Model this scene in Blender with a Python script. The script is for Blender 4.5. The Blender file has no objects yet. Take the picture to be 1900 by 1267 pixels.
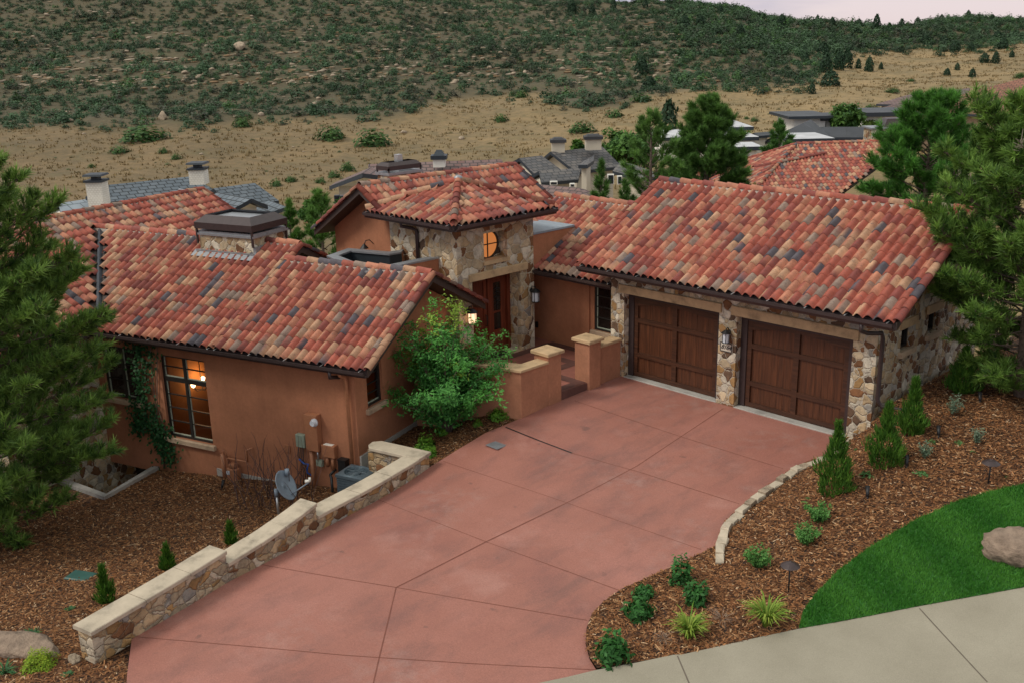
import bpy, math, random
import numpy as np
from mathutils import Vector, Matrix
from mathutils.geometry import delaunay_2d_cdt
random.seed(7); rng = np.random.default_rng(11)
SC = bpy.context.scene
COL = SC.collection
R = math.radians
# ------------------------------------------------------------------ camera
CAM = np.array([16.26467867, -19.76146144, 8.64066582])
CM = np.array([[0.69926847415658, 0.7145519351181715, -0.020955502132015042],
               [0.19075832107187657, -0.2147690011324079, -0.9578546544723927],
               [-0.6889374891763166, 0.6658001262927667, -0.28648917919979455]])
FPX = 1833.018
cd = bpy.data.cameras.new('camera'); cam = bpy.data.objects.new('camera', cd); COL.objects.link(cam)
cd.sensor_width = 36; cd.lens = FPX / 1900 * 36; cd.clip_end = 3000; cd.clip_start = 0.2
mw = Matrix.Identity(4)
for i in range(3):
    mw[i][0] = CM[0][i]; mw[i][1] = -CM[1][i]; mw[i][2] = -CM[2][i]; mw[i][3] = CAM[i]
cam.matrix_world = mw
SC.camera = cam
# ------------------------------------------------------------------ world, sun, exposure
SUN_EL, SUN_AZ = 48, 205          # azimuth of the light source, degrees clockwise from +Y
w = bpy.data.worlds.new('World'); SC.world = w; w.use_nodes = True
nt = w.node_tree; nt.nodes.clear()
sky = nt.nodes.new('ShaderNodeTexSky'); sky.sky_type = 'NISHITA'; sky.sun_disc = False
sky.sun_elevation = R(SUN_EL); sky.sun_rotation = R(SUN_AZ); sky.air_density = 1.0; sky.dust_density = 3.0; sky.altitude = 1700
tc = nt.nodes.new('ShaderNodeTexCoord')
mp = nt.nodes.new('ShaderNodeMapping'); mp.inputs['Scale'].default_value = (3, 3, 16)
nz = nt.nodes.new('ShaderNodeTexNoise'); nz.inputs['Scale'].default_value = 1.0; nz.inputs['Detail'].default_value = 5
rp = nt.nodes.new('ShaderNodeValToRGB')
rp.color_ramp.elements[0].position = .42; rp.color_ramp.elements[0].color = (3.5, 3.25, 4.5, 1)
rp.color_ramp.elements[1].position = .62; rp.color_ramp.elements[1].color = (6.8, 5.5, 5.7, 1)
sx = nt.nodes.new('ShaderNodeSeparateXYZ'); rz = nt.nodes.new('ShaderNodeValToRGB'); rz.color_ramp.elements[0].position = .12; rz.color_ramp.elements[0].color = (0, 0, 0, 1); rz.color_ramp.elements[1].position = .45; rz.color_ramp.elements[1].color = (1, 1, 1, 1)
mz = nt.nodes.new('ShaderNodeMix'); mz.data_type = 'RGBA'; mz.inputs['B'].default_value = (7.4, 7.5, 6.9, 1)      # brighter overcast overhead
mx = nt.nodes.new('ShaderNodeMix'); mx.data_type = 'RGBA'; mx.inputs['Factor'].default_value = .78   # high thin overcast over the clear sky
bg = nt.nodes.new('ShaderNodeBackground'); bg.inputs['Strength'].default_value = .1
wo = nt.nodes.new('ShaderNodeOutputWorld')
L = nt.links.new
L(tc.outputs['Generated'], mp.inputs['Vector']); L(mp.outputs['Vector'], nz.inputs['Vector']); L(nz.outputs['Fac'], rp.inputs['Fac'])
L(tc.outputs['Generated'], sx.inputs[0]); L(sx.outputs['Z'], rz.inputs['Fac']); L(rz.outputs['Color'], mz.inputs['Factor']); L(rp.outputs['Color'], mz.inputs['A']); L(sky.outputs['Color'], mx.inputs['A']); L(mz.outputs['Result'], mx.inputs['B']); L(mx.outputs['Result'], bg.inputs['Color']); L(bg.outputs['Background'], wo.inputs['Surface'])
sd = bpy.data.lights.new('sun', 'SUN'); sd.energy = 1.5; sd.angle = R(18); sd.color = (1, .94, .83)
so = bpy.data.objects.new('sun', sd); COL.objects.link(so)
a, e = R(SUN_AZ), R(SUN_EL)
so.rotation_euler = Vector((-math.sin(a) * math.cos(e), -math.cos(a) * math.cos(e), -math.sin(e))).to_track_quat('-Z', 'Y').to_euler()
so.location = (0, -20, 40)
SC.view_settings.view_transform = 'Standard'; SC.view_settings.look = 'None'
SC.view_settings.exposure = 0.36; SC.view_settings.gamma = 1
# ------------------------------------------------------------------ measuring helpers (photo pixels of 1900x1267 -> points of the place)
def ray(u, v): return CM.T @ np.array([(u - 950) / FPX, (v - 633.5) / FPX, 1.0])
def onz(u, v, z): d = ray(u, v); return CAM + d * ((z - CAM[2]) / d[2])
def onpl(u, v, p0, n): d = ray(u, v); n = np.array(n, float); return CAM + d * (((np.array(p0) - CAM) @ n) / (d @ n))
def at(u, v, depth): return CAM + ray(u, v) * depth
def hit(u, v, h, z=0.0):
    q = None
    for _ in range(60):
        q = onz(u, v, z); z = .5 * z + .5 * h(q[0], q[1])
    return np.array([q[0], q[1], h(q[0], q[1])])
LA = R(19.102570221789424)
LO = np.array([-1.44, -7.31, 0.0]); LU = np.array([math.cos(LA), math.sin(LA), 0]); LV = np.array([-math.sin(LA), math.cos(LA), 0])
def G(x, y, z): return np.array([x, y, z], float)
def LW(x, y, z): return LO + LU * x + LV * y + np.array([0, 0, z])
def toL(x, y): d = np.array([x, y, 0]) - LO; return d @ LU, d @ LV
def interp(x, xs, ys): return float(np.interp(x, xs, ys))
def ss(t): t = min(1, max(0, t)); return t * t * (3 - 2 * t)
# ------------------------------------------------------------------ object helpers
def link(o, parent=None, label=None, cat=None, group=None, kind=None):
    if o.name not in COL.objects: COL.objects.link(o)
    if parent: o.parent = parent
    if label: o['label'] = label
    if cat: o['category'] = cat
    if group: o['group'] = group
    if kind: o['kind'] = kind
    return o
def empty(name, loc, label, cat, group=None, rz=0):
    o = bpy.data.objects.new(name, None); o.location = loc; o.rotation_euler = (0, 0, rz); o.empty_display_size = .2
    return link(o, None, label, cat, group)
class MB:
    """collects polygons with an optional colour per vertex and a material slot per face"""
    def __init__(s, fr=None): s.v = []; s.f = []; s.c = []; s.m = []; s.fr = fr or G; s.n = 0
    def add(s, vs, fs, col=None, mi=0, raw=False):
        b = s.n
        for p in vs: s.v.append(tuple(p) if raw else tuple(s.fr(*p)))
        k = len(vs); s.n += k
        if col is None: s.c += [(1, 1, 1)] * k
        elif isinstance(col, tuple): s.c += [col] * k
        else: s.c += [tuple(c) for c in col]
        for f in fs: s.f.append([b + i for i in f]); s.m.append(mi)
        return s
    def box(s, x0, x1, y0, y1, z0, z1, col=None, mi=0):
        return s.add([(x0, y0, z0), (x1, y0, z0), (x1, y1, z0), (x0, y1, z0), (x0, y0, z1), (x1, y0, z1), (x1, y1, z1), (x0, y1, z1)],
                     [(0, 3, 2, 1), (4, 5, 6, 7), (0, 1, 5, 4), (1, 2, 6, 5), (2, 3, 7, 6), (3, 0, 4, 7)], col, mi)
    def slab(s, x0, x1, y0, y1, z0, z1, ch=.012, mi=0, jit=0):
        """a dressed stone slab: top edges chamfered and slightly uneven"""
        j = lambda: random.uniform(-jit, jit)
        v = [(x0, y0, z0), (x1, y0, z0), (x1, y1, z0), (x0, y1, z0)]
        v += [(x0 + j(), y0 + j(), z1 - ch), (x1 + j(), y0 + j(), z1 - ch), (x1 + j(), y1 + j(), z1 - ch), (x0 + j(), y1 + j(), z1 - ch)]
        v += [(x0 + ch, y0 + ch, z1 + j()), (x1 - ch, y0 + ch, z1 + j()), (x1 - ch, y1 - ch, z1 + j()), (x0 + ch, y1 - ch, z1 + j())]
        f = [(0, 3, 2, 1), (8, 9, 10, 11)]
        for i in range(4):
            k = (i + 1) % 4; f += [(i, k, 4 + k, 4 + i), (4 + i, 4 + k, 8 + k, 8 + i)]
        return s.add(v, f, None, mi)
    def prism(s, poly, z0, z1, mi=0, col=None):
        """poly: list of (x,y); z0, z1 numbers or lists"""
        n = len(poly)
        zb = z0 if isinstance(z0, (list, tuple)) else [z0] * n; zt = z1 if isinstance(z1, (list, tuple)) else [z1] * n
        vs = [(p[0], p[1], zb[i]) for i, p in enumerate(poly)] + [(p[0], p[1], zt[i]) for i, p in enumerate(poly)]
        fs = [tuple(range(n - 1, -1, -1)), tuple(range(n, 2 * n))] + [(i, (i + 1) % n, n + (i + 1) % n, n + i) for i in range(n)]
        return s.add(vs, fs, col, mi)
    def extr(s, prof, d, mi=0, col=None):
        """closed 3-D profile swept by vector d"""
        n = len(prof); vs = [tuple(p) for p in prof] + [tuple(np.array(p) + np.array(d)) for p in prof]
        fs = [tuple(range(n - 1, -1, -1)), tuple(range(n, 2 * n))] + [(i, (i + 1) % n, n + (i + 1) % n, n + i) for i in range(n)]
        return s.add(vs, fs, col, mi)
    def tube(s, pts, r, n=8, mi=0, col=None, caps=True, raw=False):
        P = [np.array(p if raw else s.fr(*p), float) for p in pts]
        rs = r if isinstance(r, (list, tuple)) else [r] * len(P)
        vs = []; prev = None
        for i, p in enumerate(P):
            d = (P[min(i + 1, len(P) - 1)] - P[max(i - 1, 0)]); d = d / (np.linalg.norm(d) + 1e-9)
            a = np.array([0, 0, 1.0]) if prev is None else prev
            if abs(d @ a) > .95: a = np.array([1.0, 0, 0])
            x = a - d * (a @ d); x /= np.linalg.norm(x); y = np.cross(d, x); prev = x
            for k in range(n):
                t = 2 * math.pi * k / n; vs.append(p + rs[i] * (math.cos(t) * x + math.sin(t) * y))
        fs = []
        for i in range(len(P) - 1):
            for k in range(n):
                fs.append((i * n + k, i * n + (k + 1) % n, (i + 1) * n + (k + 1) % n, (i + 1) * n + k))
        if caps: fs += [tuple(range(n - 1, -1, -1)), tuple(range((len(P) - 1) * n, len(P) * n))]
        return s.add(vs, fs, col, mi, raw=True)
    def lathe(s, prof, c, n=16, mi=0, col=None):
        vs = []; fs = []
        for (r, z) in prof:
            for k in range(n):
                t = 2 * math.pi * k / n; vs.append((c[0] + r * math.cos(t), c[1] + r * math.sin(t), c[2] + z))
        for i in range(len(prof) - 1):
            for k in range(n): fs.append((i * n + k, i * n + (k + 1) % n, (i + 1) * n + (k + 1) % n, (i + 1) * n + k))
        fs += [tuple(range(n - 1, -1, -1)), tuple(range((len(prof) - 1) * n, len(prof) * n))]
        return s.add(vs, fs, col, mi)
    def build(s, name, mats, parent=None, smooth=False, origin=None, bevel=0, label=None, cat=None, group=None, kind=None):
        me = bpy.data.meshes.new(name)
        off = np.zeros(3)
        if origin is not None: off = np.array(origin, float)
        else:
            q = parent
            while q is not None: off = off + np.array(q.location); q = q.parent
        V = np.array(s.v, float) - off
        me.from_pydata([tuple(p) for p in V], [], s.f)
        for m in (mats if isinstance(mats, (list, tuple)) else [mats]): me.materials.append(m)
        me.polygons.foreach_set('material_index', s.m)
        ca = me.color_attributes.new('Col', 'FLOAT_COLOR', 'POINT')
        ca.data.foreach_set('color', np.hstack([np.array(s.c, float), np.ones((s.n, 1))]).ravel())
        if smooth: me.polygons.foreach_set('use_smooth', [True] * len(s.f))
        me.update()
        o = bpy.data.objects.new(name, me)
        if origin is not None: o.location = tuple(off)
        if bevel:
            b = o.modifiers.new('bevel', 'BEVEL'); b.width = bevel; b.segments = 2; b.limit_method = 'ANGLE'
        return link(o, parent, label, cat, group, kind)
def npmesh(name, V, F, C=None, mats=None, smooth=False):
    me = bpy.data.meshes.new(name); n, m, k = len(V), len(F), F.shape[1]
    me.vertices.add(n); me.vertices.foreach_set('co', np.ascontiguousarray(V, dtype=np.float32).ravel())
    me.loops.add(m * k); me.loops.foreach_set('vertex_index', np.ascontiguousarray(F, dtype=np.int32).ravel())
    me.polygons.add(m); me.polygons.foreach_set('loop_start', np.arange(0, m * k, k, dtype=np.int32))
    if C is not None:
        ca = me.color_attributes.new('Col', 'FLOAT_COLOR', 'POINT')
        ca.data.foreach_set('color', np.hstack([C, np.ones((n, 1))]).astype(np.float32).ravel())
    if mats:
        for mm in (mats if isinstance(mats, (list, tuple)) else [mats]): me.materials.append(mm)
    if smooth: me.polygons.foreach_set('use_smooth', [True] * m)
    me.update(calc_edges=True); me.validate()
    return me
def npobj(name, me, parent=None, loc=None, **k):
    o = bpy.data.objects.new(name, me)
    if loc is not None: o.location = tuple(loc)
    return link(o, parent, **k)
# ------------------------------------------------------------------ materials
class NT:
    def __init__(s, name):
        s.m = bpy.data.materials.new(name); s.m.use_nodes = True; s.t = s.m.node_tree; s.t.nodes.clear()
        s.out = s.n('OutputMaterial'); s.b = s.n('BsdfPrincipled'); s.l(s.b.outputs[0], s.out.inputs['Surface'])
        s.coord = s.n('TexCoord').outputs['Object']
    def n(s, t, **kw):
        x = s.t.nodes.new('ShaderNode' + t)
        for k, v in kw.items(): setattr(x, k, v)
        return x
    def l(s, a, b): s.t.links.new(a, b)
    def map(s, scale=(1, 1, 1), rot=(0, 0, 0), src=None):
        x = s.n('Mapping'); x.inputs['Scale'].default_value = scale; x.inputs['Rotation'].default_value = rot; s.l(src or s.coord, x.inputs['Vector']); return x.outputs[0]
    def noise(s, scale, detail=4, rough=.55, vec=None, dist=0):
        x = s.n('TexNoise'); x.inputs['Scale'].default_value = scale; x.inputs['Detail'].default_value = detail; x.inputs['Roughness'].default_value = rough; x.inputs['Distortion'].default_value = dist
        s.l(vec or s.coord, x.inputs['Vector']); return x
    def vor(s, scale, vec=None, feature='F1', rnd=1):
        x = s.n('TexVoronoi', feature=feature); x.inputs['Scale'].default_value = scale; x.inputs['Randomness'].default_value = rnd
        s.l(vec or s.coord, x.inputs['Vector']); return x
    def ramp(s, fac, stops, interp='LINEAR'):
        x = s.n('ValToRGB'); cr = x.color_ramp; cr.interpolation = interp
        while len(cr.elements) > 1: cr.elements.remove(cr.elements[-1])
        cr.elements[0].position = stops[0][0]; cr.elements[0].color = (*stops[0][1], 1)
        for p, c in stops[1:]:
            el = cr.elements.new(p); el.color = (*c, 1)
        s.l(fac, x.inputs['Fac']); return x.outputs['Color']
    def mix(s, a, b, fac, mode='MIX'):
        x = s.n('Mix', data_type='RGBA', blend_type=mode)
        for v, i in ((a, 'A'), (b, 'B'), (fac, 'Factor')):
            if isinstance(v, (int, float)): x.inputs[i].default_value = v
            elif isinstance(v, tuple): x.inputs[i].default_value = (*v, 1)
            else: s.l(v, x.inputs[i])
        return x.outputs['Result']
    def math(s, op, a, b=0.0):
        x = s.n('Math', operation=op)
        for v, i in ((a, 0), (b, 1)):
            if isinstance(v, (int, float)): x.inputs[i].default_value = v
            else: s.l(v, x.inputs[i])
        return x.outputs[0]
    def attr(s): x = s.n('Attribute'); x.attribute_name = 'Col'; return x.outputs['Color']
    def base(s, c): s.b.inputs['Base Color'].default_value = (*c, 1) if isinstance(c, tuple) else (0, 0, 0, 1); (None if isinstance(c, tuple) else s.l(c, s.b.inputs['Base Color']))
    def rough(s, r): (s.l(r, s.b.inputs['Roughness']) if not isinstance(r, (int, float)) else setattr(s.b.inputs['Roughness'], 'default_value', r))
    def bump(s, h, strength=.3, dist=.02):
        x = s.n('Bump'); x.inputs['Strength'].default_value = strength; x.inputs['Distance'].default_value = dist; s.l(h, x.inputs['Height']); s.l(x.outputs[0], s.b.inputs['Normal'])
    def set(s, **k):
        for a, v in k.items(): s.b.inputs[a.replace('_', ' ')].default_value = v
        return s
def plain(name, c, rough=.6, metal=0, var=.12, scale=9):
    t = NT(name); n = t.noise(scale, 4)
    d = tuple(x * (1 - var) for x in c); h = tuple(min(1, x * (1 + var)) for x in c)
    t.base(t.ramp(n.outputs['Fac'], [(.3, d), (.7, h)])); t.rough(rough); t.set(Metallic=metal); return t.m
def glow(name, c, k):
    t = NT(name); t.base((.02, .02, .02)); t.b.inputs['Emission Color'].default_value = (*c, 1); t.b.inputs['Emission Strength'].default_value = k; return t.m
def stone_mat(name, scale, pal, mortar, edge=.035, warp=.25, squash=(1, 1, 1)):
    t = NT(name)
    n = t.noise(2.2, 3)
    vv = t.n('VectorMath', operation='MULTIPLY_ADD'); t.l(n.outputs['Color'], vv.inputs[0]); vv.inputs[1].default_value = (warp,) * 3; nf = t.noise(11, 3, .6); v2 = t.n('VectorMath', operation='MULTIPLY_ADD'); t.l(nf.outputs['Color'], v2.inputs[0]); v2.inputs[1].default_value = (.075,) * 3; t.l(t.map(squash), v2.inputs[2]); t.l(v2.outputs[0], vv.inputs[2])
    v = t.vor(scale, vv.outputs[0]); e = t.vor(scale, vv.outputs[0], 'DISTANCE_TO_EDGE')
    sep = t.n('SeparateColor'); t.l(v.outputs['Color'], sep.inputs[0])
    k = len(pal); stops = [(sum(q[0] for q in pal[:i]), q[1]) for i, q in enumerate(pal)]
    c = t.ramp(sep.outputs[0], stops, 'CONSTANT')
    n2 = t.noise(9, 6, .65)
    c = t.mix(c, t.ramp(n2.outputs['Fac'], [(.28, (.42, .40, .38)), (.5, (.92, .92, .92)), (.75, (1.25, 1.2, 1.12))]), .8, 'MULTIPLY')
    hs = t.n('HueSaturation'); t.l(c, hs.inputs['Color']); t.l(t.math('ADD', t.math('MULTIPLY', sep.outputs[1], .5), .72), hs.inputs['Value'])
    n3 = t.noise(4.5, 5, .6)
    c = t.mix(hs.outputs[0], (.28, .13, .05), t.math('MULTIPLY', t.ramp(n3.outputs['Fac'], [(.56, (0, 0, 0)), (.7, (1, 1, 1))]), .55))
    ew = t.math('ADD', t.math('MULTIPLY', n2.outputs['Fac'], edge * 1.2), edge * .3)
    m = t.math('LESS_THAN', e.outputs['Distance'], ew)
    c = t.mix(c, t.mix(mortar, tuple(x * .7 for x in mortar), n3.outputs['Fac']), m)
    t.base(c); t.rough(.85)
    hgt = t.math('ADD', t.math('MULTIPLY', t.math('MINIMUM', e.outputs['Distance'], .12), 5.0), t.math('MULTIPLY', n2.outputs['Fac'], .5))
    t.bump(hgt, .75, .05)
    return t.m
CREAM, TAN, WHITE, RUST, OCHRE, BROWN, GREYS = (.56, .44, .29), (.47, .34, .2), (.62, .55, .44), (.21, .095, .04), (.36, .21, .085), (.13, .075, .045), (.36, .33, .29)
M = {}
M['stone'] = stone_mat('ledge_stone', 5.0, [(.27, CREAM), (.2, WHITE), (.13, TAN), (.16, RUST), (.10, OCHRE), (.08, BROWN), (.06, GREYS)], (.56, .49, .39))
M['stone_tower'] = stone_mat('tower_stone', 4.0, [(.3, CREAM), (.2, WHITE), (.2, TAN), (.14, RUST), (.06, OCHRE), (.05, BROWN), (.05, GREYS)], (.6, .52, .4), .03)
M['stone_low'] = stone_mat('retaining_wall_stone', 4.2, [(.26, TAN), (.22, (.42, .33, .22)), (.2, (.48, .4, .3)), (.1, RUST), (.12, OCHRE), (.1, GREYS)], (.25, .2, .145), .022, .4, (1, 1, 1.5))
def stucco(name, c):
    t = NT(name); n = t.noise(.9, 6, .6); n2 = t.noise(55, 3)
    c0 = t.ramp(n.outputs['Fac'], [(.3, tuple(x * .8 for x in c)), (.5, c), (.72, tuple(min(1, x * 1.2) for x in c))])
    n3 = t.noise(1.0, 5, .65, t.map((5, 5, .35))); c0 = t.mix(c0, t.ramp(n3.outputs['Fac'], [(.32, (.78, .77, .76)), (.55, (1.03, 1.03, 1.03))]), .28, 'MULTIPLY'); n4 = t.noise(14, 5, .7); c0 = t.mix(c0, t.ramp(n4.outputs['Fac'], [(.3, (.9, .9, .9)), (.7, (1.08, 1.08, 1.08))]), 1.0, 'MULTIPLY'); t.base(c0); t.rough(.9); t.bump(t.math('ADD', n2.outputs['Fac'], n4.outputs['Fac']), .4, .012); return t.m
M['stucco'] = stucco('terracotta_stucco', (.40, .163, .083))
M['stucco_light'] = stucco('courtyard_stucco', (.41, .182, .102))
def tile_mat():
    t = NT('clay_tile'); c = t.attr()
    n = t.noise(16, 5, .7); n2 = t.noise(5, 4, .6); n3 = t.noise(60, 2)
    c = t.mix(c, t.ramp(n2.outputs['Fac'], [(.3, (.72, .7, .7)), (.6, (1.08, 1.06, 1.05))]), 1.0, 'MULTIPLY')
    c = t.mix(c, (.085, .075, .075), t.math('MULTIPLY', t.ramp(n.outputs['Fac'], [(.57, (0, 0, 0)), (.68, (1, 1, 1))]), .6))
    c = t.mix(c, t.ramp(n3.outputs['Fac'], [(.3, (.82, .82, .82)), (.7, (1.1, 1.1, 1.1))]), 1.0, 'MULTIPLY')
    t.base(c); t.rough(.8); t.bump(n3.outputs['Fac'], .15, .006); return t.m
M['tile'] = tile_mat()
M['under'] = plain('roof_underlay', (.05, .035, .03), .9)
M['mortar'] = plain('ridge_mortar', (.5, .44, .38), .9)
M['bronze'] = plain('bronze_gutter_metal', (.060, .042, .042), .38, .3)
M['fascia'] = plain('dark_brown_fascia', (.05, .033, .028), .6)
M['trimdark'] = plain('blue_black_valley_metal', (.05, .06, .075), .5)
M['silver'] = plain('galvanised_steel', (.6, .62, .64), .3, .8)
M['flash'] = plain('lead_flashing', (.3, .31, .33), .45, .5)
M['roofmetal'] = plain('flat_roof_membrane', (.24, .29, .34), .5)
M['black'] = plain('black_metal', (.02, .019, .02), .45, .3)
M['winframe'] = plain('bronze_window_frame', (.022, .02, .018), .45)
M['winbead'] = plain('pale_window_bead', (.42, .46, .36), .6)
M['sill'] = None
def sandstone(name, c, scale=3):
    t = NT(name); n = t.noise(scale, 6, .65); n2 = t.noise(26, 4)
    cc = t.ramp(n.outputs['Fac'], [(.28, tuple(x * .55 for x in c)), (.48, c), (.75, tuple(min(1, x * 1.25) for x in c))])
    t.base(cc); t.rough(.85); t.bump(t.math('ADD', n.outputs['Fac'], t.math('MULTIPLY', n2.outputs['Fac'], .5)), .5, .02); return t.m
M['sandstone'] = sandstone('buff_sandstone', (.47, .32, .18))
M['sill'] = sandstone('stone_sill', (.47, .34, .23))
M['cap'] = sandstone('wall_cap_limestone', (.46, .385, .29), 2.2)
M['concrete'] = sandstone('grey_concrete', (.38, .36, .33), 1.5)
def wood(name, c, k=1, axis='z'):
    t = NT(name)
    v = t.map((9, 9, .6) if axis == 'z' else (.6, .6, 9))
    n = t.noise(2.2, 6, .6, v)
    pl = t.n('TexWave', wave_type='BANDS', bands_direction='X', wave_profile='SAW'); pl.inputs['Scale'].default_value = 1.6
    cc = t.ramp(n.outputs['Fac'], [(.25, tuple(x * .45 for x in c)), (.5, c), (.75, tuple(min(1, x * 1.7) for x in c))])
    t.base(cc); t.rough(.5); t.bump(n.outputs['Fac'], .2, .01); return t.m
M['doorwood'] = wood('dark_cedar_planks', (.078, .025, .009))
M['doorrail'] = wood('dark_cedar_rails', (.055, .019, .008), axis='x')
M['redwood'] = wood('red_mahogany', (.13, .025, .009))
def drive():
    t = NT('red_stamped_concrete'); n = t.noise(.35, 6, .6); n2 = t.noise(1.4, 6, .65, t.map((1, .5, 1), (0, 0, .6))); n3 = t.noise(110, 2)
    c = t.ramp(n.outputs['Fac'], [(.3, (.28, .106, .083)), (.5, (.335, .134, .099)), (.7, (.385, .16, .124))])
    c = t.mix(c, (.17, .083, .073), t.math('MULTIPLY', t.ramp(n2.outputs['Fac'], [(.5, (0, 0, 0)), (.72, (1, 1, 1))]), .55))
    n4 = t.noise(.9, 5, .6); n5 = t.noise(1.0, 5, .6, t.map((1.9, .28, 1)))
    c = t.mix(c, (.13, .075, .065), t.math('MULTIPLY', t.ramp(n5.outputs['Fac'], [(.57, (0, 0, 0)), (.75, (1, 1, 1))]), .38))
    c = t.mix(c, (.44, .22, .18), t.math('MULTIPLY', t.ramp(n4.outputs['Fac'], [(.58, (0, 0, 0)), (.75, (1, 1, 1))]), .5))
    n6 = t.noise(.55, 3, .5); n7 = t.noise(3.2, 6, .7); c = t.mix(c, (.40, .30, .27), t.math('MULTIPLY', t.math('MULTIPLY', t.ramp(n6.outputs['Fac'], [(.52, (0, 0, 0)), (.68, (1, 1, 1))]), t.ramp(n7.outputs['Fac'], [(.45, (0, 0, 0)), (.7, (1, 1, 1))])), .35))
    n9 = t.noise(2.6, 3, .5); c = t.mix(c, (.09, .055, .05), t.math('MULTIPLY', t.ramp(n9.outputs['Fac'], [(.70, (0, 0, 0)), (.76, (1, 1, 1))]), .45))
    n8 = t.noise(38, 4, .7); c = t.mix(c, t.ramp(n8.outputs['Fac'], [(.3, (.8, .8, .8)), (.7, (1.16, 1.16, 1.16))]), .9, 'MULTIPLY')
    c = t.mix(c, t.ramp(n3.outputs['Fac'], [(.35, (.84, .84, .84)), (.65, (1.12, 1.12, 1.12))]), 1.0, 'MULTIPLY')
    t.base(c); t.rough(.62); t.bump(n3.outputs['Fac'], .2, .006); return t.m
M['drive'] = drive()
M['joint'] = plain('expansion_joint', (.19, .065, .045), .9)
M['patio'] = plain('patio_red_concrete', (.3, .115, .085), .6, 0, .25, 2)
M['patio_dark'] = plain('patio_border_concrete', (.12, .055, .045), .6, 0, .25, 3)
def walkm():
    t = NT('sidewalk_concrete'); n = t.noise(.8, 6, .6); n2 = t.noise(70, 3); n3 = t.vor(3.1)
    c = t.ramp(n.outputs['Fac'], [(.3, (.27, .24, .18)), (.7, (.34, .305, .235))])
    c = t.mix(c, t.ramp(n2.outputs['Fac'], [(.3, (.85, .85, .85)), (.7, (1.08, 1.08, 1.08))]), 1.0, 'MULTIPLY')
    t.base(c); t.rough(.85); t.bump(n2.outputs['Fac'], .2, .005); return t.m
M['walk'] = walkm()
def mulch():
    t = NT('bark_mulch'); n = t.noise(.5, 4)
    cols = None
    v = t.vor(26, t.map((1, .42, 1), (0, 0, .5))); v2 = t.vor(30, t.map((.4, 1, 1), (0, 0, -.3)))
    s = t.n('SeparateColor'); t.l(v.outputs['Color'], s.inputs[0]); s2 = t.n('SeparateColor'); t.l(v2.outputs['Color'], s2.inputs[0])
    f = t.math('MULTIPLY', s.outputs[0], s2.outputs[1])
    c = t.ramp(f, [(0, (.018, .009, .005)), (.12, (.07, .029, .012)), (.35, (.165, .07, .027)), (.7, (.26, .122, .05)), (.92, (.42, .25, .12))])
    c = t.mix(c, t.ramp(n.outputs['Fac'], [(.3, (.75, .75, .75)), (.7, (1.15, 1.12, 1.1))]), 1.0, 'MULTIPLY')
    t.base(c); t.rough(.95); t.bump(f, .8, .03); return t.m
M['mulch'] = mulch()
def attrmat(name, rough=.7, trans=0.0, spec=.3, var=None):
    t = NT(name); c = t.attr(); t.base(c); t.rough(rough); t.b.inputs['Specular IOR Level'].default_value = spec
    if trans:
        tr = t.n('BsdfTranslucent'); t.l(c, tr.inputs['Color']); m = t.n('MixShader'); m.inputs[0].default_value = trans
        t.l(t.b.outputs[0], m.inputs[1]); t.l(tr.outputs[0], m.inputs[2]); t.l(m.outputs[0], t.out.inputs['Surface'])
    return t.m
M['leaf'] = attrmat('green_foliage', .6, .25)
M['needle'] = attrmat('pine_needles', .5, .3)
M['chip'] = attrmat('wood_chips', .9)
M['bark'] = plain('grey_brown_bark', (.15, .11, .085), .9, 0, .4, 14)
M['twig'] = plain('pale_dead_twig', (.3, .25, .2), .9)
M['lawn'] = attrmat('lawn_grass', .6, .25)
M['lawnbase'] = plain('lawn_soil', (.02, .10, .012), .9, 0, .4, 5)
def rockm(name, c):
    t = NT(name); n = t.noise(4, 7, .65); c2 = t.ramp(n.outputs['Fac'], [(.3, tuple(x * .5 for x in c)), (.5, c), (.72, tuple(min(1, x * 1.45) for x in c))])
    t.base(c2); t.rough(.9); t.bump(t.math('ADD', n.outputs['Fac'], t.math('MULTIPLY', t.noise(15, 6, .7).outputs['Fac'], .6)), 1.0, .08); return t.m
M['rock'] = rockm('pink_granite_boulder', (.31, .225, .165)); M['rock2'] = rockm('grey_sandstone_rock', (.36, .28, .2))
def hill():
    t = NT('dry_grass_hillside'); c = t.attr(); n = t.noise(.09, 6, .65); n2 = t.noise(.9, 5, .7); n3 = t.noise(.25, 5, .6, t.map((1, 1, 4)))
    c = t.mix(c, t.ramp(n.outputs['Fac'], [(.3, (.72, .75, .72)), (.7, (1.2, 1.15, 1.08))]), 1.0, 'MULTIPLY')
    c = t.mix(c, t.ramp(n2.outputs['Fac'], [(.3, (.6, .63, .6)), (.5, (1, 1, 1)), (.75, (1.3, 1.25, 1.18))]), .85, 'MULTIPLY')
    c = t.mix(c, (.08, .085, .03), t.math('MULTIPLY', t.ramp(n3.outputs['Fac'], [(.5, (0, 0, 0)), (.7, (1, 1, 1))]), .3))
    t.base(c); t.rough(.95); t.bump(n2.outputs['Fac'], .6, .3); return t.m
M['hill'] = hill()
def glass(name, tint=(.02, .02, .02), clear=0):
    t = NT(name); t.base(tint); t.rough(.06); t.b.inputs['Specular IOR Level'].default_value = .55
    if clear:
        tr = t.n('BsdfTransparent'); m = t.n('MixShader'); fr = t.n('Fresnel'); fr.inputs[0].default_value = 1.45
        gl = t.n('BsdfGlossy'); gl.inputs['Roughness'].default_value = .03
        t.l(fr.outputs[0], m.inputs[0]); t.l(tr.outputs[0], m.inputs[1]); t.l(gl.outputs[0], m.inputs[2]); t.l(m.outputs[0], t.out.inputs['Surface'])
    return t.m
M['glass'] = glass('dark_window_glass', (.018, .012, .01)); M['clear'] = glass('clear_window_glass', clear=1)
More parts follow.
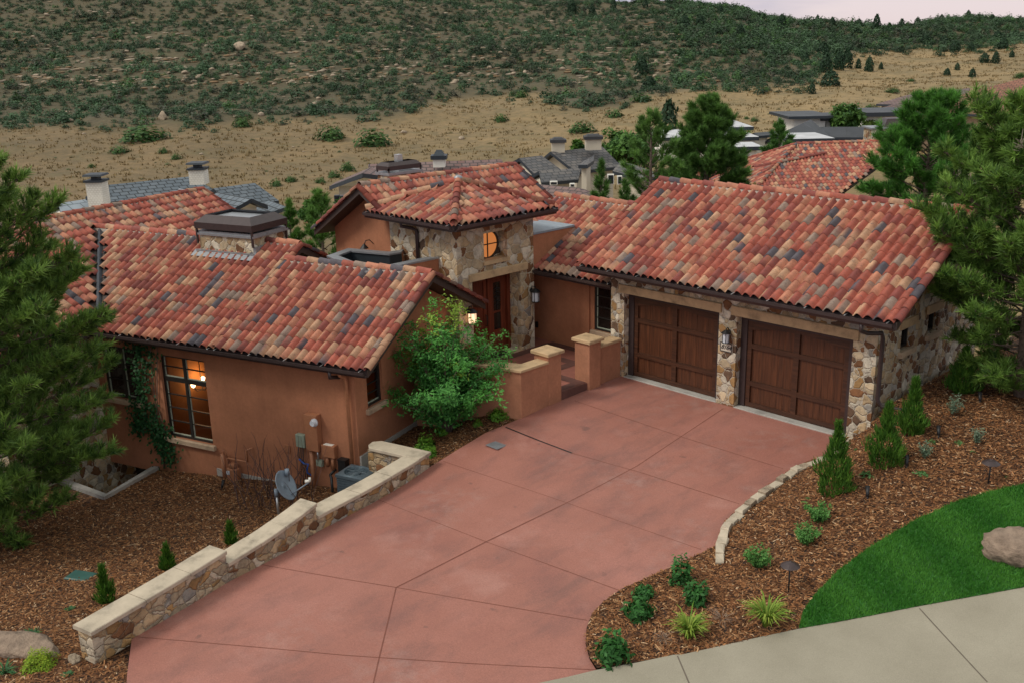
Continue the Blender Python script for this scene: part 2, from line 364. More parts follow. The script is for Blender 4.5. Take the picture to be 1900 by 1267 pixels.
M['room'] = plain('warm_room_wall', (.36, .15, .045), .8, 0, .1, 1)
M['roomfloor'] = wood('room_floor_wood', (.13, .045, .014), axis='x')
M['bulb'] = glow('lamp_bulb', (1, .66, .36), 5)
M['litpane'] = glow('lit_amber_pane', (1, .33, .085), .4)
M['litlantern'] = glow('lit_lantern_glass', (1, .6, .36), 1.3)
M['frost'] = plain('frosted_lantern_glass', (.6, .63, .68), .25)
M['white'] = plain('white_stucco', (.78, .75, .68), .85, 0, .08, 2)
M['lettering'] = plain('black_numerals', (.015, .015, .015), .5)
M['plaque'] = plain('pale_stone_plaque', (.6, .53, .44), .7)
M['acblue'] = plain('blue_grey_painted_steel', (.09, .125, .15), .45, .2)
M['greybox'] = plain('grey_green_utility_box', (.27, .32, .25), .55)
M['dish'] = plain('grey_dish_paint', (.22, .27, .33), .4)
M['stuccobox'] = plain('terracotta_painted_metal', (.36, .15, .075), .55)
M['pipe'] = plain('terracotta_painted_pipe', (.40, .17, .085), .55)
M['cable'] = plain('black_cable', (.012, .012, .013), .5); M['bluecable'] = plain('blue_cable', (.02, .09, .36), .5)
# ================================================================== THE HOUSE
TILEPAL = [(.36, (.36, .095, .062)), (.17, (.245, .064, .05)), (.17, (.46, .19, .115)), (.15, (.48, .28, .17)), (.08, (.27, .195, .155)), (.04, (.095, .085, .10))]
TILECUM = np.cumsum([q[0] for q in TILEPAL])
def tilecol():
    i = int(np.searchsorted(TILECUM, random.random() * TILECUM[-1])); c = np.array(TILEPAL[min(i, 5)][1]); return c * random.uniform(.86, 1.14)
def tiles(mb, o, e, s, Le, Ls, mask=None, pitch=.225, expo=.335, k=8, dull=1.0):
    n = np.cross(e, s); n = n / np.linalg.norm(n)
    if n[2] < 0: n = -n
    nc = max(1, round(Le / pitch)); p = Le / nc; nr = max(1, round(Ls / expo)); x = Ls / nr
    X_ = [-.5 + i / k for i in range(k + 1)]; Z_ = [((1 + math.cos(2 * math.pi * (q - .06))) / 2) ** .6 for q in X_]
    for c in range(nc):
        cj = random.uniform(-.004, .004)
        for r in range(nr):
            if mask and not mask((c + .5) * p, (r + .5) * x): continue
            a = tilecol(); u_ = random.random()
            b = tilecol() if u_ < .3 else a * random.uniform(.85, 1.1)
            sd = tilecol() if random.random() < .34 else a; sw = random.choice((-1, 1)); sp = random.uniform(-.15, .3)
            a = a * dull; b = b * dull; sd = sd * dull
            l0 = r * x - (.03 if r else .05) + random.uniform(-.01, .01); l1 = (r + 1) * x + .03; tw = random.uniform(-.008, .008)
            vs = []; cs = []
            for (l, h, z0, cc, inner) in ((l0, .114, .013, a, 1), (l0, .114, .013, a, 0), (l0 + (l1 - l0) * .45, .110, .007, a * .6 + b * .4, 0), (l1, .104, .0, b, 0)):
                for q, zq in zip(X_, Z_):
                    zz = h * zq + z0; xx = q * p * 1.02
                    if inner: zz -= .016
                    vs.append(o + e * ((c + .5) * p + xx + cj) + s * (l + tw * q * 4) + n * zz)
                    k_ = min(1, max(0, (sw * q - sp + .2) / .3)); c2 = cc * (1 - k_) + sd * k_
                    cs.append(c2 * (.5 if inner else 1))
            m = k + 1; fs = []
            for q in range(3):
                for i in range(k): fs.append((q * m + i, q * m + i + 1, (q + 1) * m + i + 1, (q + 1) * m + i))
            mb.add(vs, fs, cs, 0, raw=True)
def caps(mb, A, B, r=.105, L0=.42, lift=.03, dull=1.0, seal=True):
    A = np.array(A, float); B = np.array(B, float); d = B - A; Ln = np.linalg.norm(d); d /= Ln
    up = np.array([0, 0, 1.0]); x = np.cross(d, up); x /= np.linalg.norm(x); z = np.cross(x, d)
    nn = max(1, round(Ln / (L0 - .05))); st = Ln / nn
    for i in range(nn):
        c = tilecol() * dull; vs = []; fs = []; cs = []
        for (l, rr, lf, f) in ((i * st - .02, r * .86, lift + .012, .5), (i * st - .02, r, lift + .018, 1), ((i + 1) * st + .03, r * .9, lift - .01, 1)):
            for k in range(9):
                t = math.pi * (k / 8) * 1.16 - math.pi * .08
                vs.append(A + d * l + x * (-rr * math.cos(t)) + z * (rr * math.sin(t) * .95 + lf - .03)); cs.append(c * f)
        for q in range(2):
            for k in range(8): fs.append((q * 9 + k, q * 9 + k + 1, (q + 1) * 9 + k + 1, (q + 1) * 9 + k))
        fs.append(tuple(range(26, 17, -1))); 
        mb.add(vs, fs, cs, 0, raw=True)
def gutter(name, parent, A, B, out, hang=True):
    A = np.array(A, float); B = np.array(B, float); out = np.array(out, float); up = np.array([0, 0, 1.0])
    mb = MB()
    pr = [(0, 0), (0, -.155), (.10, -.155), (.125, -.10), (.185, -.075), (.185, 0), (.165, 0), (.165, -.062), (.112, -.085), (.092, -.132), (.015, -.132), (.015, 0)]
    prof = [A + out * a + up * z for a, z in pr]
    mb.extr_raw(prof, B - A)
    if hang:
        d = (B - A); Ln = np.linalg.norm(d); d /= Ln; k = int(Ln / .95)
        for i in range(k + 1):
            c = A + d * (.12 + i * (Ln - .24) / max(1, k))
            vs = [c + d * s1 * .012 + out * o1 + up * z1 for s1 in (-1, 1) for o1, z1 in ((-.02, .03), (.18, .004), (.18, .012), (-.02, .04))]
            mb.add(vs, [(0, 1, 2, 3), (4, 7, 6, 5), (0, 4, 5, 1), (2, 6, 7, 3), (1, 5, 6, 2)], None, 1, raw=True)
    return mb.build(name, [M['bronze'], M['silver']], parent)
def _er(s, prof, d):
    n = len(prof); vs = [tuple(p) for p in prof] + [tuple(np.array(p) + d) for p in prof]
    fs = [tuple(range(n - 1, -1, -1)), tuple(range(n, 2 * n))] + [(i, (i + 1) % n, n + (i + 1) % n, n + i) for i in range(n)]
    return s.add(vs, fs, None, 0, raw=True)
MB.extr_raw = _er
def unit(v): v = np.array(v, float); return v / np.linalg.norm(v)
def gable(house, F, a0, a1, P0, P1, P2, masks=(None, None), rake=(True, True), front_gutter=True, back=True, hang=True, gext=(0, 0)):
    """F(a,t,z): a along the ridge, t across. P0 front eave, P1 ridge, P2 back eave as (t,z)"""
    th = .13
    mb = MB(F)
    sec = [(P0[0], P0[1] - .012), (P1[0], P1[1] - .012), (P2[0], P2[1] - .012), (P2[0], P2[1] - .012 - th), (P1[0], P1[1] - .02 - th * 1.15), (P0[0], P0[1] - .012 - th)]
    mb.extr_raw([F(a0, t, z) for t, z in sec], F(a1, 0, 0) - F(a0, 0, 0))
    roof = mb.build('roof', M['fascia'], house)
    for (Pa, mask, on) in ((P0, masks[0], True), (P2, masks[1], back)):
        if not on: continue
        o = F(a0, *Pa); e = unit(F(a1, *Pa) - o); s = F(a0, *P1) - o; Ls = np.linalg.norm(s); s /= Ls
        tb = MB(); tiles(tb, o, e, s, a1 - a0, Ls - .06, mask)
        tb.build('tile_field', M['tile'], roof, smooth=True)
    cb = MB(); caps(cb, F(a0, P1[0], P1[1] + .06), F(a1, P1[0], P1[1] + .06)); cb.build('ridge_cap', M['tile'], roof, smooth=True)
    sb = MB(F); sb.box(a0 + .02, a1 - .02, P1[0] - .105, P1[0] + .105, P1[1] - .08, P1[1] + .025); sb.build('ridge_mortar', M['mortar'], roof)
    for (a, on, sg) in ((a0, rake[0], -1), (a1, rake[1], 1)):
        if not on: continue
        rb = MB(); q = a + sg * .045
        for Pa in (P0, P2):
            if Pa is P2 and not back: continue
            caps(rb, F(q, Pa[0], Pa[1] + .03), F(q, P1[0], P1[1] + .03), r=.095)
        rb.build('rake_tile', M['tile'], roof, smooth=True)
        bb = MB(F)
        for Pa in (P0, P2):
            bb.add([(a + sg * .012, Pa[0], Pa[1] - .17), (a + sg * .012, P1[0], P1[1] - .19), (a + sg * .012, P1[0], P1[1] - .005), (a + sg * .012, Pa[0], Pa[1] - .005),
                    (a + sg * .045, Pa[0], Pa[1] - .17), (a + sg * .045, P1[0], P1[1] - .19), (a + sg * .045, P1[0], P1[1] - .005), (a + sg * .045, Pa[0], Pa[1] - .005)],
                   [(0, 1, 2, 3), (4, 7, 6, 5), (0, 4, 5, 1), (1, 5, 6, 2), (2, 6, 7, 3), (3, 7, 4, 0)])
        bb.build('rake_board', M['fascia'], roof)
    if front_gutter:
        out = unit(F(a0, P0[0], 0) - F(a0, P1[0], 0)); d = unit(F(a1, 0, 0) - F(a0, 0, 0))
        A = F(a0, P0[0], P0[1] - .005) - out * .01 - d * gext[0]; B = F(a1, P0[0], P0[1] - .005) - out * .01 + d * gext[1]
        gutter('gutter', roof, A, B, out, hang)
    return roof
def wallbox(mb, a0, a1, z0, z1, th, ops, mi=0):
    x = a0
    for (p, q, b, t) in sorted(ops):
        if p > x: mb.box(x, p, -th, 0, z0, z1, None, mi)
        if b > z0: mb.box(p, q, -th, 0, z0, b, None, mi)
        if t < z1: mb.box(p, q, -th, 0, t, z1, None, mi)
        x = q
    if x < a1: mb.box(x, a1, -th, 0, z0, z1, None, mi)
def window(house, F, a0, a1, z0, z1, ncol, rows, pane, depth=.09, bead=True, transom=None, sill=None, fw=.055, bars=None):
    mb = MB(F); d0, d1 = -depth - .05, -depth + .03
    mb.box(a0, a1, d0, d1, z0, z0 + fw); mb.box(a0, a1, d0, d1, z1 - fw, z1)
    mb.box(a0, a0 + fw, d0, d1, z0 + fw, z1 - fw); mb.box(a1 - fw, a1, d0, d1, z0 + fw, z1 - fw)
    win = mb.build('window', M['winframe'], house)
    cw = (a1 - a0 - 2 * fw) / ncol
    mu = MB(F)
    for i in range(1, ncol): c = a0 + fw + cw * i; mu.box(c - .045, c + .045, d0 + .003, d1 - .003, z0 + fw, z1 - fw)
    spans = [(z0 + fw, z1 - fw)]
    if transom: spans = [(z0 + fw, transom - .06), (transom + .06, z1 - fw)]
    if transom:
        for i in range(ncol): mu.box(a0 + fw + cw * i + (.045 if i else 0), a0 + fw + cw * (i + 1) - (.045 if i < ncol - 1 else 0), d0 + .003, d1 - .003, transom - .06, transom + .06)
    pb = MB(F); bd = MB(F)
    for si, (p, q) in enumerate(spans):
        nr = rows[si]
        for i in range(ncol):
            x0 = a0 + fw + cw * i + (.045 if i else 0); x1 = a0 + fw + cw * (i + 1) - (.045 if i < ncol - 1 else 0)
            for r in range(1, nr): z = p + (q - p) * r / nr; mu.box(x0, x1, d0 + .02, d1 - .025, z - .014, z + .014)
            pb.add([(x0, d0 + .02, p), (x1, d0 + .02, p), (x1, d0 + .02, q), (x0, d0 + .02, q)], [(0, 1, 2, 3)])
            if bead:
                bd.box(x0 + .002, x0 + .026, d0 + .024, d1 - .03, p, q); bd.box(x0 + .026, x1 - .002, d0 + .024, d1 - .03, p + .001, p + .025)
    if mu.n: mu.build('muntin', M['winframe'], win)
    pb.build('pane', pane, win)
    if bead: bd.build('glazing_bead', M['winbead'], win)
    if sill:
        sb = MB(F); sb.slab(a0 - .1, a1 + .1, -.12, .09, z0 - .13, z0 - .003, .015, 0, .004); sb.build('sill', M['sill'], win)
    return win
HOUSE = empty('house', (0, 0, 0), 'large terracotta stucco and ledgestone house with red barrel tile roofs around the red driveway', 'house')
# ---- garage wing
FG = lambda a, d, z: G(a, -d, z)            # front wall of the garage, d outwards
mb = MB(FG); wallbox(mb, -.33, 7.13, -.6, 2.97, .30, [(.12, 3.1, -.6, 2.33), (3.61, 6.58, -.6, 2.33)])
mb.fr = G
mb.box(6.85, 7.13, .30, 5.6, -.6, .4)                                     # right wall low part
FR = lambda a, d, z: G(7.13 + d, a, z)
mb.fr = FR; wallbox(mb, .30, 5.6, .4, 2.97, .28, [(1.15, 1.72, 1.9, 2.42), (2.52, 3.08, 1.98, 2.5)])
mb.fr = G
for xx in (6.85, -.33):
    mb.extr_raw([G(xx, .0, 2.97), G(xx, 5.6, 2.97), G(xx, 2.83, 4.62)], np.array([.28, 0, 0]))
mb.box(-.33, -.03, .30, 5.6, -.6, 2.97); mb.box(-.03, 6.85, 5.32, 5.6, -.6, 2.97)
gw = mb.build('garage_wall', M['stone'], HOUSE)
mb = MB()
mb.slab(-.03, 3.17, -.055, .1, 2.332, 2.56, .015, 0, .004); 
mb.build('lintel', M['sandstone'], gw)
mb = MB(); mb.slab(3.46, 6.71, -.055, .1, 2.332, 2.56, .015, 0, .004); mb.build('lintel', M['sandstone'], gw)
for (a0, a1, z0, z1) in ((1.15, 1.72, 1.9, 2.42), (2.52, 3.08, 1.98, 2.5)):
    mb = MB(FR); mb.slab(a0 - .12, a1 + .16, -.05, .05, z1 - .003, z1 + .2, .012, 0, .004); mb.build('lintel', M['sandstone'], gw)
    window(HOUSE, FR, a0, a1, z0, z1, 1, [1], M['glass'], .14, False, None, True)
for (a0, a1) in ((.12, 3.1), (3.61, 6.58)):
    D0 = .20
    fb = MB(); fb.box(a0, a0 + .17, D0, D0 + .14, 0.02, 2.33); fb.box(a1 - .17, a1, D0, D0 + .14, .02, 2.33); fb.box(a0 + .17, a1 - .17, D0, D0 + .14, 2.2, 2.33)
    x0, x1 = a0 + .17, a1 - .17; c = (x0 + x1) / 2
    db = MB(); db.box(x0, x1, D0 + .10, D0 + .13, .02, 2.2)
    nb = 16
    for i in range(nb):                                                  # vertical boards, each a hair proud of or behind its neighbour
        p0 = x0 + (x1 - x0) * i / nb; q0 = x0 + (x1 - x0) * (i + 1) / nb
        db.box(p0 + .002, q0 - .002, D0 + .085 - random.uniform(0, .006), D0 + .10, .03, 2.19)
    door = db.build('garage_door', M['doorwood'], HOUSE)
    fb.build('door_frame', M['bronze'], door)
    rb = MB(); y0, y1 = D0 + .035, D0 + .084
    for (z0, z1) in ((.03, .15), (.58, .7), (1.52, 1.64)):
        rb.box(x0 + .12, c - .07, y0, y1, z0, z1); rb.box(c + .07, x1 - .12, y0, y1, z0, z1)
    rb.box(x0, x0 + .12, y0 - .003, y1, .03, 2.2); rb.box(x1 - .12, x1, y0 - .003, y1, .03, 2.2); rb.box(c - .07, c + .07, y0 - .003, y1, .03, 2.2)
    for (p, q, s) in ((x0 + .12, c - .07, 1), (c + .07, x1 - .12, -1)):   # arched head rail, higher towards the middle
        k = 8; vs = []; fs = []
        for i in range(k + 1):
            u_ = i / k; xx = p + (q - p) * u_; h = (u_ if s > 0 else 1 - u_); zz = 1.98 + .13 * math.sin(h * math.pi / 2)
            vs += [(xx, y0, zz), (xx, y0, 2.2), (xx, y1, zz), (xx, y1, 2.2)]
        for i in range(k):
            b = 4 * i; fs += [(b, b + 4, b + 5, b + 1), (b, b + 2, b + 6, b + 4)]
        rb.add(vs, fs)
    rb.build('door_rail', M['doorrail'], door)
    sb = MB(); sb.slab(a0 - .005 + .01, a1 - .01, -.0, D0 + .1, -.05, .022, .008); sb.build('threshold', M['concrete'], door)
gr = gable(HOUSE, G, -.92, 7.72, (-.56, 3.03), (2.83, 4.86), (6.2, 3.03), gext=(0, .02))
def pipe_part(name, pts, r=.045, mat='bronze', parent=HOUSE, n=10, fr=None):
    mb = MB(fr or G); mb.tube(pts, r, n); return mb.build(name, M[mat], parent, smooth=True)
pipe_part('downspout', [(7.03, -.62, 2.9), (7.03, -.62, 2.74), (7.1, -.45, 2.66), (7.26, -.12, 2.62), (7.27, -.07, 2.5), (7.27, -.07, 1.12), (7.36, -.05, .98), (7.75, .12, .95), (8.1, .38, .98)], .048)
# ---- connecting wing between tower and garage
FC = lambda a, d, z: G(a, .75 - d, z)
mb = MB(FC); wallbox(mb, -5.0, -.33, -.4, 2.62, .25, [(-1.57, -.5, .84, 2.2)]); cw_ = mb.build('stucco_wall', M['stucco'], HOUSE)
window(HOUSE, FC, -1.57, -.5, .84, 2.2, 1, [4], M['glass'], .05, True, None, True)
mb = MB(); mb.box(-2.05, -1.72, .69, .75, .16, 2.4); mb.build('pilaster', M['stucco'], HOUSE)
gable(HOUSE, G, -5.2, -.36, (.17, 2.46), (3.08, 4.02), (5.6, 2.66), rake=(False, False), gext=(0, 0))
mb = MB(); mb.box(-4.7, -3.30, .07, 1.75, 2.3, 3.46); pw = mb.build('parapet', M['stucco'], HOUSE)
mb = MB(); mb.box(-4.72, -3.27, .065, 1.8, 3.462, 3.52); mb.build('parapet_cap', M['roofmetal'], pw)
# ---- entry tower
FT = lambda a, d, z: G(-3.28 + d, a, z)
mb = MB(FT)
wallbox(mb, -2.85, .06, -.4, 2.76, .55, [(-2.33, -.48, .16, 2.53)])
wallbox(mb, -2.85, .06, 2.76, 4.16, .34, [(-1.86, -.98, 3.0, 3.77)])
mb.fr = G
mb.box(-6.14, -3.83, -2.85, -2.55, -1.5, 4.16); mb.box(-3.83, -3.62, -2.85, -2.55, 2.76, 4.16); mb.box(-6.14, -3.62, -.24, .06, 2.0, 4.16); mb.box(-6.14, -5.84, -2.55, -.24, 1, 4.16)
mb.box(-3.75, -3.62, -2.55, -.24, 2.76, 4.16)
tw = mb.build('tower_wall', M['stone_tower'], HOUSE)
mb = MB(FT); mb.slab(-2.46, -.23, -.1, .06, 2.532, 2.735, .015, 0, .004); mb.build('lintel', M['sandstone'], tw)
mb = MB(FT); mb.slab(-1.9, -.92, -.33, .05, 2.9, 3.002, .012, 0, .004); mb.build('sill', M['sandstone'], tw)
# round window at the back of its square niche
rw = MB(); cy, cz, rr = -1.45, 3.385, .365; xw = -3.615
vs = []; fs = []; k = 36
for (r_, dx) in ((rr + .05, .0), (rr + .05, .06), (rr, .06), (rr, .0)):
    for i in range(k): t = 2 * math.pi * i / k; vs.append((xw + dx, cy + r_ * math.cos(t), cz + r_ * math.sin(t)))
for q in range(3):
    for i in range(k): fs.append((q * k + i, q * k + (i + 1) % k, (q + 1) * k + (i + 1) % k, (q + 1) * k + i))
rw.add(vs, fs); rwo = rw.build('round_window', M['winframe'], HOUSE)
pb = MB(); pb.add([(xw + .02, cy + rr * math.cos(2 * math.pi * i / k), cz + rr * math.sin(2 * math.pi * i / k)) for i in range(k)], [tuple(range(k))]); pb.build('pane', M['litpane'], rwo)
mu = MB(); mu.box(xw + .025, xw + .05, cy - .014, cy + .014, cz - rr, cz + rr); mu.box(xw + .026, xw + .049, cy - rr, cy - .014, cz - .014, cz + .014); mu.box(xw + .026, xw + .049, cy + .014, cy + rr, cz - .014, cz + .014); mu.build('muntin', M['winframe'], rwo)
# front door
xd = -3.80
db = MB(); db.box(xd - .05, xd, -2.2, -.6, .17, 2.5)
for (p, q) in ((-2.12, -1.36),):
    db.box(xd, xd + .03, p, p + .12, .19, 2.42); db.box(xd, xd + .03, q - .12, q, .19, 2.42)
    for z in (.19, .95, 1.75, 2.3): db.box(xd, xd + .028, p + .12, q - .12, z, z + .12)
db.box(xd, xd + .05, -1.34, -1.22, .17, 2.5); db.box(xd, xd + .03, -1.2, -.72, .17, .8)
db.box(xd, xd + .03, -1.2, -1.1, .8, 2.5); db.box(xd, xd + .03, -.82, -.72, .8, 2.5); db.box(xd, xd + .03, -1.1, -.82, 2.2, 2.5); db.box(xd, xd + .03, -1.1, -.82, 1.3, 1.36)
fd = db.build('front_door', M['redwood'], HOUSE)
mb = MB(); mb.box(xd - .02, xd + .08, -.6, -.48, .16, 2.53); mb.box(xd - .02, xd + .08, -2.33, -2.2, .16, 2.53); mb.build('door_frame', M['redwood'], fd)
mb = MB(); mb.box(xd, xd + .012, -1.1, -.82, .8, 2.2); mb.build('pane', M['glass'], fd)
mb = MB()
for z in (1.5, 1.62, 1.74, 1.86, 1.98): mb.tube([(xd + .03, -1.1, z), (xd + .03, -.96, z + .06), (xd + .03, -.82, z)], .009, 6)
mb.tube([(xd + .03, -.96, 1.4), (xd + .03, -.96, 2.1)], .009, 6); mb.build('iron_grille', M['black'], fd)
mb = MB(); mb.tube([(xd + .03, -1.42, 1.0), (xd + .09, -1.42, 1.02), (xd + .09, -1.42, 1.3), (xd + .03, -1.42, 1.32)], .014, 8); mb.build('handle', M['black'], fd, smooth=True)
mb = MB(); mb.box(-3.7, -3.3, -1.9, -.9, .152, .172); o = mb.build('doormat', M['black'], None, origin=(-3.5, -1.4, .152)); link(o, None, 'dark doormat on the patio at the foot of the front door', 'doormat')
# hip roof of the tower
x0, x1, y0, y1, ze, ap = -6.52, -2.80, -3.32, .42, 4.24, np.array([-4.72, -1.44, 5.0])
mb = MB(); mb.add([(x0, y0, ze - .13), (x1, y0, ze - .13), (x1, y1, ze - .13), (x0, y1, ze - .13), (x0, y0, ze - .01), (x1, y0, ze - .01), (x1, y1, ze - .01), (x0, y1, ze - .01), tuple(ap - [0, 0, .02])],
     [(0, 3, 2, 1), (0, 1, 5, 4), (1, 2, 6, 5), (2, 3, 7, 6), (3, 0, 4, 7), (4, 5, 8), (5, 6, 8), (6, 7, 8), (7, 4, 8)])
hr = mb.build('roof', M['fascia'], HOUSE)
cs_ = [np.array(p) for p in ((x0, y0, ze), (x1, y0, ze), (x1, y1, ze), (x0, y1, ze))]
for i in range(4):
    A, B = cs_[i], cs_[(i + 1) % 4]; e_ = unit(B - A); Le = np.linalg.norm(B - A); ta = (ap - A) @ e_; s_ = ap - A - e_ * ta; Ls = np.linalg.norm(s_); s_ /= Ls
    tb = MB(); tiles(tb, A, e_, s_, Le, Ls, lambda a, s, ta=ta, Ls=Ls, Le=Le: (a > ta * s / Ls - .06) and (a < Le - (Le - ta) * s / Ls + .06)); tb.build('tile_field', M['tile'], hr, smooth=True)
    cb = MB(); caps(cb, A + [0, 0, .1], ap + [0, 0, .09]); cb.build('hip_cap', M['tile'], hr, smooth=True)
    out = np.cross(e_, [0, 0, 1]); gutter('gutter', hr, A - e_ * 0 - out * .01, B - out * .01, out, True)
mb = MB(); mb.lathe([(.13, -.02), (.12, .06), (.05, .1), (0.01, .11)], tuple(ap + [0, 0, .1])); mb.build('apex_flashing', M['flash'], hr, smooth=True)
pipe_part('downspout', [(-5.05, -3.28, 4.1), (-5.05, -3.28, 3.98), (-4.95, -3.0, 3.9), (-4.86, -2.9, 3.82), (-4.86, -2.9, 2.6)], .05)
# ---- main body with its gable behind the tower
FM = lambda a, t, z: G(t, a, z)
mb = MB(); mb.box(-9.15, -6.15, -2.67, -2.4, -2, 3.5); mb.box(-6.15, -4.86, -2.4, -2.2, 3.4, 3.6); mb.box(-9.15, -8.9, -2.4, 2.9, -3, 3.5)
mb.extr_raw([G(-9.15, -2.67, 3.5), G(-6.15, -2.67, 3.5), G(-6.15, -2.67, 4.25), G(-7.0, -2.67, 4.78)], np.array([0, .27, 0]))
mb.build('stucco_wall', M['stucco'], HOUSE)
gable(HOUSE, FM, -3.17, .35, (-6.05, 4.29), (-7.0, 4.87), (-9.48, 3.36), front_gutter=False, rake=(True, False))
gable(HOUSE, FM, .35, 3.02, (-4.55, 3.38), (-7.0, 4.87), (-9.48, 3.36), front_gutter=False, rake=(False, True))
# ---- stone chimney behind the main ridge
mb = MB(); c0 = onpl(742, 337, (-7.75, 0, 0), (1, 0, 0)); cxm, cym = -7.75, c0[1]; hx = 0; 

def topz(u, v): d = ray(u, v); t = ((cxm - CAM[0]) * d[0] + (cym - CAM[1]) * d[1]) / (d[0] ** 2 + d[1] ** 2); return float(CAM[2] + d[2] * t)
zs, zl, zb_, zt_, zf = topz(742, 322), topz(742, 317), topz(742, 315), topz(742, 299), topz(742, 287)
hx0, hx1, hy0, hy1 = cxm - .3, cxm + .26, cym - .6, cym + .62
mb.box(hx0, hx1, hy0, hy1, 3.6, zs); ch2 = mb.build('chimney', M['stone_tower'], HOUSE)
mb = MB(); mb.box(hx0 - .05, hx1 + .05, hy0 - .05, hy1 + .05, zs + .003, zl); mb.build('chimney_ledge', M['flash'], ch2)
mb = MB()
for (xx, yy) in ((hx0, hy0), (hx1, hy0), (hx1, hy1), (hx0, hy1)): mb.box(xx - .02, xx + .02, yy - .02, yy + .02, zl, zb_ + .1)
q4 = lambda k, z: [(hx0 + k, hy0 + k, z), (hx1 - k, hy0 + k, z), (hx1 - k, hy1 - k, z), (hx0 + k, hy1 - k, z)]
for (k0, z0, k1, z1) in ((-.02, zb_ + .03, -.02, zb_ + (zt_ - zb_) * .6), (-.02, zb_ + (zt_ - zb_) * .6, .09, zt_)): mb.add(q4(k0, z0) + q4(k1, z1), [(i, (i + 1) % 4, 4 + (i + 1) % 4, 4 + i) for i in range(4)])
mb.build('chimney_hood', M['bronze'], ch2)
mb = MB(); mb.box(cxm - .12, cxm + .06, cym - .08, cym + .1, zl, zf); mb.build('flue_box', M['silver'], ch2)
# gooseneck lamp on the gable
g0 = onpl(692, 452, (0, -2.67, 0), (0, 1, 0))
mb = MB(); mb.tube([g0, g0 + [0, -.12, .12], g0 + [.0, -.25, .12], g0 + [0, -.32, 0]], .014, 8, raw=True); o = mb.build('gooseneck_lamp', M['black'], None, origin=g0, smooth=True); link(o, None, 'small black gooseneck barn lamp on the stucco gable left of the stone tower', 'lamp')
mb = MB(); mb.lathe([(.03, .03), (.05, 0), (.13, -.1), (.12, -.1), (.03, -.01)], tuple(g0 + [0, -.32, 0])); mb.build('lamp_shade', M['black'], o)
# ---- deck well between the wings
pts = [(-6.5, -4.75), (-6.92, -3.76), (-5.6, -3.31), (-5.55, -2.86), (-4.02, -2.86), (-4.02, -5.25)]
def offset(poly, d):
    out = []; n = len(poly)
    for i in range(n):
        p, q, r_ = np.array(poly[i - 1]), np.array(poly[i]), np.array(poly[(i + 1) % n])
        a_ = unit(q - p); b_ = unit(r_ - q); na = np.array([a_[1], -a_[0]]); nb_ = np.array([b_[1], -b_[0]]); m_ = unit(na + nb_); out.append(tuple(q + m_ * d / max(.4, m_ @ na)))
    return out
inn = offset(pts, .2)
mb = MB(); cm = MB(); lin = MB(); n = len(pts)
for i in range(n):
    j = (i + 1) % n
    if i == 3: continue
    mb.prism([pts[i], pts[j], inn[j], inn[i]], -.2, 3.15); cm.prism([offset(pts, -.03)[i], offset(pts, -.03)[j], offset(pts, .25)[j], offset(pts, .25)[i]], 3.153, 3.20)
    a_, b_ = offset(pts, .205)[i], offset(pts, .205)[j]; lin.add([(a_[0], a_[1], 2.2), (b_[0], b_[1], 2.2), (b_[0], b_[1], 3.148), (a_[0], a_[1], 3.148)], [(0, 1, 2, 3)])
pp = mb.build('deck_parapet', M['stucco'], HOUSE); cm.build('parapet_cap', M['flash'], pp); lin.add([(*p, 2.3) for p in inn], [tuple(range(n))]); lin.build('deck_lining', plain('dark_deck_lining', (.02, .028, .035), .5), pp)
# ---- left wing (turned 19 degrees)
FL = lambda a, d, z: LW(a, .35 - d, z)
FLG = lambda a, d, z: LW(-.6 + d, a, z)
W1 = (-6.82, -5.26, -1.2, 1.10); W2 = (-8.97, -7.62, -.36, 1.12); WG = (.84, 1.5, .34, 1.42); WB = (-8.9, -7.4, -3.6, -2.36)
mb = MB(FL)
wallbox(mb, -9.2, -.6, -2.36, 1.60, .25, [W1, W2])
mb.box(-7.4, -.6, -.25, 0, -4.2, -2.36)
mb.fr = FLG; wallbox(mb, .60, 5.1, -2.8, 1.60, .25, [WG])
mb.extr_raw([LW(-.6, .36, 1.60), LW(-.6, 5.1, 1.60), LW(-.6, 5.1, 1.98), LW(-.6, 3.04, 3.02)], -LU * .25)
mb.fr = LW; mb.box(-4.75, -4.5, 3.2, 5.6, 1, 2.5); mb.box(-9, -.85, 4.9, 5.15, -3, 1.7)
lw = mb.build('stucco_wall', M['stucco'], HOUSE)
w1 = window(HOUSE, FL, *W1, 2, [3.0 and 4, 2], M['clear'], .1, True, .43, True, .06)
window(HOUSE, FL, *W2, 2, [3], M['glass'], .1, True, None, True, .06)
window(HOUSE, FLG, *WG, 1, [4], M['clear'], .1, True, None, True, .06)
wb = MB(FL); wb.box(-8.9, -7.4, -.6, -.55, -3.6, -2.4); bw_ = wb.build('basement_window', M['glass'], HOUSE)
wb = MB(FL); wb.box(-8.2, -8.1, -.55, -.5, -3.6, -2.4); wb.box(-7.5, -7.4, -.55, -.5, -3.6, -2.4); wb.build('window_frame', M['winframe'], bw_)
mb = MB(FLG); mb.box(.36, 5.1, 0, .05, -2.8, -.72); mb.build('foundation', M['concrete'], HOUSE)
mb = MB(FL); mb.box(-5.2, -.64, 0, .04, -3.2, -1.84); mb.build('foundation', M['concrete'], HOUSE)
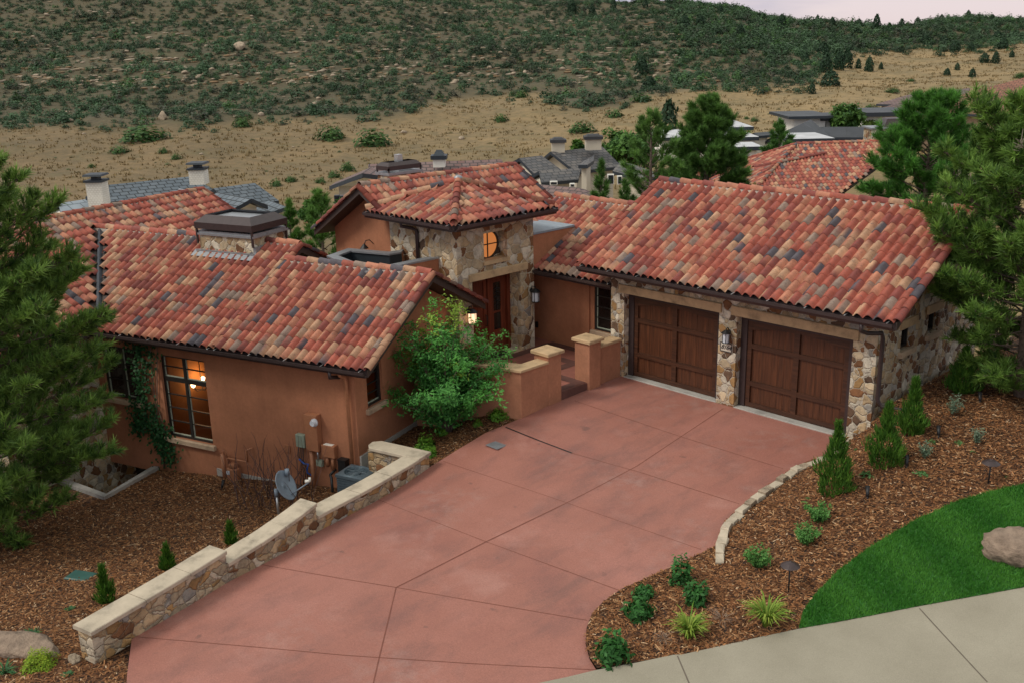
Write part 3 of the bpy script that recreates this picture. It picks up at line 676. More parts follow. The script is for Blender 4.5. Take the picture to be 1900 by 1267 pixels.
# the room behind the lit windows
mb = MB(LW); A_, B_, y0_, y1_, z0_, z1_ = -7.3, -.9, .62, 4.2, -1.7, 1.72
mb.add([(A_, y1_, z0_), (B_, y1_, z0_), (B_, y1_, z1_), (A_, y1_, z1_)], [(0, 1, 2, 3)]); mb.add([(A_, y0_, z0_), (A_, y1_, z0_), (A_, y1_, z1_), (A_, y0_, z1_)], [(0, 1, 2, 3)])
mb.add([(A_, y0_, z1_), (B_, y0_, z1_), (B_, y1_, z1_), (A_, y1_, z1_)], [(0, 1, 2, 3)])
mb.add([(A_, y0_, z0_), (B_, y0_, z0_), (B_, y1_, z0_), (A_, y1_, z0_)], [(0, 1, 2, 3)], None, 1)
mb.build('interior_room', [M['room'], M['roomfloor']], HOUSE)
chp = onpl(374, 716, LW(0, 2.0, 0), LV)
mb = MB(); mb.tube([chp + [0, 0, .9], chp], .012, 6, raw=True)
for i in range(5):
    t = 2 * math.pi * i / 5; q = chp + np.array([.3 * math.cos(t), .3 * math.sin(t), .05]); mb.tube([chp - [0, 0, .1], chp + (q - chp) * .6 - [0, 0, .12], q], .01, 6, raw=True)
cho = mb.build('chandelier', M['black'], None, origin=chp, smooth=True); link(cho, None, 'lit chandelier glowing inside the tall window of the stucco wing', 'chandelier')
for i in range(5):
    t = 2 * math.pi * i / 5; bb = MB(); bb.lathe([(.015, 0), (.05, .03), (.07, .1), (.045, .13)], tuple(chp + np.array([.3 * math.cos(t), .3 * math.sin(t), .05])), 10); bb.build('bulb', M['bulb'], cho, smooth=True)
pl_ = bpy.data.lights.new('chandelier_light', 'POINT'); pl_.energy = 13; pl_.color = (1, .55, .22); pl_.shadow_soft_size = .3
lo_ = bpy.data.objects.new('chandelier_light', pl_); COL.objects.link(lo_); lo_.location = tuple(chp + [0, 0, .3])
# roofs of the left wing
gable(HOUSE, LW, -4.52, 0.0, (0.02, 1.63), (3.04, 3.22), (5.75, 1.82), rake=(False, True), gext=(0, .03))
gable(HOUSE, LW, -12.9, -4.52, (0.02, 1.63), (3.62, 3.53), (5.9, 2.35), rake=(False, True), masks=(lambda a, s: (-12.9 + a) + s * .885 > -8.35, lambda a, s: (5.9 - s * .885 - 3.6) < (-12.9 + a + 12.3)), front_gutter=False)
gutter('gutter', HOUSE, LW(-8.75, .03, 1.625), LW(-4.5, .03, 1.625), -LV, True)
FW = lambda a, t, z: LW(t, a, z)
gable(HOUSE, FW, -3.2, 9.0, (-8.7, 1.62), (-13.0, 3.93), (-17.3, 1.62), masks=(lambda a, s: (-8.7 - s * .88 - 3.2 + a < -8.75) or (a - 3.2 - 3.5 > -8.7 - s * .88 + 12.2), None), front_gutter=False)
va, vb = LW(-12.25, 3.72, 3.60), LW(-8.5, -.02, 1.66); vd = unit(vb - va); vx = unit(np.cross(vd, [0, 0, 1]))
mb = MB(); mb.add([va - vx * .07, va + vx * .07, vb + vx * .07, vb - vx * .07, va + [0, 0, .07], vb + [0, 0, .07]], [(0, 4, 5, 3), (1, 2, 5, 4), (0, 3, 2, 1)], None, 0, raw=True); mb.build('valley_flashing', M['trimdark'], HOUSE)
mb = MB(LW); mb.box(-16.8, -9.2, -2.7, .34, -4.5, 1.5); mb.box(-16.8, -9.2, .34, 8.6, -4.5, 1.5); mb.build('stone_wall', M['stone'], HOUSE)
# ---- stone chimney with its bronze hood on the left wing
mb = MB(LW); mb.box(-7.58, -5.66, 3.06, 4.46, 2.6, 3.74); ch = mb.build('chimney', M['stone_tower'], HOUSE)
mb = MB(LW); mb.box(-7.64, -5.60, 3.0, 4.52, 3.743, 3.80); mb.box(-7.62, -5.62, 3.04, 4.48, 3.80, 3.86); mb.build('chimney_ledge', M['flash'], ch)
mb = MB(LW); mb.box(-7.66, -5.58, 2.94, 3.04, 3.2, 3.33); mb.box(-5.66, -5.56, 3.04, 4.5, 3.25, 3.5)
mb.add([(-7.72, 2.78, 3.19), (-5.52, 2.78, 3.19), (-5.52, 3.0, 3.33), (-7.72, 3.0, 3.33)], [(0, 1, 2, 3)]); mb.build('chimney_flashing', M['flash'], ch)
mb = MB(LW)
X0, X1, Y0, Y1 = -7.66, -5.6, 2.98, 4.5
def ring(k0, z0, k1, z1):
    q = lambda k, z: [(X0 + k, Y0 + k, z), (X1 - k, Y0 + k, z), (X1 - k, Y1 - k, z), (X0 + k, Y1 - k, z)]
    mb.add(q(k0, z0) + q(k1, z1), [(i, (i + 1) % 4, 4 + (i + 1) % 4, 4 + i) for i in range(4)])
ring(0, 3.92, 0, 4.10); ring(0, 4.10, .24, 4.29)
for (xx, yy) in ((X0 + .04, Y0 + .04), (X1 - .04, Y0 + .04), (X1 - .04, Y1 - .04), (X0 + .04, Y1 - .04)): mb.box(xx - .025, xx + .025, yy - .025, yy + .025, 3.5, 3.95)
hood = mb.build('chimney_hood', M['bronze'], ch)
mb = MB(LW); q = lambda k, z: [(X0 + k, Y0 + k, z), (X1 - k, Y0 + k, z), (X1 - k, Y1 - k, z), (X0 + k, Y1 - k, z)]
mb.add(q(.01, 3.93) + q(.01, 4.09) + q(.245, 4.285), [(i, (i + 1) % 4, 4 + (i + 1) % 4, 4 + i) for i in range(4)] + [(4 + i, 4 + (i + 1) % 4, 8 + (i + 1) % 4, 8 + i) for i in range(4)] + [(3, 2, 1, 0)]); mb.add(q(.24, 4.2), [(0, 1, 2, 3)]); mb.build('hood_lining', M['flash'], hood)
for (xx) in (-7.1, -6.1):
    mb = MB(LW); mb.tube([(xx, 3.7, 3.8), (xx, 3.7, 3.95)], .16, 14); mb.build('flue', M['black'], ch, smooth=True)
pipe_part('downspout', [(-.78, .02, 1.5), (-.78, .05, 1.40), (-.76, .2, 1.32), (-.76, .24, 1.2), (-.74, .26, -1.9)], .045, 'pipe', HOUSE, 10, LW)
pipe_part('gutter_outlet', [(-.98, -.06, 1.52), (-.98, -.06, 1.36), (-.9, .2, 1.3)], .05, 'bronze', HOUSE, 10, LW)
# ================================================================== THE GROUND
HY = [-16, -11, -10, -8.3, -7, -6, -5.5, -4, -3, 0]; HLE = [-.50, -.58, -.60, -.62, -.61, -.50, -.42, -.17, -.08, 0]; HCE = [-.46, -.55, -.54, -.50, -.45, -.41, -.38, -.27, -.20, 0]
def hd(x, y):
    t = min(1.0, max(0.0, x / 3.5)); return interp(y, HY, HLE) * (1 - t) + interp(y, HY, HCE) * t
def topat(u, v, q): d = ray(u, v); t = ((q[0] - CAM[0]) * d[0] + (q[1] - CAM[1]) * d[1]) / (d[0] ** 2 + d[1] ** 2); return float(CAM[2] + d[2] * t)
RIGHT = [(1575, 812), (1533, 846), (1473, 870), (1415, 911), (1376, 941), (1343, 974), (1327, 1016), (1312, 1024), (1240, 1058), (1153, 1096), (1118, 1121), (1098, 1143), (1088, 1170), (1087, 1195), (1094, 1222), (1107, 1243)]
_dr = [hit(u, v, hd) for u, v in RIGHT]; _m = sorted([(p[1], p[0]) for p in _dr]); YE = [p[0] for p in _m]; XE = [p[1] for p in _m]
def hR(x, y):
    A = interp(y, [-10.5, -7, -4, -1.5, .5], [.05, .2, .55, .8, .92])
    t = (x - interp(y, YE, XE)) / interp(y, [-8, -1, .3], [3.0, 1.8, .9])
    return hd(x, y) + .05 + A * ss(t)
def hL(x, y):
    lx, ly = toL(x, y); return -2.27 + .1 * (min(lx, 3) + 7.3) + .1 * (.4 - ly)
def hB(x, y):
    lx, ly = toL(x, y); t = ss((lx + .45) / 2.2); return -.84 * (1 - t) + (hd(x, y) - .05) * t
def region(name, poly, h, mat, res=.5, dz=0.0, **kw):
    P = [np.array(p[:2], float) for p in poly]; B = []
    for i in range(len(P)):
        a_, b_ = P[i], P[(i + 1) % len(P)]; k = max(1, int(np.linalg.norm(b_ - a_) / res))
        for j in range(k): B.append(a_ + (b_ - a_) * j / k)
    x0, y0 = np.min(B, 0); x1, y1 = np.max(B, 0)
    I = []
    for x in np.arange(x0 + res / 2, x1, res):
        for y in np.arange(y0 + res / 2, y1, res):
            if inside(x, y, B): I.append((x, y))
    n = len(B); V = [Vector((p[0], p[1])) for p in B] + [Vector(p) for p in I]
    ov, oe, of, *_ = delaunay_2d_cdt(V, [(i, (i + 1) % n) for i in range(n)], [list(range(n))], 1, 1e-5)
    me = bpy.data.meshes.new(name); me.from_pydata([(v.x, v.y, h(v.x, v.y) + dz) for v in ov], [], [f if (ov[f[1]] - ov[f[0]]).cross(ov[f[2]] - ov[f[0]]) > 0 else f[::-1] for f in of])
    me.materials.append(mat); me.polygons.foreach_set('use_smooth', [True] * len(me.polygons)); me.update()
    o = bpy.data.objects.new(name, me); return link(o, kind=kw.get('kind', 'structure'))
def inside(x, y, B):
    c = False; n = len(B); j = n - 1
    for i in range(n):
        xi, yi = B[i][0], B[i][1]; xj, yj = B[j][0], B[j][1]
        if (yi > y) != (yj > y) and x < (xj - xi) * (y - yi) / (yj - yi) + xi: c = not c
        j = i
    return c
H = lambda pts, h: [hit(u, v, h) for u, v in pts]
LEFT = [(245, 1180), (425, 1078), (590, 985), (700, 920), (797, 866), (850, 833), (900, 803), (967, 775)]
dl = H(LEFT, hd); dr = H(RIGHT, hd); SW0 = hit(1050, 1262, hd)[:2]
EX = hit(236, 1250, hd)[:2]; EX2 = hit(222, 1420, hd)[:2]
drive_poly = [tuple(EX2), tuple(EX)] + [tuple(p[:2]) for p in dl] + [(-.06, -3.6), (-.06, -.9), (-.1, 0), (.12, .0), (.12, .31), (3.1, .31), (3.1, .0), (3.61, .0), (3.61, .31), (6.58, .31), (6.58, .05)] + [tuple(p[:2]) for p in dr] + [tuple(SW0), tuple(SW0 + [-.7, -1.3]), tuple(SW0 + [-1.4, -3]), tuple(SW0 + [-2, -7])]
region('driveway', drive_poly, hd, M['drive'], .6)
def strip(mb, pts, h, wd=.022, dz=.004):
    P = []
    for i in range(len(pts) - 1):
        a_, b_ = np.array(pts[i][:2]), np.array(pts[i + 1][:2]); k = max(1, int(np.linalg.norm(b_ - a_) / .5))
        P += [a_ + (b_ - a_) * j / k for j in range(k)]
    P.append(np.array(pts[-1][:2]))
    for i in range(len(P) - 1):
        d = unit(P[i + 1] - P[i]); x = np.array([d[1], -d[0]]) * wd / 2
        q = [P[i] - x, P[i] + x, P[i + 1] + x, P[i + 1] - x]
        mb.add([(p[0], p[1], h(p[0], p[1]) + dz) for p in q], [(0, 1, 2, 3)], None, 0, raw=True)
JO = [[(1342, 757.5), (1182, 864), (1052, 932), (901.5, 1004.4), (735, 1089), (703, 1222), (691, 1275)], [(1066, 743), (1274, 813), (1453, 869)], [(938, 792), (1061, 840), (1182, 874), (1371, 934)],
      [(819, 854), (1051, 932), (1301, 1019)], [(691, 922), (901, 1004), (1153, 1096)], [(480, 1046), (735, 1089), (1089, 1150)], [(245, 1180), (640, 1215), (1107, 1242)]]
mb = MB()
for i, j in enumerate(JO): strip(mb, H(j, hd), hd, .02 if i == 0 else .014)
o = mb.build('driveway_joints', M['joint'], kind='structure')
mb = MB(); strip(mb, H([(938, 792), (1000, 817), (1061, 840)], hd), hd, .036, .006); mb.build('driveway_drain_gap', M['black'], kind='structure')
# drain grate
c = hit(923, 825, hd); mb = MB()
mb.box(c[0] - .2, c[0] + .2, c[1] - .2, c[1] + .2, c[2] + .002, c[2] + .012)
for i in range(9): mb.box(c[0] - .18, c[0] + .18, c[1] - .18 + i * .042, c[1] - .155 + i * .042, c[2] + .012, c[2] + .02)
o = mb.build('drain_grate', M['flash'], origin=c); link(o, None, 'square grey drain grate set into the red driveway by the planting bed', 'drain')
# sidewalk, lawn and planting beds
SWT = [(1030, 1267), (1107, 1243), (1250, 1215), (1268, 1214), (1480, 1167), (1700, 1126), (1900, 1090)]
swt = H(SWT, hR); e_ = unit(swt[-1] - swt[2]); far = swt[-1] + e_ * 9
nrm = unit(np.array([e_[1], -e_[0], 0]))
if nrm @ (CAM - swt[-1]) < 0: nrm = -nrm
sw_poly = [tuple(SW0)] + [tuple(p[:2]) for p in swt[1:]] + [tuple(far[:2]), tuple((far + nrm * 3.2)[:2]), tuple((swt[-1] + nrm * 3.2)[:2]), tuple((swt[3] + nrm * 3.2)[:2]), tuple(SW0 + [-1, -1.9])]
hS = lambda x, y: hR(x, y) + .012
region('sidewalk', sw_poly, hS, M['walk'], .6)
mb = MB()
for a_, b_ in (((1257, 1216), (1282, 1275)), ((1706, 1128), (1832, 1265))): strip(mb, H([a_, b_], hS), hS, .02)
mb.build('sidewalk_joints', plain('sidewalk_joint', (.13, .105, .08), .9), kind='structure')
LAWN = [(1482, 1167), (1490, 1135), (1515, 1100), (1560, 1055), (1620, 1012), (1690, 970), (1770, 933), (1840, 912), (1900, 899)]
lw_ = H(LAWN, hR)
lawn_poly = [tuple(p[:2]) for p in lw_] + [(12.5, .3), (16, 3.6), tuple(far[:2])] + [tuple(p[:2]) for p in swt[-1:-4:-1]]
region('lawn_ground', lawn_poly, hR, M['lawnbase'], .5, .02)
bed_poly = [(6.58, .05)] + [tuple(p[:2]) for p in dr] + [tuple(p[:2]) for p in swt[2:5]] + [tuple(p[:2]) for p in lw_[:]] + [(12.5, .3), (16, 3.6), tuple(far[:2]), (24, 12), (7.0, 12), (7.0, .2)]
region('planting_bed', bed_poly, hR, M['mulch'], .35)
M['asphalt'] = plain('street_asphalt', (.06, .058, .055), .9, 0, .2, 30)
st_in = [tuple(SW0 + [-1, -1.9]), tuple((swt[3] + nrm * 3.2)[:2]), tuple((swt[-1] + nrm * 3.2)[:2]), tuple((far + nrm * 3.2)[:2])]
region('street', [tuple(EX2)] + [tuple(SW0 + [-2, -7])] + st_in + [tuple((far + nrm * 13)[:2]), tuple((swt[3] + nrm * 13)[:2]), (EX2[0] + 4, -30), (EX2[0] - 2, -30)], lambda x, y: hR(x, y) - .13, M['asphalt'], 1.0)
# left garden: mulch falling towards the wing
left_poly = [tuple(LW(-7.25, .33, 0)[:2]), tuple(LW(-.62, .33, 0)[:2]), tuple(LW(-.62, .9, 0)[:2]), tuple(dl[4][:2] - [.1, -.1])] + [(p[0] - .12, p[1]) for p in dl[3::-1]] + [tuple(EX - [.0, 0]), tuple(EX2), (EX2[0], -24), (-3, -24), (-22, -22), (-22, -13)]
cu = [LW(-7.32, .33, 0), hit(194, 928, hL), hit(88, 890, hL), hit(-120, 850, hL)]
left_poly += [tuple(p[:2]) for p in cu[::-1]]
region('left_garden_bed', left_poly, hL, M['mulch'], .45)
# small bed between wing, courtyard wall and driveway
bedB = [tuple(LW(-.56, .9, 0)[:2]), tuple(dl[4][:2] - [.1, -.1])] + [tuple(p[:2]) for p in dl[4:]] + [(-.04, -3.7), tuple(LW(-.56, 3.1, 0)[:2])]
region('entry_planting_bed', bedB, hB, M['mulch'], .3)
# window well
mb = MB(); A_, B_, C_ = cu[0], cu[1], cu[2]
def wallseg(mb, P, th, zt, zb, side=1):
    """P list of (x,y,ztop); thickness to the left of the run"""
    P = [np.array(p, float) for p in P]; n = len(P); Q = []
    for i in range(n):
        d = unit((P[min(i + 1, n - 1)] - P[max(0, i - 1)])[:2]); Q.append(P[i][:2] + side * th * np.array([-d[1], d[0]]))
    for i in range(n - 1):
        p, q, r_, s_ = P[i][:2], P[i + 1][:2], Q[i + 1], Q[i]; za, zc = (zt[i], zt[i + 1]); zl = zb if not isinstance(zb, (list, tuple)) else zb[i]
        mb.add([(*p, zl), (*q, zl), (*r_, zl), (*s_, zl), (*p, za), (*q, zc), (*r_, zc), (*s_, za)], [(0, 3, 2, 1), (4, 5, 6, 7), (0, 1, 5, 4), (1, 2, 6, 5), (2, 3, 7, 6), (3, 0, 4, 7)], None, 0, raw=True)
    return Q
wallseg(mb, [A_, B_, C_], .2, [hL(*p[:2]) + .1 for p in (A_, B_, C_)], -4.4, -1)
o = mb.build('window_well_curb', M['concrete'], origin=A_); link(o, None, 'grey concrete curb round the sunken window well of the stucco wing', 'curb')
mb = MB(); mb.add([tuple(LW(-13, .3, -3.6)), tuple(LW(-7.3, .3, -3.6)), (B_[0], B_[1], -3.6), (C_[0], C_[1], -3.6), (-16, -14, -3.6)], [(4, 3, 2, 1, 0)], None, 0, raw=True); mb.build('window_well_floor', M['concrete'], kind='structure')
# ------------------------------------------------------------------ stone retaining wall, three tiers and a return
wp = {'a': hit(177, 1223, hd), 'c': hit(425, 1078, hd), 'd': hit(590, 985, hd), 'f': hit(797, 866, hd)}
TIERS = [('a', 'c', topat(173, 1168, wp['a']), topat(424, 1019, wp['c'])), ('c', 'd', topat(424, 1043, wp['c']), topat(591, 931, wp['d'])), ('d', 'f', topat(591, 955, wp['d']), topat(797, 838, wp['f']))]
print('TIERS', TIERS, wp)
RW = empty('retaining_wall', (wp['c'][0], wp['c'][1], 0), 'low stepped ledgestone wall with pale limestone caps along the left edge of the driveway', 'wall')
def mid(p, q, t, bow): v = p + (q - p) * t; d = unit((q - p)[:2]); return v + np.array([d[1], -d[0], 0]) * bow
for (p, q, za, zb) in TIERS:
    A_, B_ = wp[p].copy(), wp[q].copy()
    P = [mid(A_, B_, t, .06 * math.sin(math.pi * t) * (1 if p != 'a' else .4)) for t in np.linspace(0, 1, 6)]
    mb = MB(); wallseg(mb, P, .36, list(np.linspace(za - .075, zb - .075, 6)), -2.3 if p != 'a' else -.6, 1); mb.build('stone_course', M['stone_low'], RW, bevel=.012)
    cuts = [0, random.uniform(.3, .36), random.uniform(.6, .7), 1]
    for i in range(3):
        t0, t1 = cuts[i], cuts[i + 1]
        if p == 'a' and i == 0: t0 = -.012
        Q = [mid(A_, B_, t, .06 * math.sin(math.pi * max(0, t)) * (1 if p != 'a' else .4)) for t in (t0 + .002, (t0 + t1) / 2, t1 - .002)]
        d = unit((B_ - A_)[:2]); out = np.array([d[1], -d[0], 0]); Q = [v + out * .04 for v in Q]
        cbm = MB(); n_ = len(Q); zt = [za + (zb - za) * t + random.uniform(-.004, .004) for t in (t0, (t0 + t1) / 2, t1)]
        inn_ = [v - out * .45 for v in Q]; vs = []
        for k in range(n_): vs += [(*Q[k][:2], zt[k] - .072), (*Q[k][:2], zt[k] - .012), (*(Q[k] - out * .012)[:2], zt[k]), (*(inn_[k] + out * .012)[:2], zt[k]), (*inn_[k][:2], zt[k] - .012), (*inn_[k][:2], zt[k] - .072)]
        fs = [(5, 4, 3, 2, 1, 0), tuple(range(6 * n_ - 6, 6 * n_))]
        for k in range(n_ - 1):
            for j in range(6): fs.append((k * 6 + j, k * 6 + (j + 1) % 6, (k + 1) * 6 + (j + 1) % 6, (k + 1) * 6 + j))
        cbm.add(vs, fs, None, 0, raw=True); cbm.build('cap_stone', M['cap'], RW)
F_ = wp['f']; gz = TIERS[2][3]; ga = onz(700, 817, gz); print('return end', toL(ga[0], ga[1]), gz); d_ = unit((ga - F_)[:2]); pr_ = np.array([-d_[1], d_[0]])
if pr_ @ (np.array([3.5, -15]) - F_[:2]) < 0: pr_ = -pr_
E0 = F_[:2] + np.array([0, 0]); E1 = ga[:2]
mb = MB(); mb.prism([tuple(E0 - d_ * .0 - d_ * 0.005), tuple(E1), tuple(E1 + pr_ * .38), tuple(E0 + pr_ * .38)], -2.4, gz - .075); mb.build('stone_course', M['stone_low'], RW, bevel=.012)
mb = MB(); o_ = -pr_ * .04
cpoly = [E0 + o_ - d_ * .04, E0 + (E1 - E0) * .6 + o_, E1 + o_ - d_ * .1, E1 + d_ * .06 + pr_ * .1, E1 + d_ * .03 + pr_ * .3, E1 + pr_ * .44 - d_ * .1, E0 + pr_ * .44 - d_ * .04]
mb.prism([tuple(p) for p in cpoly], gz - .072, gz + .006); mb.build('cap_stone', M['cap'], RW, bevel=.012)
# ------------------------------------------------------------------ edging stones of the right bed
ED = [(1583, 806), (1555, 829), (1533, 842), (1473, 866), (1415, 907), (1376, 937), (1342, 970), (1328, 1012), (1330, 1043)]
ep = [hit(u, v, lambda x, y: hd(x, y) + .14) for u, v in ED]
EDG = empty('stone_edging', tuple(ep[4]), 'curved row of rough pale edging stones between driveway and right mulch bed', 'edging')
acc = [0]
for i in range(len(ep) - 1): acc.append(acc[-1] + np.linalg.norm(ep[i + 1] - ep[i]))
s = 0.0
def along(s): i = min(len(ep) - 2, max(0, int(np.searchsorted(acc, s)) - 1)); t = (s - acc[i]) / (acc[i + 1] - acc[i]); return ep[i] + (ep[i + 1] - ep[i]) * t
while s < acc[-1] - .12:
    ln = random.uniform(.2, .36); p = along(s + .006); q = along(min(acc[-1], s + ln - .006)); d = unit((q - p)[:2]); x = np.array([d[1], -d[0]])
    if x[0] < 0: x = -x
    z0 = hd(*p[:2]) - .05; z1 = hd(*p[:2]) + random.uniform(.11, .17); wd = random.uniform(.15, .2); j = lambda: random.uniform(-.014, .014); ch = .022
    P2, Q2 = p[:2] - x * .02, q[:2] - x * .02
    b = [P2, Q2, Q2 + x * wd, P2 + x * wd]; cc = sum(b) / 4
    vs = [(*v, z0) for v in b] + [(v[0] + j(), v[1] + j(), z1 - ch + j()) for v in b] + [tuple(cc + (v - cc) * .84) + (z1 + j(),) for v in b]
    fs = [(8, 9, 10, 11)]
    for k in range(4): m_ = (k + 1) % 4; fs += [(k, m_, 4 + m_, 4 + k), (4 + k, 4 + m_, 8 + m_, 8 + k)]
    mb = MB(); mb.add(vs, fs, None, 0, raw=True); mb.build('edging_stone', M['cap'] if random.random() < .75 else M['rock2'], EDG, smooth=False); s += ln
# ------------------------------------------------------------------ courtyard: patio, low stucco walls and piers
mb = MB(); patio = [(-.02, -3.75), (-.02, .0), (-.33, .0), (-.33, .75), (-5.0, .75), (-5.0, .062), (-3.29, .062), (-3.29, -.45), (-3.78, -.45), (-3.78, -2.35), (-3.29, -2.35), (-3.29, -2.8), tuple(LW(-.6, 4.9, 0)[:2]), tuple(LW(-.6, 2.9, 0)[:2])]
region('patio', patio, lambda x, y: .155, M['patio'], .8)
mb = MB()
for (p, q) in (((-3.2, .6), (-.5, .6)), ((-3.1, .6), (-3.1, -2.2)), ((-1.35, .5), (-1.35, -3.2)), ((-2.9, -.35), (-1.5, -.35)), ((-1.2, -1.5), (-.05, -1.5)), ((-.16, -.95), (-.16, -2.35))): strip(mb, [p, q], lambda x, y: .155, .3 if p[0] != -.16 else .26, .004 + .0012 * len(mb.f) / 4)
mb.build('patio_border', M['patio_dark'], kind='structure')
mb = MB(); mb.box(-.018, .02, -2.36, -1.32, -.3, .154); mb.build('patio_step_riser', M['patio_dark'], kind='structure')
mb = MB(); mb.box(-.12, -.022, -3.7, -.95, -.6, .15); mb.build('patio_edge', M['patio_dark'], kind='structure')
CY = empty('courtyard_wall', (.1, -3.2, 0), 'low terracotta stucco courtyard wall with buff caps wrapping the patio left of the gate opening', 'wall')
c0 = hit(968, 776, hd)[:2]; print('court corner', c0, topat(968, 686, c0), 'pier', hit(1016, 751, hd), hit(1048, 743, hd), topat(1016, 665, hit(1016, 751, hd)), hit(1096, 721, hd)); WT = topat(968, 686, c0); LXc, LYc = toL(*c0); g0_ = LW(-.55, LYc + .05, 0)[:2]
mb = MB()
d1 = unit(g0_ - c0); n1 = np.array([d1[1], -d1[0]]); n1 = n1 if n1 @ np.array([0, 1.]) > 0 else -n1
inner = c0 + np.array([-.3, .3])
PX = .02; mb.prism([tuple(c0), (PX, -2.84), (PX - .3, -2.84), tuple(inner), tuple(g0_ + n1 * .28), tuple(g0_)], -1.3, WT - .07); mb.build('wall_body', M['stucco_light'], CY)
mb = MB(); mb.prism([tuple(c0 + [.05, -.04]), (PX + .05, -2.845), (PX - .35, -2.845), tuple(inner + [-.05, .05]), tuple(g0_ + n1 * .33), tuple(g0_ - n1 * .05)], WT - .068, WT); mb.build('cap_stone', M['sandstone'], CY, bevel=.012)
def pier(root, x0, x1, y0, y1, z):
    mb = MB(); mb.box(x0, x1, y0, y1, -.4, z); mb.build('pier', M['stucco_light'], root, bevel=.02)
    mb = MB(); mb.slab(x0 - .06, x1 + .06, y0 - .06, y1 + .06, z + .002, z + .09, .02, 0, .006); mb.build('pier_cap', M['sandstone'], root)
pier(CY, -.46, .04, -2.84, -2.36, 1.22)
CY2 = empty('courtyard_wall', (.05, -.6, 0), 'short stucco garden wall and capped pier joined to the stone garage corner', 'wall')
pier(CY2, -.42, .10, -1.36, -.9, 1.22)
mb = MB(); mb.box(-.26, .02, -.9, -.01, -.2, 1.0); mb.build('wall_body', M['stucco_light'], CY2)
mb = MB(); mb.slab(-.31, .07, -.9, -.012, 1.002, 1.075, .015, 0, .004); mb.build('cap_stone', M['sandstone'], CY2)
# ------------------------------------------------------------------ hillside and valley behind
hor = lambda u: 112 - .0278 * u - 0 * u
UU = [-300, 0, 600, 950, 1300, 1500, 1700, 1900, 2300]
DD = [26, 45, 70, 90, 115, 140, 170, 205, 245, 295, 345]
VV = {-300: [None, None, 480, 392, 322, 258, 200, 122, 42, -40, -95], 0: [None, None, 480, 392, 322, 258, 200, 122, 42, -40, -95], 600: [None, None, 460, 385, 312, 250, 190, 118, 45, -22, -62],
      950: [None, None, 450, 372, 300, 242, 185, 125, 66, 20, -8], 1300: [None, None, 430, 340, 272, 218, 166, 112, 64, 28, 5], 1500: [None, None, 420, 318, 255, 205, 165, 128, 90, 60, 37],
      1700: [None, None, 410, 300, 240, 196, 165, 135, 105, 74, 44], 1900: [None, None, 400, 285, 228, 185, 152, 122, 95, 66, 38], 2300: [None, None, 400, 285, 228, 185, 152, 122, 95, 66, 38]}
RIDGE_U = [-300, 600, 900, 1050, 1150, 1250, 1330, 1380, 1430, 1500, 1560, 1620, 1650, 1700, 1750, 1800, 1850, 1900, 2300]
RIDGE_V = [-95, -60, -10, 2, 6, 8, 12, 25, 37, 43, 48, 58, 56, 48, 39, 33, 38, 41, 41]
ZT = {}
for u in UU:
    row = []
    for i, d in enumerate(DD):
        v = VV[u][i]
        if v is None: row.append(-5.2 if d < 30 else -6.4)
        else: row.append(float((CAM + ray(u, v) * d)[2]))
    ZT[u] = row
def zhill(u, d):
    i = max(0, min(len(UU) - 2, int(np.searchsorted(UU, u)) - 1)); t = min(1, max(0, (u - UU[i]) / (UU[i + 1] - UU[i]))); t = t * t * (3 - 2 * t) * .5 + t * .5
    za = np.interp(d, DD, ZT[UU[i]]); zb = np.interp(d, DD, ZT[UU[i + 1]]); z = za * (1 - t) + zb * t
    if d > 300:
        r = float((CAM + ray(u, np.interp(u, RIDGE_U, RIDGE_V)) * 345)[2]); k = (d - 300) / 45
        z = z * (1 - min(1, k)) + r * min(1, k)
        if d > 345: z = r - (d - 345) * .16
    return z
FH = unit(np.array([CM[2][0], CM[2][1], 0])); RH = np.array([FH[1], -FH[0], 0])
def uvd(x, y):
    """column of the picture and depth of a place on the hill"""
    q = np.array([x, y, 8.64]) - CAM; c = CM @ q; return 950 + FPX * c[0] / max(1, c[2]), c[2]
def gpt(u, d):
    z = zhill(u, d)
    for _ in range(6):
        # row at which this depth has height z
        dx = CM.T @ np.array([(u - 950) / FPX, 0, 1.0]) * d; up = CM.T @ np.array([0, 1 / FPX, 0]) * d
        v = (z - CAM[2] - dx[2]) / up[2]; p = CAM + dx + up * v
    return p
SB_U = [-300, 0, 200, 400, 520, 600, 700, 760, 800, 900, 1000, 1060, 1150, 1200, 1300, 1400, 1500, 1540, 1580, 1650, 1750, 1850, 1900, 2300]
SB_V = [238, 238, 240, 234, 226, 218, 226, 216, 190, 182, 176, 208, 205, 182, 168, 164, 164, 128, 104, 90, 92, 88, 78, 78]
us = list(np.arange(-420, 2330, 22)); ds = list(np.arange(26, 120, 3.5)) + list(np.arange(120, 345, 4.5)) + [345, 352, 365, 400, 460]
V = []; C_ = []
hz = lambda x, y: 0.0
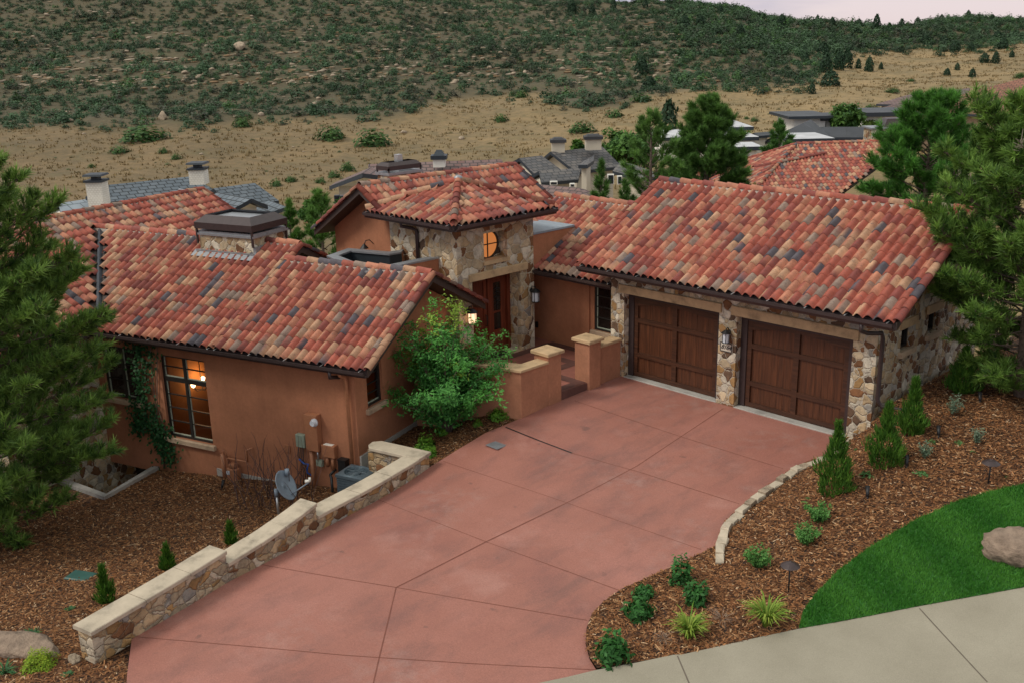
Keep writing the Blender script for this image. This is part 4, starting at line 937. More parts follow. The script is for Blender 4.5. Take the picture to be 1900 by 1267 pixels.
for d in ds:
    for u in us:
        p = gpt(u, d); jit = .5 * math.sin(p[0] * .21 + 1.3 * math.sin(p[1] * .13)) * math.sin(p[1] * .17 + .7) + .35 * math.sin(p[0] * .07 - p[1] * .05)
        k = min(1, max(0, (d - 75) / 60)); rk = ss((d - 270) / 60) * 1.6 * math.sin(p[0] * .33) * math.sin(p[1] * .29 + 1)
        p = p + np.array([0, 0, jit * k * (1.3 if d > 150 else .6) + rk * .5]); V.append(p)
        gr_ = np.array([.24, .172, .086]); gb = np.array([.17, .118, .058]); t = ss((u - 300) / 1100)
        c = gb * (1 - t) + gr_ * t * 1.05; c = c * (1 - .35 * ss((d - 135) / 25) * (u < 1300)) if False else c
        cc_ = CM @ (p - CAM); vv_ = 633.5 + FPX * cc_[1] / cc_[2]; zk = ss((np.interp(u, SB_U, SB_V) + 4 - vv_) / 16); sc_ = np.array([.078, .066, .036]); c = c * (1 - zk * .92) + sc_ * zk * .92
        C_.append(c)
nu = len(us); F = []
for i in range(len(ds) - 1):
    for j in range(nu - 1): F.append((i * nu + j, i * nu + j + 1, (i + 1) * nu + j + 1, (i + 1) * nu + j))
HV = np.array(V)
me = npmesh('hillside', HV, np.array(F), np.array(C_), M['hill'], True); npobj('hillside', me, kind='structure')
def hillz(u, d):
    p = gpt(u, d); jit = .5 * math.sin(p[0] * .21 + 1.3 * math.sin(p[1] * .13)) * math.sin(p[1] * .17 + .7) + .35 * math.sin(p[0] * .07 - p[1] * .05)
    k = min(1, max(0, (d - 75) / 60)); rk = ss((d - 270) / 60) * 1.6 * math.sin(p[0] * .33) * math.sin(p[1] * .29 + 1)
    return p + np.array([0, 0, jit * k * (1.3 if d > 150 else .6) + rk * .5])
# ground sheet under and around everything, out to the horizon
mb = MB(); mb.add([(-2500, -2500, -6.9), (2500, -2500, -6.9), (2500, 2500, -6.9), (-2500, 2500, -6.9)], [(0, 1, 2, 3)], (.17, .125, .07)); mb.build('ground', M['hill'], kind='structure')
mb = MB()
# earth slope that carries the lot above the valley
ter = [(-26, -24), (34, -24), (34, 14), (8, 14), (-22, 14)]
# ================================================================== VEGETATION
def basis(D):
    A = np.where(np.abs(D[:, 2:3]) < .9, np.array([[0, 0, 1.0]]), np.array([[1.0, 0, 0]])); X = np.cross(D, A); X /= np.linalg.norm(X, axis=1, keepdims=True); return X, np.cross(D, X)
def nrm_(V): return V / (np.linalg.norm(V, axis=-1, keepdims=True) + 1e-9)
def blades(P, D, Ln, W, rg, C):
    """thin triangles: base P, direction D, length, width; colour per blade"""
    n = len(P); X, Y = basis(D); t = rg.uniform(0, 2 * np.pi, (n, 1)); S = np.cos(t) * X + np.sin(t) * Y
    V = np.stack([P - S * W / 2, P + S * W / 2, P + D * Ln], 1).reshape(-1, 3); return V, np.arange(3 * n).reshape(-1, 3), np.repeat(C, 3, 0)
def leaves(P, N, Ln, W, rg, C):
    """kite-shaped leaves lying in planes of normal N"""
    n = len(P); X, Y = basis(N); t = rg.uniform(0, 2 * np.pi, (n, 1)); A = np.cos(t) * X + np.sin(t) * Y; B = np.cross(N, A)
    V = np.stack([P, P + A * Ln * .45 + B * W / 2, P + A * Ln + N * Ln * -.12, P + A * Ln * .45 - B * W / 2], 1).reshape(-1, 3); return V, np.arange(4 * n).reshape(-1, 4), np.repeat(C, 4, 0)
def tufts(P, D, N, Ln, W, rg, cdark, clight, bright=None):
    n = len(P); k = n * N; Pi = np.repeat(P, N, 0); Di = np.repeat(D, N, 0)
    X, Y = basis(Di); t = rg.uniform(0, 2 * np.pi, (k, 1)); a = np.abs(rg.normal(.0, .55, (k, 1))) + .12; a = np.minimum(a, 1.5)
    d = nrm_(Di * np.cos(a) + (X * np.cos(t) + Y * np.sin(t)) * np.sin(a)); base = Pi + Di * rg.uniform(-.6, .15, (k, 1)) * Ln
    f = rg.uniform(0, 1, (n, 1)) if bright is None else bright; f = np.repeat(f, N, 0); f = np.clip(f * .8 + rg.uniform(-.05, .3, (k, 1)), 0, 1)
    C = (cdark * .75 * (1 - f) + clight * 1.05 * f) * 1.85
    return blades(base, d, Ln * rg.uniform(.7, 1.15, (k, 1)), W, rg, C)
def pine(label, base, H, Rr, prof, nb, seed, needles=30, nl=.2, nw=.013, tuft_k=1.0, sparse=1.0, lean=(0, 0), zlow=.08, group=None, cd=(.018, .05, .014), cl=(.085, .17, .035), dead=0, name='pine_tree', onlyaz=None):
    rg = np.random.default_rng(seed); root = empty(name, tuple(base), label, 'tree', group)
    mb = MB(); bz = np.array(base, float); top = np.array([lean[0], lean[1], H])
    tp = [np.array([top[0] * t + .08 * H / 8 * math.sin(5 * t + seed), top[1] * t + .06 * H / 8 * math.cos(4 * t), H * t - (.3 if t == 0 else 0)]) for t in np.linspace(0, 1, 9)]
    mb.tube([bz + p for p in tp], list(np.linspace(.024 * H, .006, 9)), 8, raw=True)
    TP, TD = [], []
    for i in range(nb):
        t = zlow + (1 - zlow) * ((i + rg.uniform(0, 1)) / nb) ** .9; az = i * 2.39996 + rg.uniform(-.4, .4)
        if onlyaz is not None and rg.uniform() < .0: continue
        Lb = Rr * prof(t) * rg.uniform(.8, 1.25); el = rg.uniform(.0, .3) + .75 * t ** 1.6; p0 = np.array([np.interp(t, np.linspace(0, 1, 9), [q[j] for q in tp]) for j in range(3)])
        d = np.array([math.cos(az) * math.cos(el), math.sin(az) * math.cos(el), math.sin(el)]); pts = []; k = 6; p = p0.copy()
        for j in range(k + 1):
            pts.append(p.copy()); dd = d + np.array([0, 0, -.18 * (1 - t) * (j < 2) + .13 * (j / k)]) + rg.normal(0, .07, 3); dd /= np.linalg.norm(dd); p = p + dd * Lb / k; d = d * .55 + dd * .45
        if rg.uniform() < .999: mb.tube([bz + q for q in pts], list(np.linspace(.012 + .009 * Lb, .004, k + 1)), 5, raw=True, mi=0)
        isdead = rg.uniform() < dead
        m = max(3, int(Lb * 24 * tuft_k * sparse))
        for j in range(m):
            s = .28 + .72 * rg.uniform() ** .75; q = np.array([np.interp(s, np.linspace(0, 1, k + 1), [pp[c] for pp in pts]) for c in range(3)])
            bd = nrm_(pts[min(k, int(s * k) + 1)] - pts[max(0, int(s * k) - 1)]); side = rg.normal(0, 1, 3); side -= bd * (side @ bd); side /= np.linalg.norm(side); side[2] = side[2] * .6 + .12
            ll = (.12 + .38 * rg.uniform()) * min(1.0, Lb * .5) * (1.15 - .6 * s); td = nrm_(side * .9 + bd * rg.uniform(.35, 1.0) + np.array([0, 0, .25])); tip = q + td * ll
            if ll > .12: mb.tube([bz + q, bz + tip], [.009, .005], 4, raw=True, caps=False, mi=1 if isdead else 0)
            if isdead: continue
            TP.append(tip); TD.append(nrm_(td + np.array([0, 0, .35])))
        if not isdead: TP.append(pts[-1]); TD.append(nrm_(pts[-1] - pts[-2] + np.array([0, 0, .15])))
    TP.append(tp[-1]); TD.append(np.array([0, 0, 1.0]))
    mb.build('trunk', [M['bark'], M['twig']], root, smooth=True)
    TP = np.array(TP); TD = np.array(TD); zc = TP[:, 2] / H
    V, F, C = tufts(TP, TD, needles, nl, nw, rg, np.array(cd), np.array(cl))
    npobj('crown', npmesh('crown', V, F, C, M['needle']), root); return root
BELL = lambda t: (1 - t) ** .75 * (.55 + .45 * min(1, t / .22))
ROUND = lambda t: max(.08, (1 - t ** 2.6) ** .7) * (.6 + .4 * min(1, t / .25))
def top_h(base, v): return topat(pxu(base), v, base) - base[2]
def pxu(p): c = CM @ (np.array(p) - CAM); return 950 + FPX * c[0] / c[2]
def depth(p): return float((CM @ (np.array(p) - CAM))[2])
# the three large pines of the garden
b = hit(-25, 1000, hL); pine('big bushy pine on the left in front of the stucco wing and its window well', b, top_h(b, 322), depth(b) * 232 / FPX, lambda t: float(np.interp(t, [0, .02, .1, .19, .3, .56, .67, .8, .9, 1], [.3, .32, .7, .95, 1, 1, .93, .78, .5, .12])), 190, 5, 21, .21, .024, 1.3, cd=(.022, .06, .016), cl=(.14, .225, .045), zlow=.05)
b = hit(1890, 735, hR); pine('big pine at the right picture edge leaning over the stone garage gable', b, top_h(b, 185), depth(b) * 172 / FPX, lambda t: float(np.interp(t, [0, .1, .16, .34, .49, .61, .8, .92, 1], [.4, .6, .72, .84, 1.02, 1.0, .82, .42, .1])), 160, 9, 21, .21, .024, 1.3, cd=(.022, .062, .016), cl=(.14, .235, .045), zlow=.03, dead=.08)
b = at(1718, 380, 34); b[2] = .4; pine('dense rounded pine standing behind the garage roof beside the tiled neighbour roof', b, top_h(b, 184), 34 * 118 / FPX, lambda t: max(.12, (1 - t ** 2.6) ** .7), 110, 14, 30, .26, .022, 1.0, cd=(.014, .05, .012), cl=(.075, .20, .03))
b = at(1312, 380, 41); b[2] = -1.5; pine('tall many-topped pine behind the ridge where the garage roof begins', b, top_h(b, 188), 41 * 125 / FPX, lambda t: (1 - t) ** .62 * .95 + .05, 120, 21, 30, .26, .026, 1.2, cd=(.022, .055, .014), cl=(.085, .17, .035), zlow=.2)
b = at(1205, 380, 38); b[2] = -1.5; pine('thin straggly pine with bare pale branches left of the tall pine', b, top_h(b, 214), 38 * 92 / FPX, lambda t: (1 - t) ** .5 * .9 + .05, 60, 23, 28, .25, .024, .75, cd=(.03, .07, .018), cl=(.1, .19, .04), zlow=.25, dead=.16)
b = at(1116, 395, 36); b[2] = -1.6; pine('small cone-shaped pine in front of the grey shingled house', b, top_h(b, 300), 36 * 58 / FPX, BELL, 50, 27, 26, .22, .022, 1.1, cd=(.022, .06, .014), cl=(.085, .17, .035), zlow=.3)
b = at(1158, 395, 36.5); b[2] = -1.6; pine('low pine spreading behind the connecting roof ridge', b, top_h(b, 338), 36 * 80 / FPX, BELL, 40, 29, 26, .22, .022, .9, cd=(.022, .06, .014), cl=(.085, .17, .035), zlow=.3)
b = at(1445, 300, 66); b[2] = -3.0; pine('small pine in front of the dark-roofed modern house', b, top_h(b, 226), 66 * 62 / FPX, BELL, 46, 31, 22, .34, .05, .8, cd=(.022, .06, .016), cl=(.075, .16, .035), zlow=.25)
b = at(545, 470, 41); b[2] = -2.2; pine('young pine rising right behind the hooded chimney of the left wing', b, top_h(b, 374), 41 * 58 / FPX, BELL, 46, 33, 26, .24, .024, 1.0, cd=(.022, .06, .014), cl=(.085, .18, .03), zlow=.15)
b = at(601, 470, 40); b[2] = -2.4; pine('loose light green pine between the young pine and the main gable', b, top_h(b, 358), 40 * 66 / FPX, lambda t: (1 - t) ** .5, 50, 35, 26, .24, .024, .95, cd=(.03, .07, .018), cl=(.1, .2, .04), zlow=.15)
# leafy trees
def leafy(name, label, base, Hh, Rx, Rz, n, ls, seed, cd, cl, cat='tree', stems=3, group=None, ybright=0, zc=.6, fill=.55):
    rg = np.random.default_rng(seed); root = empty(name, tuple(base), label, cat, group); mb = MB(); bz = np.array(base, float)
    K = int(16 + n / 130); cen = nrm_(rg.normal(0, 1, (K, 3))) * rg.uniform(fill, 1, (K, 1)) ; cen = cen * np.array([Rx, Rx, Rz]) * .8 + np.array([0, 0, Hh * zc]); cen[:, 2] = np.maximum(cen[:, 2], Hh * .12)
    for s in range(stems):
        a_ = s * 2.4 + seed; q = np.array([math.cos(a_), math.sin(a_), 0]) * Rx * .1; mb.tube([bz + q * .3 - [0, 0, .1], bz + q + [0, 0, Hh * .25], bz + q * 2.6 + [0, 0, Hh * .55]], [.02 + .012 * Hh / 2, .016, .01], 6, raw=True)
    for c in cen[:40]:
        s0 = np.array([c[0] * .15, c[1] * .15, min(c[2], Hh * .35)]); mb.tube([bz + s0, bz + (s0 + c) / 2 + rg.normal(0, .04, 3), bz + c], [.014, .009, .004], 4, raw=True, caps=False)
    mb.build('trunk', M['bark'], root, smooth=True)
    per = n // K; Ps = []; Cs = []
    for c in cen:
        r = Rx * rg.uniform(.2, .38); off = nrm_(rg.normal(0, 1, (per, 3))) * rg.uniform(.2, 1, (per, 1)) ** .5 * r * np.array([1.15, 1.15, .7]); Ps.append(c + off)
        f = np.clip(rg.uniform(0, .75) + rg.uniform(-.1, .35, (per, 1)), 0, 1); cc = np.array(cd) * (1 - f) + np.array(cl) * f
        if rg.uniform() < ybright: cc = cc * .35 + np.array([.22, .27, .03]) * .65 * (0.5 + f)
        Cs.append(cc)
    P = np.vstack(Ps); C = np.vstack(Cs); N = nrm_(nrm_(P - np.array([0, 0, Hh * zc])) * .7 + rg.normal(0, .45, P.shape) + np.array([0, 0, .55]))
    V, F, C = leaves(P, N, ls * rg.uniform(.7, 1.25, (len(P), 1)), ls * .5, rg, C); V[:, 2] = np.maximum(V[:, 2], .0)
    npobj('crown', npmesh('crown', V, F, C, M['leaf']), root); return root
def maple(label, base, Hh, Rx, seed):
    rg = np.random.default_rng(seed); root = empty('maple_shrub', tuple(base), label, 'shrub'); mb = MB(); bz = np.array(base, float); Ps = []; Ns = []; Cs = []
    for i in range(66):
        a = rg.uniform(0, 6.283); out = Rx * rg.uniform(.12, 1.02); top = Hh * math.sqrt(max(.08, 1 - (out / (Rx * 1.1)) ** 2)) * rg.uniform(.45, 1.04); d = np.array([math.cos(a), math.sin(a), 0]); pts = []
        for t in np.linspace(0, 1, 7): pts.append(d * (.06 + out * t ** 1.35) + np.array([0, 0, top * (1.35 * t - .35 * t * t)]) + rg.normal(0, .03, 3) * t)
        mb.tube([bz + p for p in pts], list(np.linspace(.022, .004, 7)), 5, raw=True)
        fb_ = rg.uniform(0, 1); yel = rg.uniform() < .14
        for j in range(26):
            s = rg.uniform(.22, 1.03); k = min(5, int(s * 6)); q = pts[k] + (pts[k + 1] - pts[k]) * (s * 6 - k) if s < 1 else pts[6]
            sd = rg.normal(0, 1, 3) * [1, 1, .45]; sd /= np.linalg.norm(sd); ll = rg.uniform(.12, .34) * Rx / 1.4; tip = q + sd * ll + [0, 0, -.05 * rg.uniform()]
            m = 17; tt = rg.uniform(.25, 1.05, (m, 1)); P = q + (tip - q) * tt + rg.normal(0, .045, (m, 3)); N = nrm_(rg.normal(0, .5, (m, 3)) + [0, 0, 1.0] + d * .35)
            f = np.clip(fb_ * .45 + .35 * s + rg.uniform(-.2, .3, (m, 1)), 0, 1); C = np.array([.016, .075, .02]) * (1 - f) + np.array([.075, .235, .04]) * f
            if yel and s > .7: C = C * .4 + np.array([.23, .30, .03]) * .6
            Ps.append(P); Ns.append(N); Cs.append(C)
    mb.build('trunk', M['bark'], root, smooth=True); P = np.vstack(Ps); N = np.vstack(Ns); C = np.vstack(Cs) * 1.65
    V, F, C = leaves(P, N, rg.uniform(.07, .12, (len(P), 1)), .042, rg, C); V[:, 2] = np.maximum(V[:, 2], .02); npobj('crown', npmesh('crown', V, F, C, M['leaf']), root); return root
b = hit(832, 802, hB); maple('big multi-stemmed leafy maple shrub growing against the stucco gable', b, topat(832, 560, b) - b[2], depth(b) * 124 / FPX, 3)
for (u, v, d, vt, rp, lb, sd, cl) in ((1140, 300, 84, 240, 40, 'bright green leafy tree right of the grey house chimney', 4, (.13, .26, .04)), (1182, 305, 82, 238, 50, 'light green leafy tree behind the straggly pine', 6, (.1, .22, .035)), (1572, 232, 92, 193, 34, 'broad green leafy tree on the far right above the dark flat roofs', 8, (.1, .2, .03)),
                               (1072, 280, 80, 259, 10, 'tiny bright green tree between the two chimneys of the grey house', 10, (.13, .26, .04)), (640, 390, 47, 368, 22, 'leafy green bush below the white stucco house gable', 11, (.1, .22, .03)), (575, 400, 50, 372, 22, 'leafy green bush behind the young pine by the white house', 12, (.1, .22, .03)), (1612, 240, 95, 222, 14, 'small yellowish leafy bush beside the far right flat roof', 13, (.15, .2, .04)), (1660, 310, 60, 258, 0, '', 0, 0)):
    if rp == 0: continue
    b = at(u, v, d); hh = (v - vt + 25) / FPX * d; b[2] -= 25 / FPX * d; leafy('leafy_tree', lb, b, hh, rp / FPX * d, hh * .46, 2600, .28 * d / 55, sd, (.03, .09, .02), cl, 'tree', 3)
# garden plants -----------------------------------------------------------------------
def plant_root(name, label, cat, base, me, group=None, mat=None, rz=0, sc=1): 
    o = npobj(name, me, None, base, label=label, cat=cat, group=group); o.rotation_euler[2] = rz; o.scale = (sc, sc, sc); return o
def arborvitae(seed, Hh, Rr, n=2600, gap=0):
    rg = np.random.default_rng(seed); t = rg.uniform(0, 1, (n, 1)) ** 1.15; pr = np.interp(t, [0, .12, .35, .6, .8, 1], [.75, 1, .92, .5, .24, .04]) * (1 + .22 * np.sin(t * 19 + seed))
    if gap: pr = pr * np.where(np.abs(t - gap) < .06, .35, 1)
    a = rg.uniform(0, 2 * np.pi, (n, 1)); r = rg.uniform(.35, 1, (n, 1)) ** .5 * Rr * pr * (1 + .25 * np.sin(3 * a + 9 * t)); P = np.hstack([r * np.cos(a), r * np.sin(a), t * Hh * .93])
    D = nrm_(np.hstack([np.cos(a) * .35, np.sin(a) * .35, np.ones((n, 1))]) + rg.normal(0, .22, (n, 3))); f = np.clip(rg.uniform(0, 1, (n, 1)) * .8 + .25 * (np.sin(5 * a + t * 11) > .3), 0, 1)
    C = np.array([.025, .09, .012]) * (1 - f) + np.array([.12, .26, .03]) * f
    V, F, C = blades(P, D, rg.uniform(.08, .17, (n, 1)), .03, rg, C); return npmesh('arborvitae', V, F, C, M['leaf'])
def mound(seed, r, h, n, ls, lw, cd, cl, upright=.5):
    rg = np.random.default_rng(seed); K = 9; P = nrm_(rg.normal(0, 1, (n, 3))); P[:, 2] = np.abs(P[:, 2]); wob = 1 + .2 * np.sin(4 * np.arctan2(P[:, 1:2], P[:, 0:1]) + seed) + .15 * np.sin(7 * P[:, 2:3] + seed)
    N = nrm_(P + rg.normal(0, .45, (n, 3)) + np.array([0, 0, upright])); Q = P * np.array([r, r, h]) * wob * rg.uniform(.45, 1, (n, 1)) ** .5
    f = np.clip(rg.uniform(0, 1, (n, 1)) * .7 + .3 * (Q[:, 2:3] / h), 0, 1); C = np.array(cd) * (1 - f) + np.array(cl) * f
    V, F, C = leaves(Q, N, ls * rg.uniform(.7, 1.3, (n, 1)), lw, rg, C); V[:, 2] = np.maximum(V[:, 2], 0); return npmesh('mound', V, F, C, M['leaf'])
def sprigs(seed, r, h, nst, n, ls, lw, cd, cl, spread=.6):
    rg = np.random.default_rng(seed); Vs, Fs, Cs = [], [], []; o = 0
    a = rg.uniform(0, 2 * np.pi, (nst, 1)); D = nrm_(np.hstack([np.cos(a) * spread * rg.uniform(.2, 1.2, (nst, 1)), np.sin(a) * spread * rg.uniform(.2, 1.2, (nst, 1)), np.ones((nst, 1))])); Ls = h * rg.uniform(.6, 1.1, (nst, 1))
    k = n // nst; s = rg.uniform(.2, 1, (nst, k, 1)); P = (D[:, None, :] * Ls[:, None, :] * s).reshape(-1, 3) + rg.normal(0, .012, (nst * k, 3)); N = nrm_(rg.normal(0, 1, (nst * k, 3)) + [0, 0, .9])
    f = np.clip(s.reshape(-1, 1) * .8 + rg.uniform(-.2, .3, (nst * k, 1)), 0, 1); C = np.array(cd) * (1 - f) + np.array(cl) * f
    V, F, C = leaves(P, N, ls * rg.uniform(.7, 1.3, (len(P), 1)), lw, rg, C); V[:, 2] = np.maximum(V[:, 2], 0); return npmesh('sprigs', V, F, C, M['leaf'])
def strappy(seed, r, h, n, c1, c2, wd=.022):
    rg = np.random.default_rng(seed); V, F, C = [], [], []
    for i in range(n):
        a = rg.uniform(0, 6.283); d = np.array([math.cos(a), math.sin(a), 0]); x = np.array([-d[1], d[0], 0]); ln = rg.uniform(.7, 1.1); rr = r * ln * rg.uniform(.35, 1.1); hh = h * ln * rg.uniform(.7, 1.1); f = rg.uniform(); c = np.array(c1) * (1 - f) + np.array(c2) * f
        b = len(V); st = d * rg.uniform(0, .06)
        for t, w_ in ((0, .7), (.35, 1), (.7, .8), (1, .08)):
            p = st + d * rr * t ** 1.4 + np.array([0, 0, hh * (1.75 * t - 1.05 * t * t)]); V += [p - x * wd / 2 * w_, p + x * wd / 2 * w_]; C += [c * (.6 + .5 * t)] * 2
        for k in range(3): F.append([b + 2 * k, b + 2 * k + 1, b + 2 * k + 3, b + 2 * k + 2])
    return npmesh('strappy', np.array(V), np.array(F), np.array(C), M['leaf'])
def size(u, v, h, px): q = hit(u, v, h); return q, px * depth(q) / FPX
for (u, v, vt, rp, h, lb, sd, gp) in ((1547, 912, 775, 30, hR, 'tall arborvitae nearest the driveway edging, with a thin pointed tip', 1, 0), (1640, 860, 742, 32, hR, 'arborvitae between the garage downspout and the front bed, narrow waisted', 2, .62), (1690, 803, 696, 24, hR, 'slim arborvitae close to the garage side wall', 3, .6), (1784, 728, 640, 26, hR, 'dark arborvitae in the shade under the right pine', 4, 0),
                                      (198, 1117, 1046, 15, hL, 'small narrow arborvitae behind the nearest end of the stone wall', 5, .55), (313, 1055, 1010, 11, hL, 'small arborvitae behind the middle of the nearest wall tier', 6, .5), (430, 1008, 968, 9, hL, 'smallest arborvitae, peeping over the stone wall step', 7, .5)):
    q, r = size(u, v, h, rp); Hh = topat(u, vt, q) - q[2]; plant_root('arborvitae', lb, 'shrub', q, arborvitae(sd, Hh, r, 2400 if rp > 20 else 900, gp), 'columnar arborvitae')
for (u, v, rp, lb, sd) in ((1516, 968, 31, 'leafy green shrub in the mulch nearest the tall arborvitae', 1), (1494, 1009, 30, 'leafy green shrub in the middle of the mulch row of three', 2), (1405, 1053, 34, 'leafy green shrub beside the front path light', 3)):
    q, r = size(u, v, hR, rp); plant_root('garden_shrub', lb, 'shrub', q, sprigs(sd, r, r * 1.35, 34, 1000, r * .2, r * .085, (.035, .12, .022), (.14, .34, .08), .95), 'round shrubs in the right bed')
for (u, v, rp, hp, lb, sd) in ((1263, 1080, 20, 44, 'upright dark leafy perennial at the back by the driveway curve', 1), (1292, 1118, 22, 42, 'dark leafy perennial right of the back one', 2), (1194, 1107, 18, 22, 'low dark leafy perennial just behind another at the driveway edge', 3), (1184, 1144, 24, 38, 'wide dark leafy perennial at the driveway edge', 4), (1137, 1222, 28, 48, 'dark leafy perennial nearest the sidewalk', 5)):
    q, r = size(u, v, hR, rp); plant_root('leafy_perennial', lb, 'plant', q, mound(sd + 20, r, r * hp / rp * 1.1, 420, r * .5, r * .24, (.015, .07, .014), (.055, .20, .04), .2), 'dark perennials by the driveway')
for (u, v, rp, lb, sd) in ((1278, 1182, 36, 'yellow green daylily clump nearer the driveway', 1), (1422, 1160, 42, 'yellow green daylily clump by the front path light', 2)):
    q, r = size(u, v, hR, rp); plant_root('daylily', lb, 'plant', q, strappy(sd, r * 1.25, r * 1.5, 150, (.12, .27, .025), (.36, .44, .07), .022), 'daylily clumps')
for (u, v, rp, lb, sd) in ((1340, 1148, 34, 'dry straw coloured grass clump between the two daylilies', 1), (1232, 1186, 24, 'dry straw coloured grass tuft left of the near daylily', 2)):
    q, r = size(u, v, hR, rp); plant_root('dry_grass', lb, 'plant', q, strappy(sd + 7, r * 1.2, r * .35, 46, (.3, .2, .14), (.42, .31, .24), .006), 'dry grass clumps')
for (u, v, rp, hp, lb, sd) in ((1770, 770, 18, 40, 'silvery sage clump in front of the dark arborvitae', 1), (1812, 822, 17, 34, 'silvery sage clump nearest the far path light', 2), (1714, 850, 17, 36, 'silvery sage clump right of the narrow waisted arborvitae', 3), (1664, 846, 12, 34, 'silvery sage growing against the narrow waisted arborvitae', 4)):
    q, r = size(u, v, hR, rp); plant_root('silver_sage', lb, 'plant', q, sprigs(sd + 40, r, r * hp / rp, 16, 360, r * .3, r * .11, (.08, .13, .08), (.22, .30, .2), .5), 'silvery sage clumps')
for i, (u, v, rp) in enumerate(((1608, 882, 14), (1712, 880, 13), (1730, 820, 9), (1780, 822, 9), (1500, 925, 6), (1660, 790, 8), (1805, 838, 6), (1720, 840, 8), (1560, 800, 5), (1868, 885, 5), (1590, 835, 6))):
    q, r = size(u, v, hR, rp); plant_root('ground_cover_plant', 'tiny green seedling in the right mulch bed', 'plant', q, mound(60 + i, r, r * .5, 60, r * .55, r * .25, (.04, .12, .03), (.12, .26, .08), .8), 'seedlings in the mulch')
for (u, v, rp, lb, sd) in ((925, 776, 18, 'bright lime green mounded shrub against the courtyard wall', 1), (887, 789, 10, 'small lime green ball next to the larger lime mound', 2), (790, 832, 20, 'lime green shrub at the foot of the maple by the stone wall end', 3), (798, 846, 15, 'lime green shrub half hidden by the stone wall cap', 4), (822, 806, 14, 'lime green sprouts at the maple stems', 5)):
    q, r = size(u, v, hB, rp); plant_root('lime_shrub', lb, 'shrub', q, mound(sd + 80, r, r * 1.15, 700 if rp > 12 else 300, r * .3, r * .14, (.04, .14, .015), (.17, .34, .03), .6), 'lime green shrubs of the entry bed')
q, r = size(73, 1236, hL, 31); plant_root('lime_shrub', 'glowing yellow green cushion shrub at the bottom left corner', 'shrub', q, mound(95, r, r * .95, 1500, r * .17, r * .075, (.12, .25, .015), (.36, .46, .03), .7))
for (u, v, rp, lb, sd) in ((10, 1248, 28, 'spreading grey green rosette plant at the left bottom edge', 1), (62, 1178, 18, 'small spiky weed behind the flat boulder', 2), (130, 1130, 8, 'tiny weed near the small arborvitae', 3), (125, 1252, 9, 'tiny green weed right of the yellow cushion shrub', 4)):
    q, r = size(u, v, hL, rp); plant_root('rosette_plant', lb, 'plant', q, strappy(sd + 30, r, r * .6, 40, (.03, .11, .04), (.08, .2, .07), .03))
# boulders
def boulder(name, label, base, sx, sy, sz, seed, mat, rz=0, cat='boulder', group=None, sub=4):
    import bmesh
    bm = bmesh.new(); bmesh.ops.create_icosphere(bm, subdivisions=sub, radius=1.0); rg = np.random.default_rng(seed); ph = rg.uniform(0, 6, 12)
    cutd = [nrm_(rg.normal(0, 1, 3)) for _ in range(7)]; cutk = rg.uniform(.62, .9, 7)
    for vtx in bm.verts:
        p = np.array(vtx.co)
        for cdir, ck in zip(cutd, cutk):
            s = p @ cdir
            if s > ck: p = p - cdir * (s - ck) * .85
        nn = .085 * math.sin(7 * p[0] + ph[0]) * math.sin(6 * p[1] + ph[1]) + .05 * math.sin(15 * p[2] + ph[2]) * math.sin(13 * p[0] + ph[3]) + .015 * math.sin(31 * p[1] + ph[4])
        p = p * (1 + nn); vtx.co = (p[0] * sx, p[1] * sy, p[2] * sz + sz * .35)
    me = bpy.data.meshes.new(name); bm.to_mesh(me); bm.free(); me.materials.append(mat); me.polygons.foreach_set('use_smooth', [True] * len(me.polygons))
    o = bpy.data.objects.new(name, me); o.location = tuple(base); o.rotation_euler[2] = rz; return link(o, None, label, cat, group)
q = hit(1890, 1030, hR); boulder('boulder', 'large pinkish boulder lying on the green lawn', q, .62, .42, .34, 4, M['rock'], .5)
q = hit(48, 1206, hL); boulder('boulder', 'long flat pinkish boulder in the mulch left of the stone wall end', q, .78, .3, .2, 6, M['rock'], .55)
q = hit(137, 1226, hL); boulder('boulder', 'small pale rock at the foot of the stone wall end', q, .14, .1, .09, 8, M['rock2'], .2)
# wood chips on the beds
def chips(name, polys, h, n, seed, shade, zmax=None):
    rg = np.random.default_rng(seed); P = np.array([p[:2] for p in polys]); x0, y0 = P.min(0); x1, y1 = P.max(0); pts = []
    while len(pts) < n:
        x, y = rg.uniform(x0, x1), rg.uniform(y0, y1)
        if inside(x, y, P): pts.append((x, y, h(x, y)))
    Q = np.array(pts); a = rg.uniform(0, 2 * np.pi, n); D = np.stack([np.cos(a), np.sin(a), rg.normal(0, .18, n)], 1); X = np.stack([-np.sin(a), np.cos(a), rg.normal(0, .3, n)], 1)
    Ln = (rg.gamma(2.2, .0095, n) + .011)[:, None]; W = rg.uniform(.0045, .0115, n)[:, None]; Q[:, 2] += rg.uniform(.004, .024, n)
    pal = np.array([(.06, .024, .01), (.13, .052, .02), (.2, .084, .032), (.28, .132, .055), (.38, .22, .11), (.46, .32, .2)]); C = pal[rg.choice(6, n, p=[.2, .27, .27, .16, .08, .02])] * rg.uniform(.8, 1.2, (n, 1)) * shade
    V = np.stack([Q - D * Ln - X * W, Q + D * Ln - X * W, Q + D * Ln + X * W, Q - D * Ln + X * W], 1).reshape(-1, 3)
    npobj(name, npmesh(name, V, np.arange(4 * n).reshape(-1, 4), np.repeat(C, 4, 0), M['chip']), kind='stuff')
vis_bed = [(6.62, .0)] + [tuple(p[:2]) for p in dr] + [tuple(p[:2]) for p in swt[2:5]] + [tuple(p[:2]) for p in lw_] + [(12.5, .5), (15, 5), (7.2, 6), (7.2, .2)]
chips('wood_chips', vis_bed, hR, 62000, 1, 1.25)
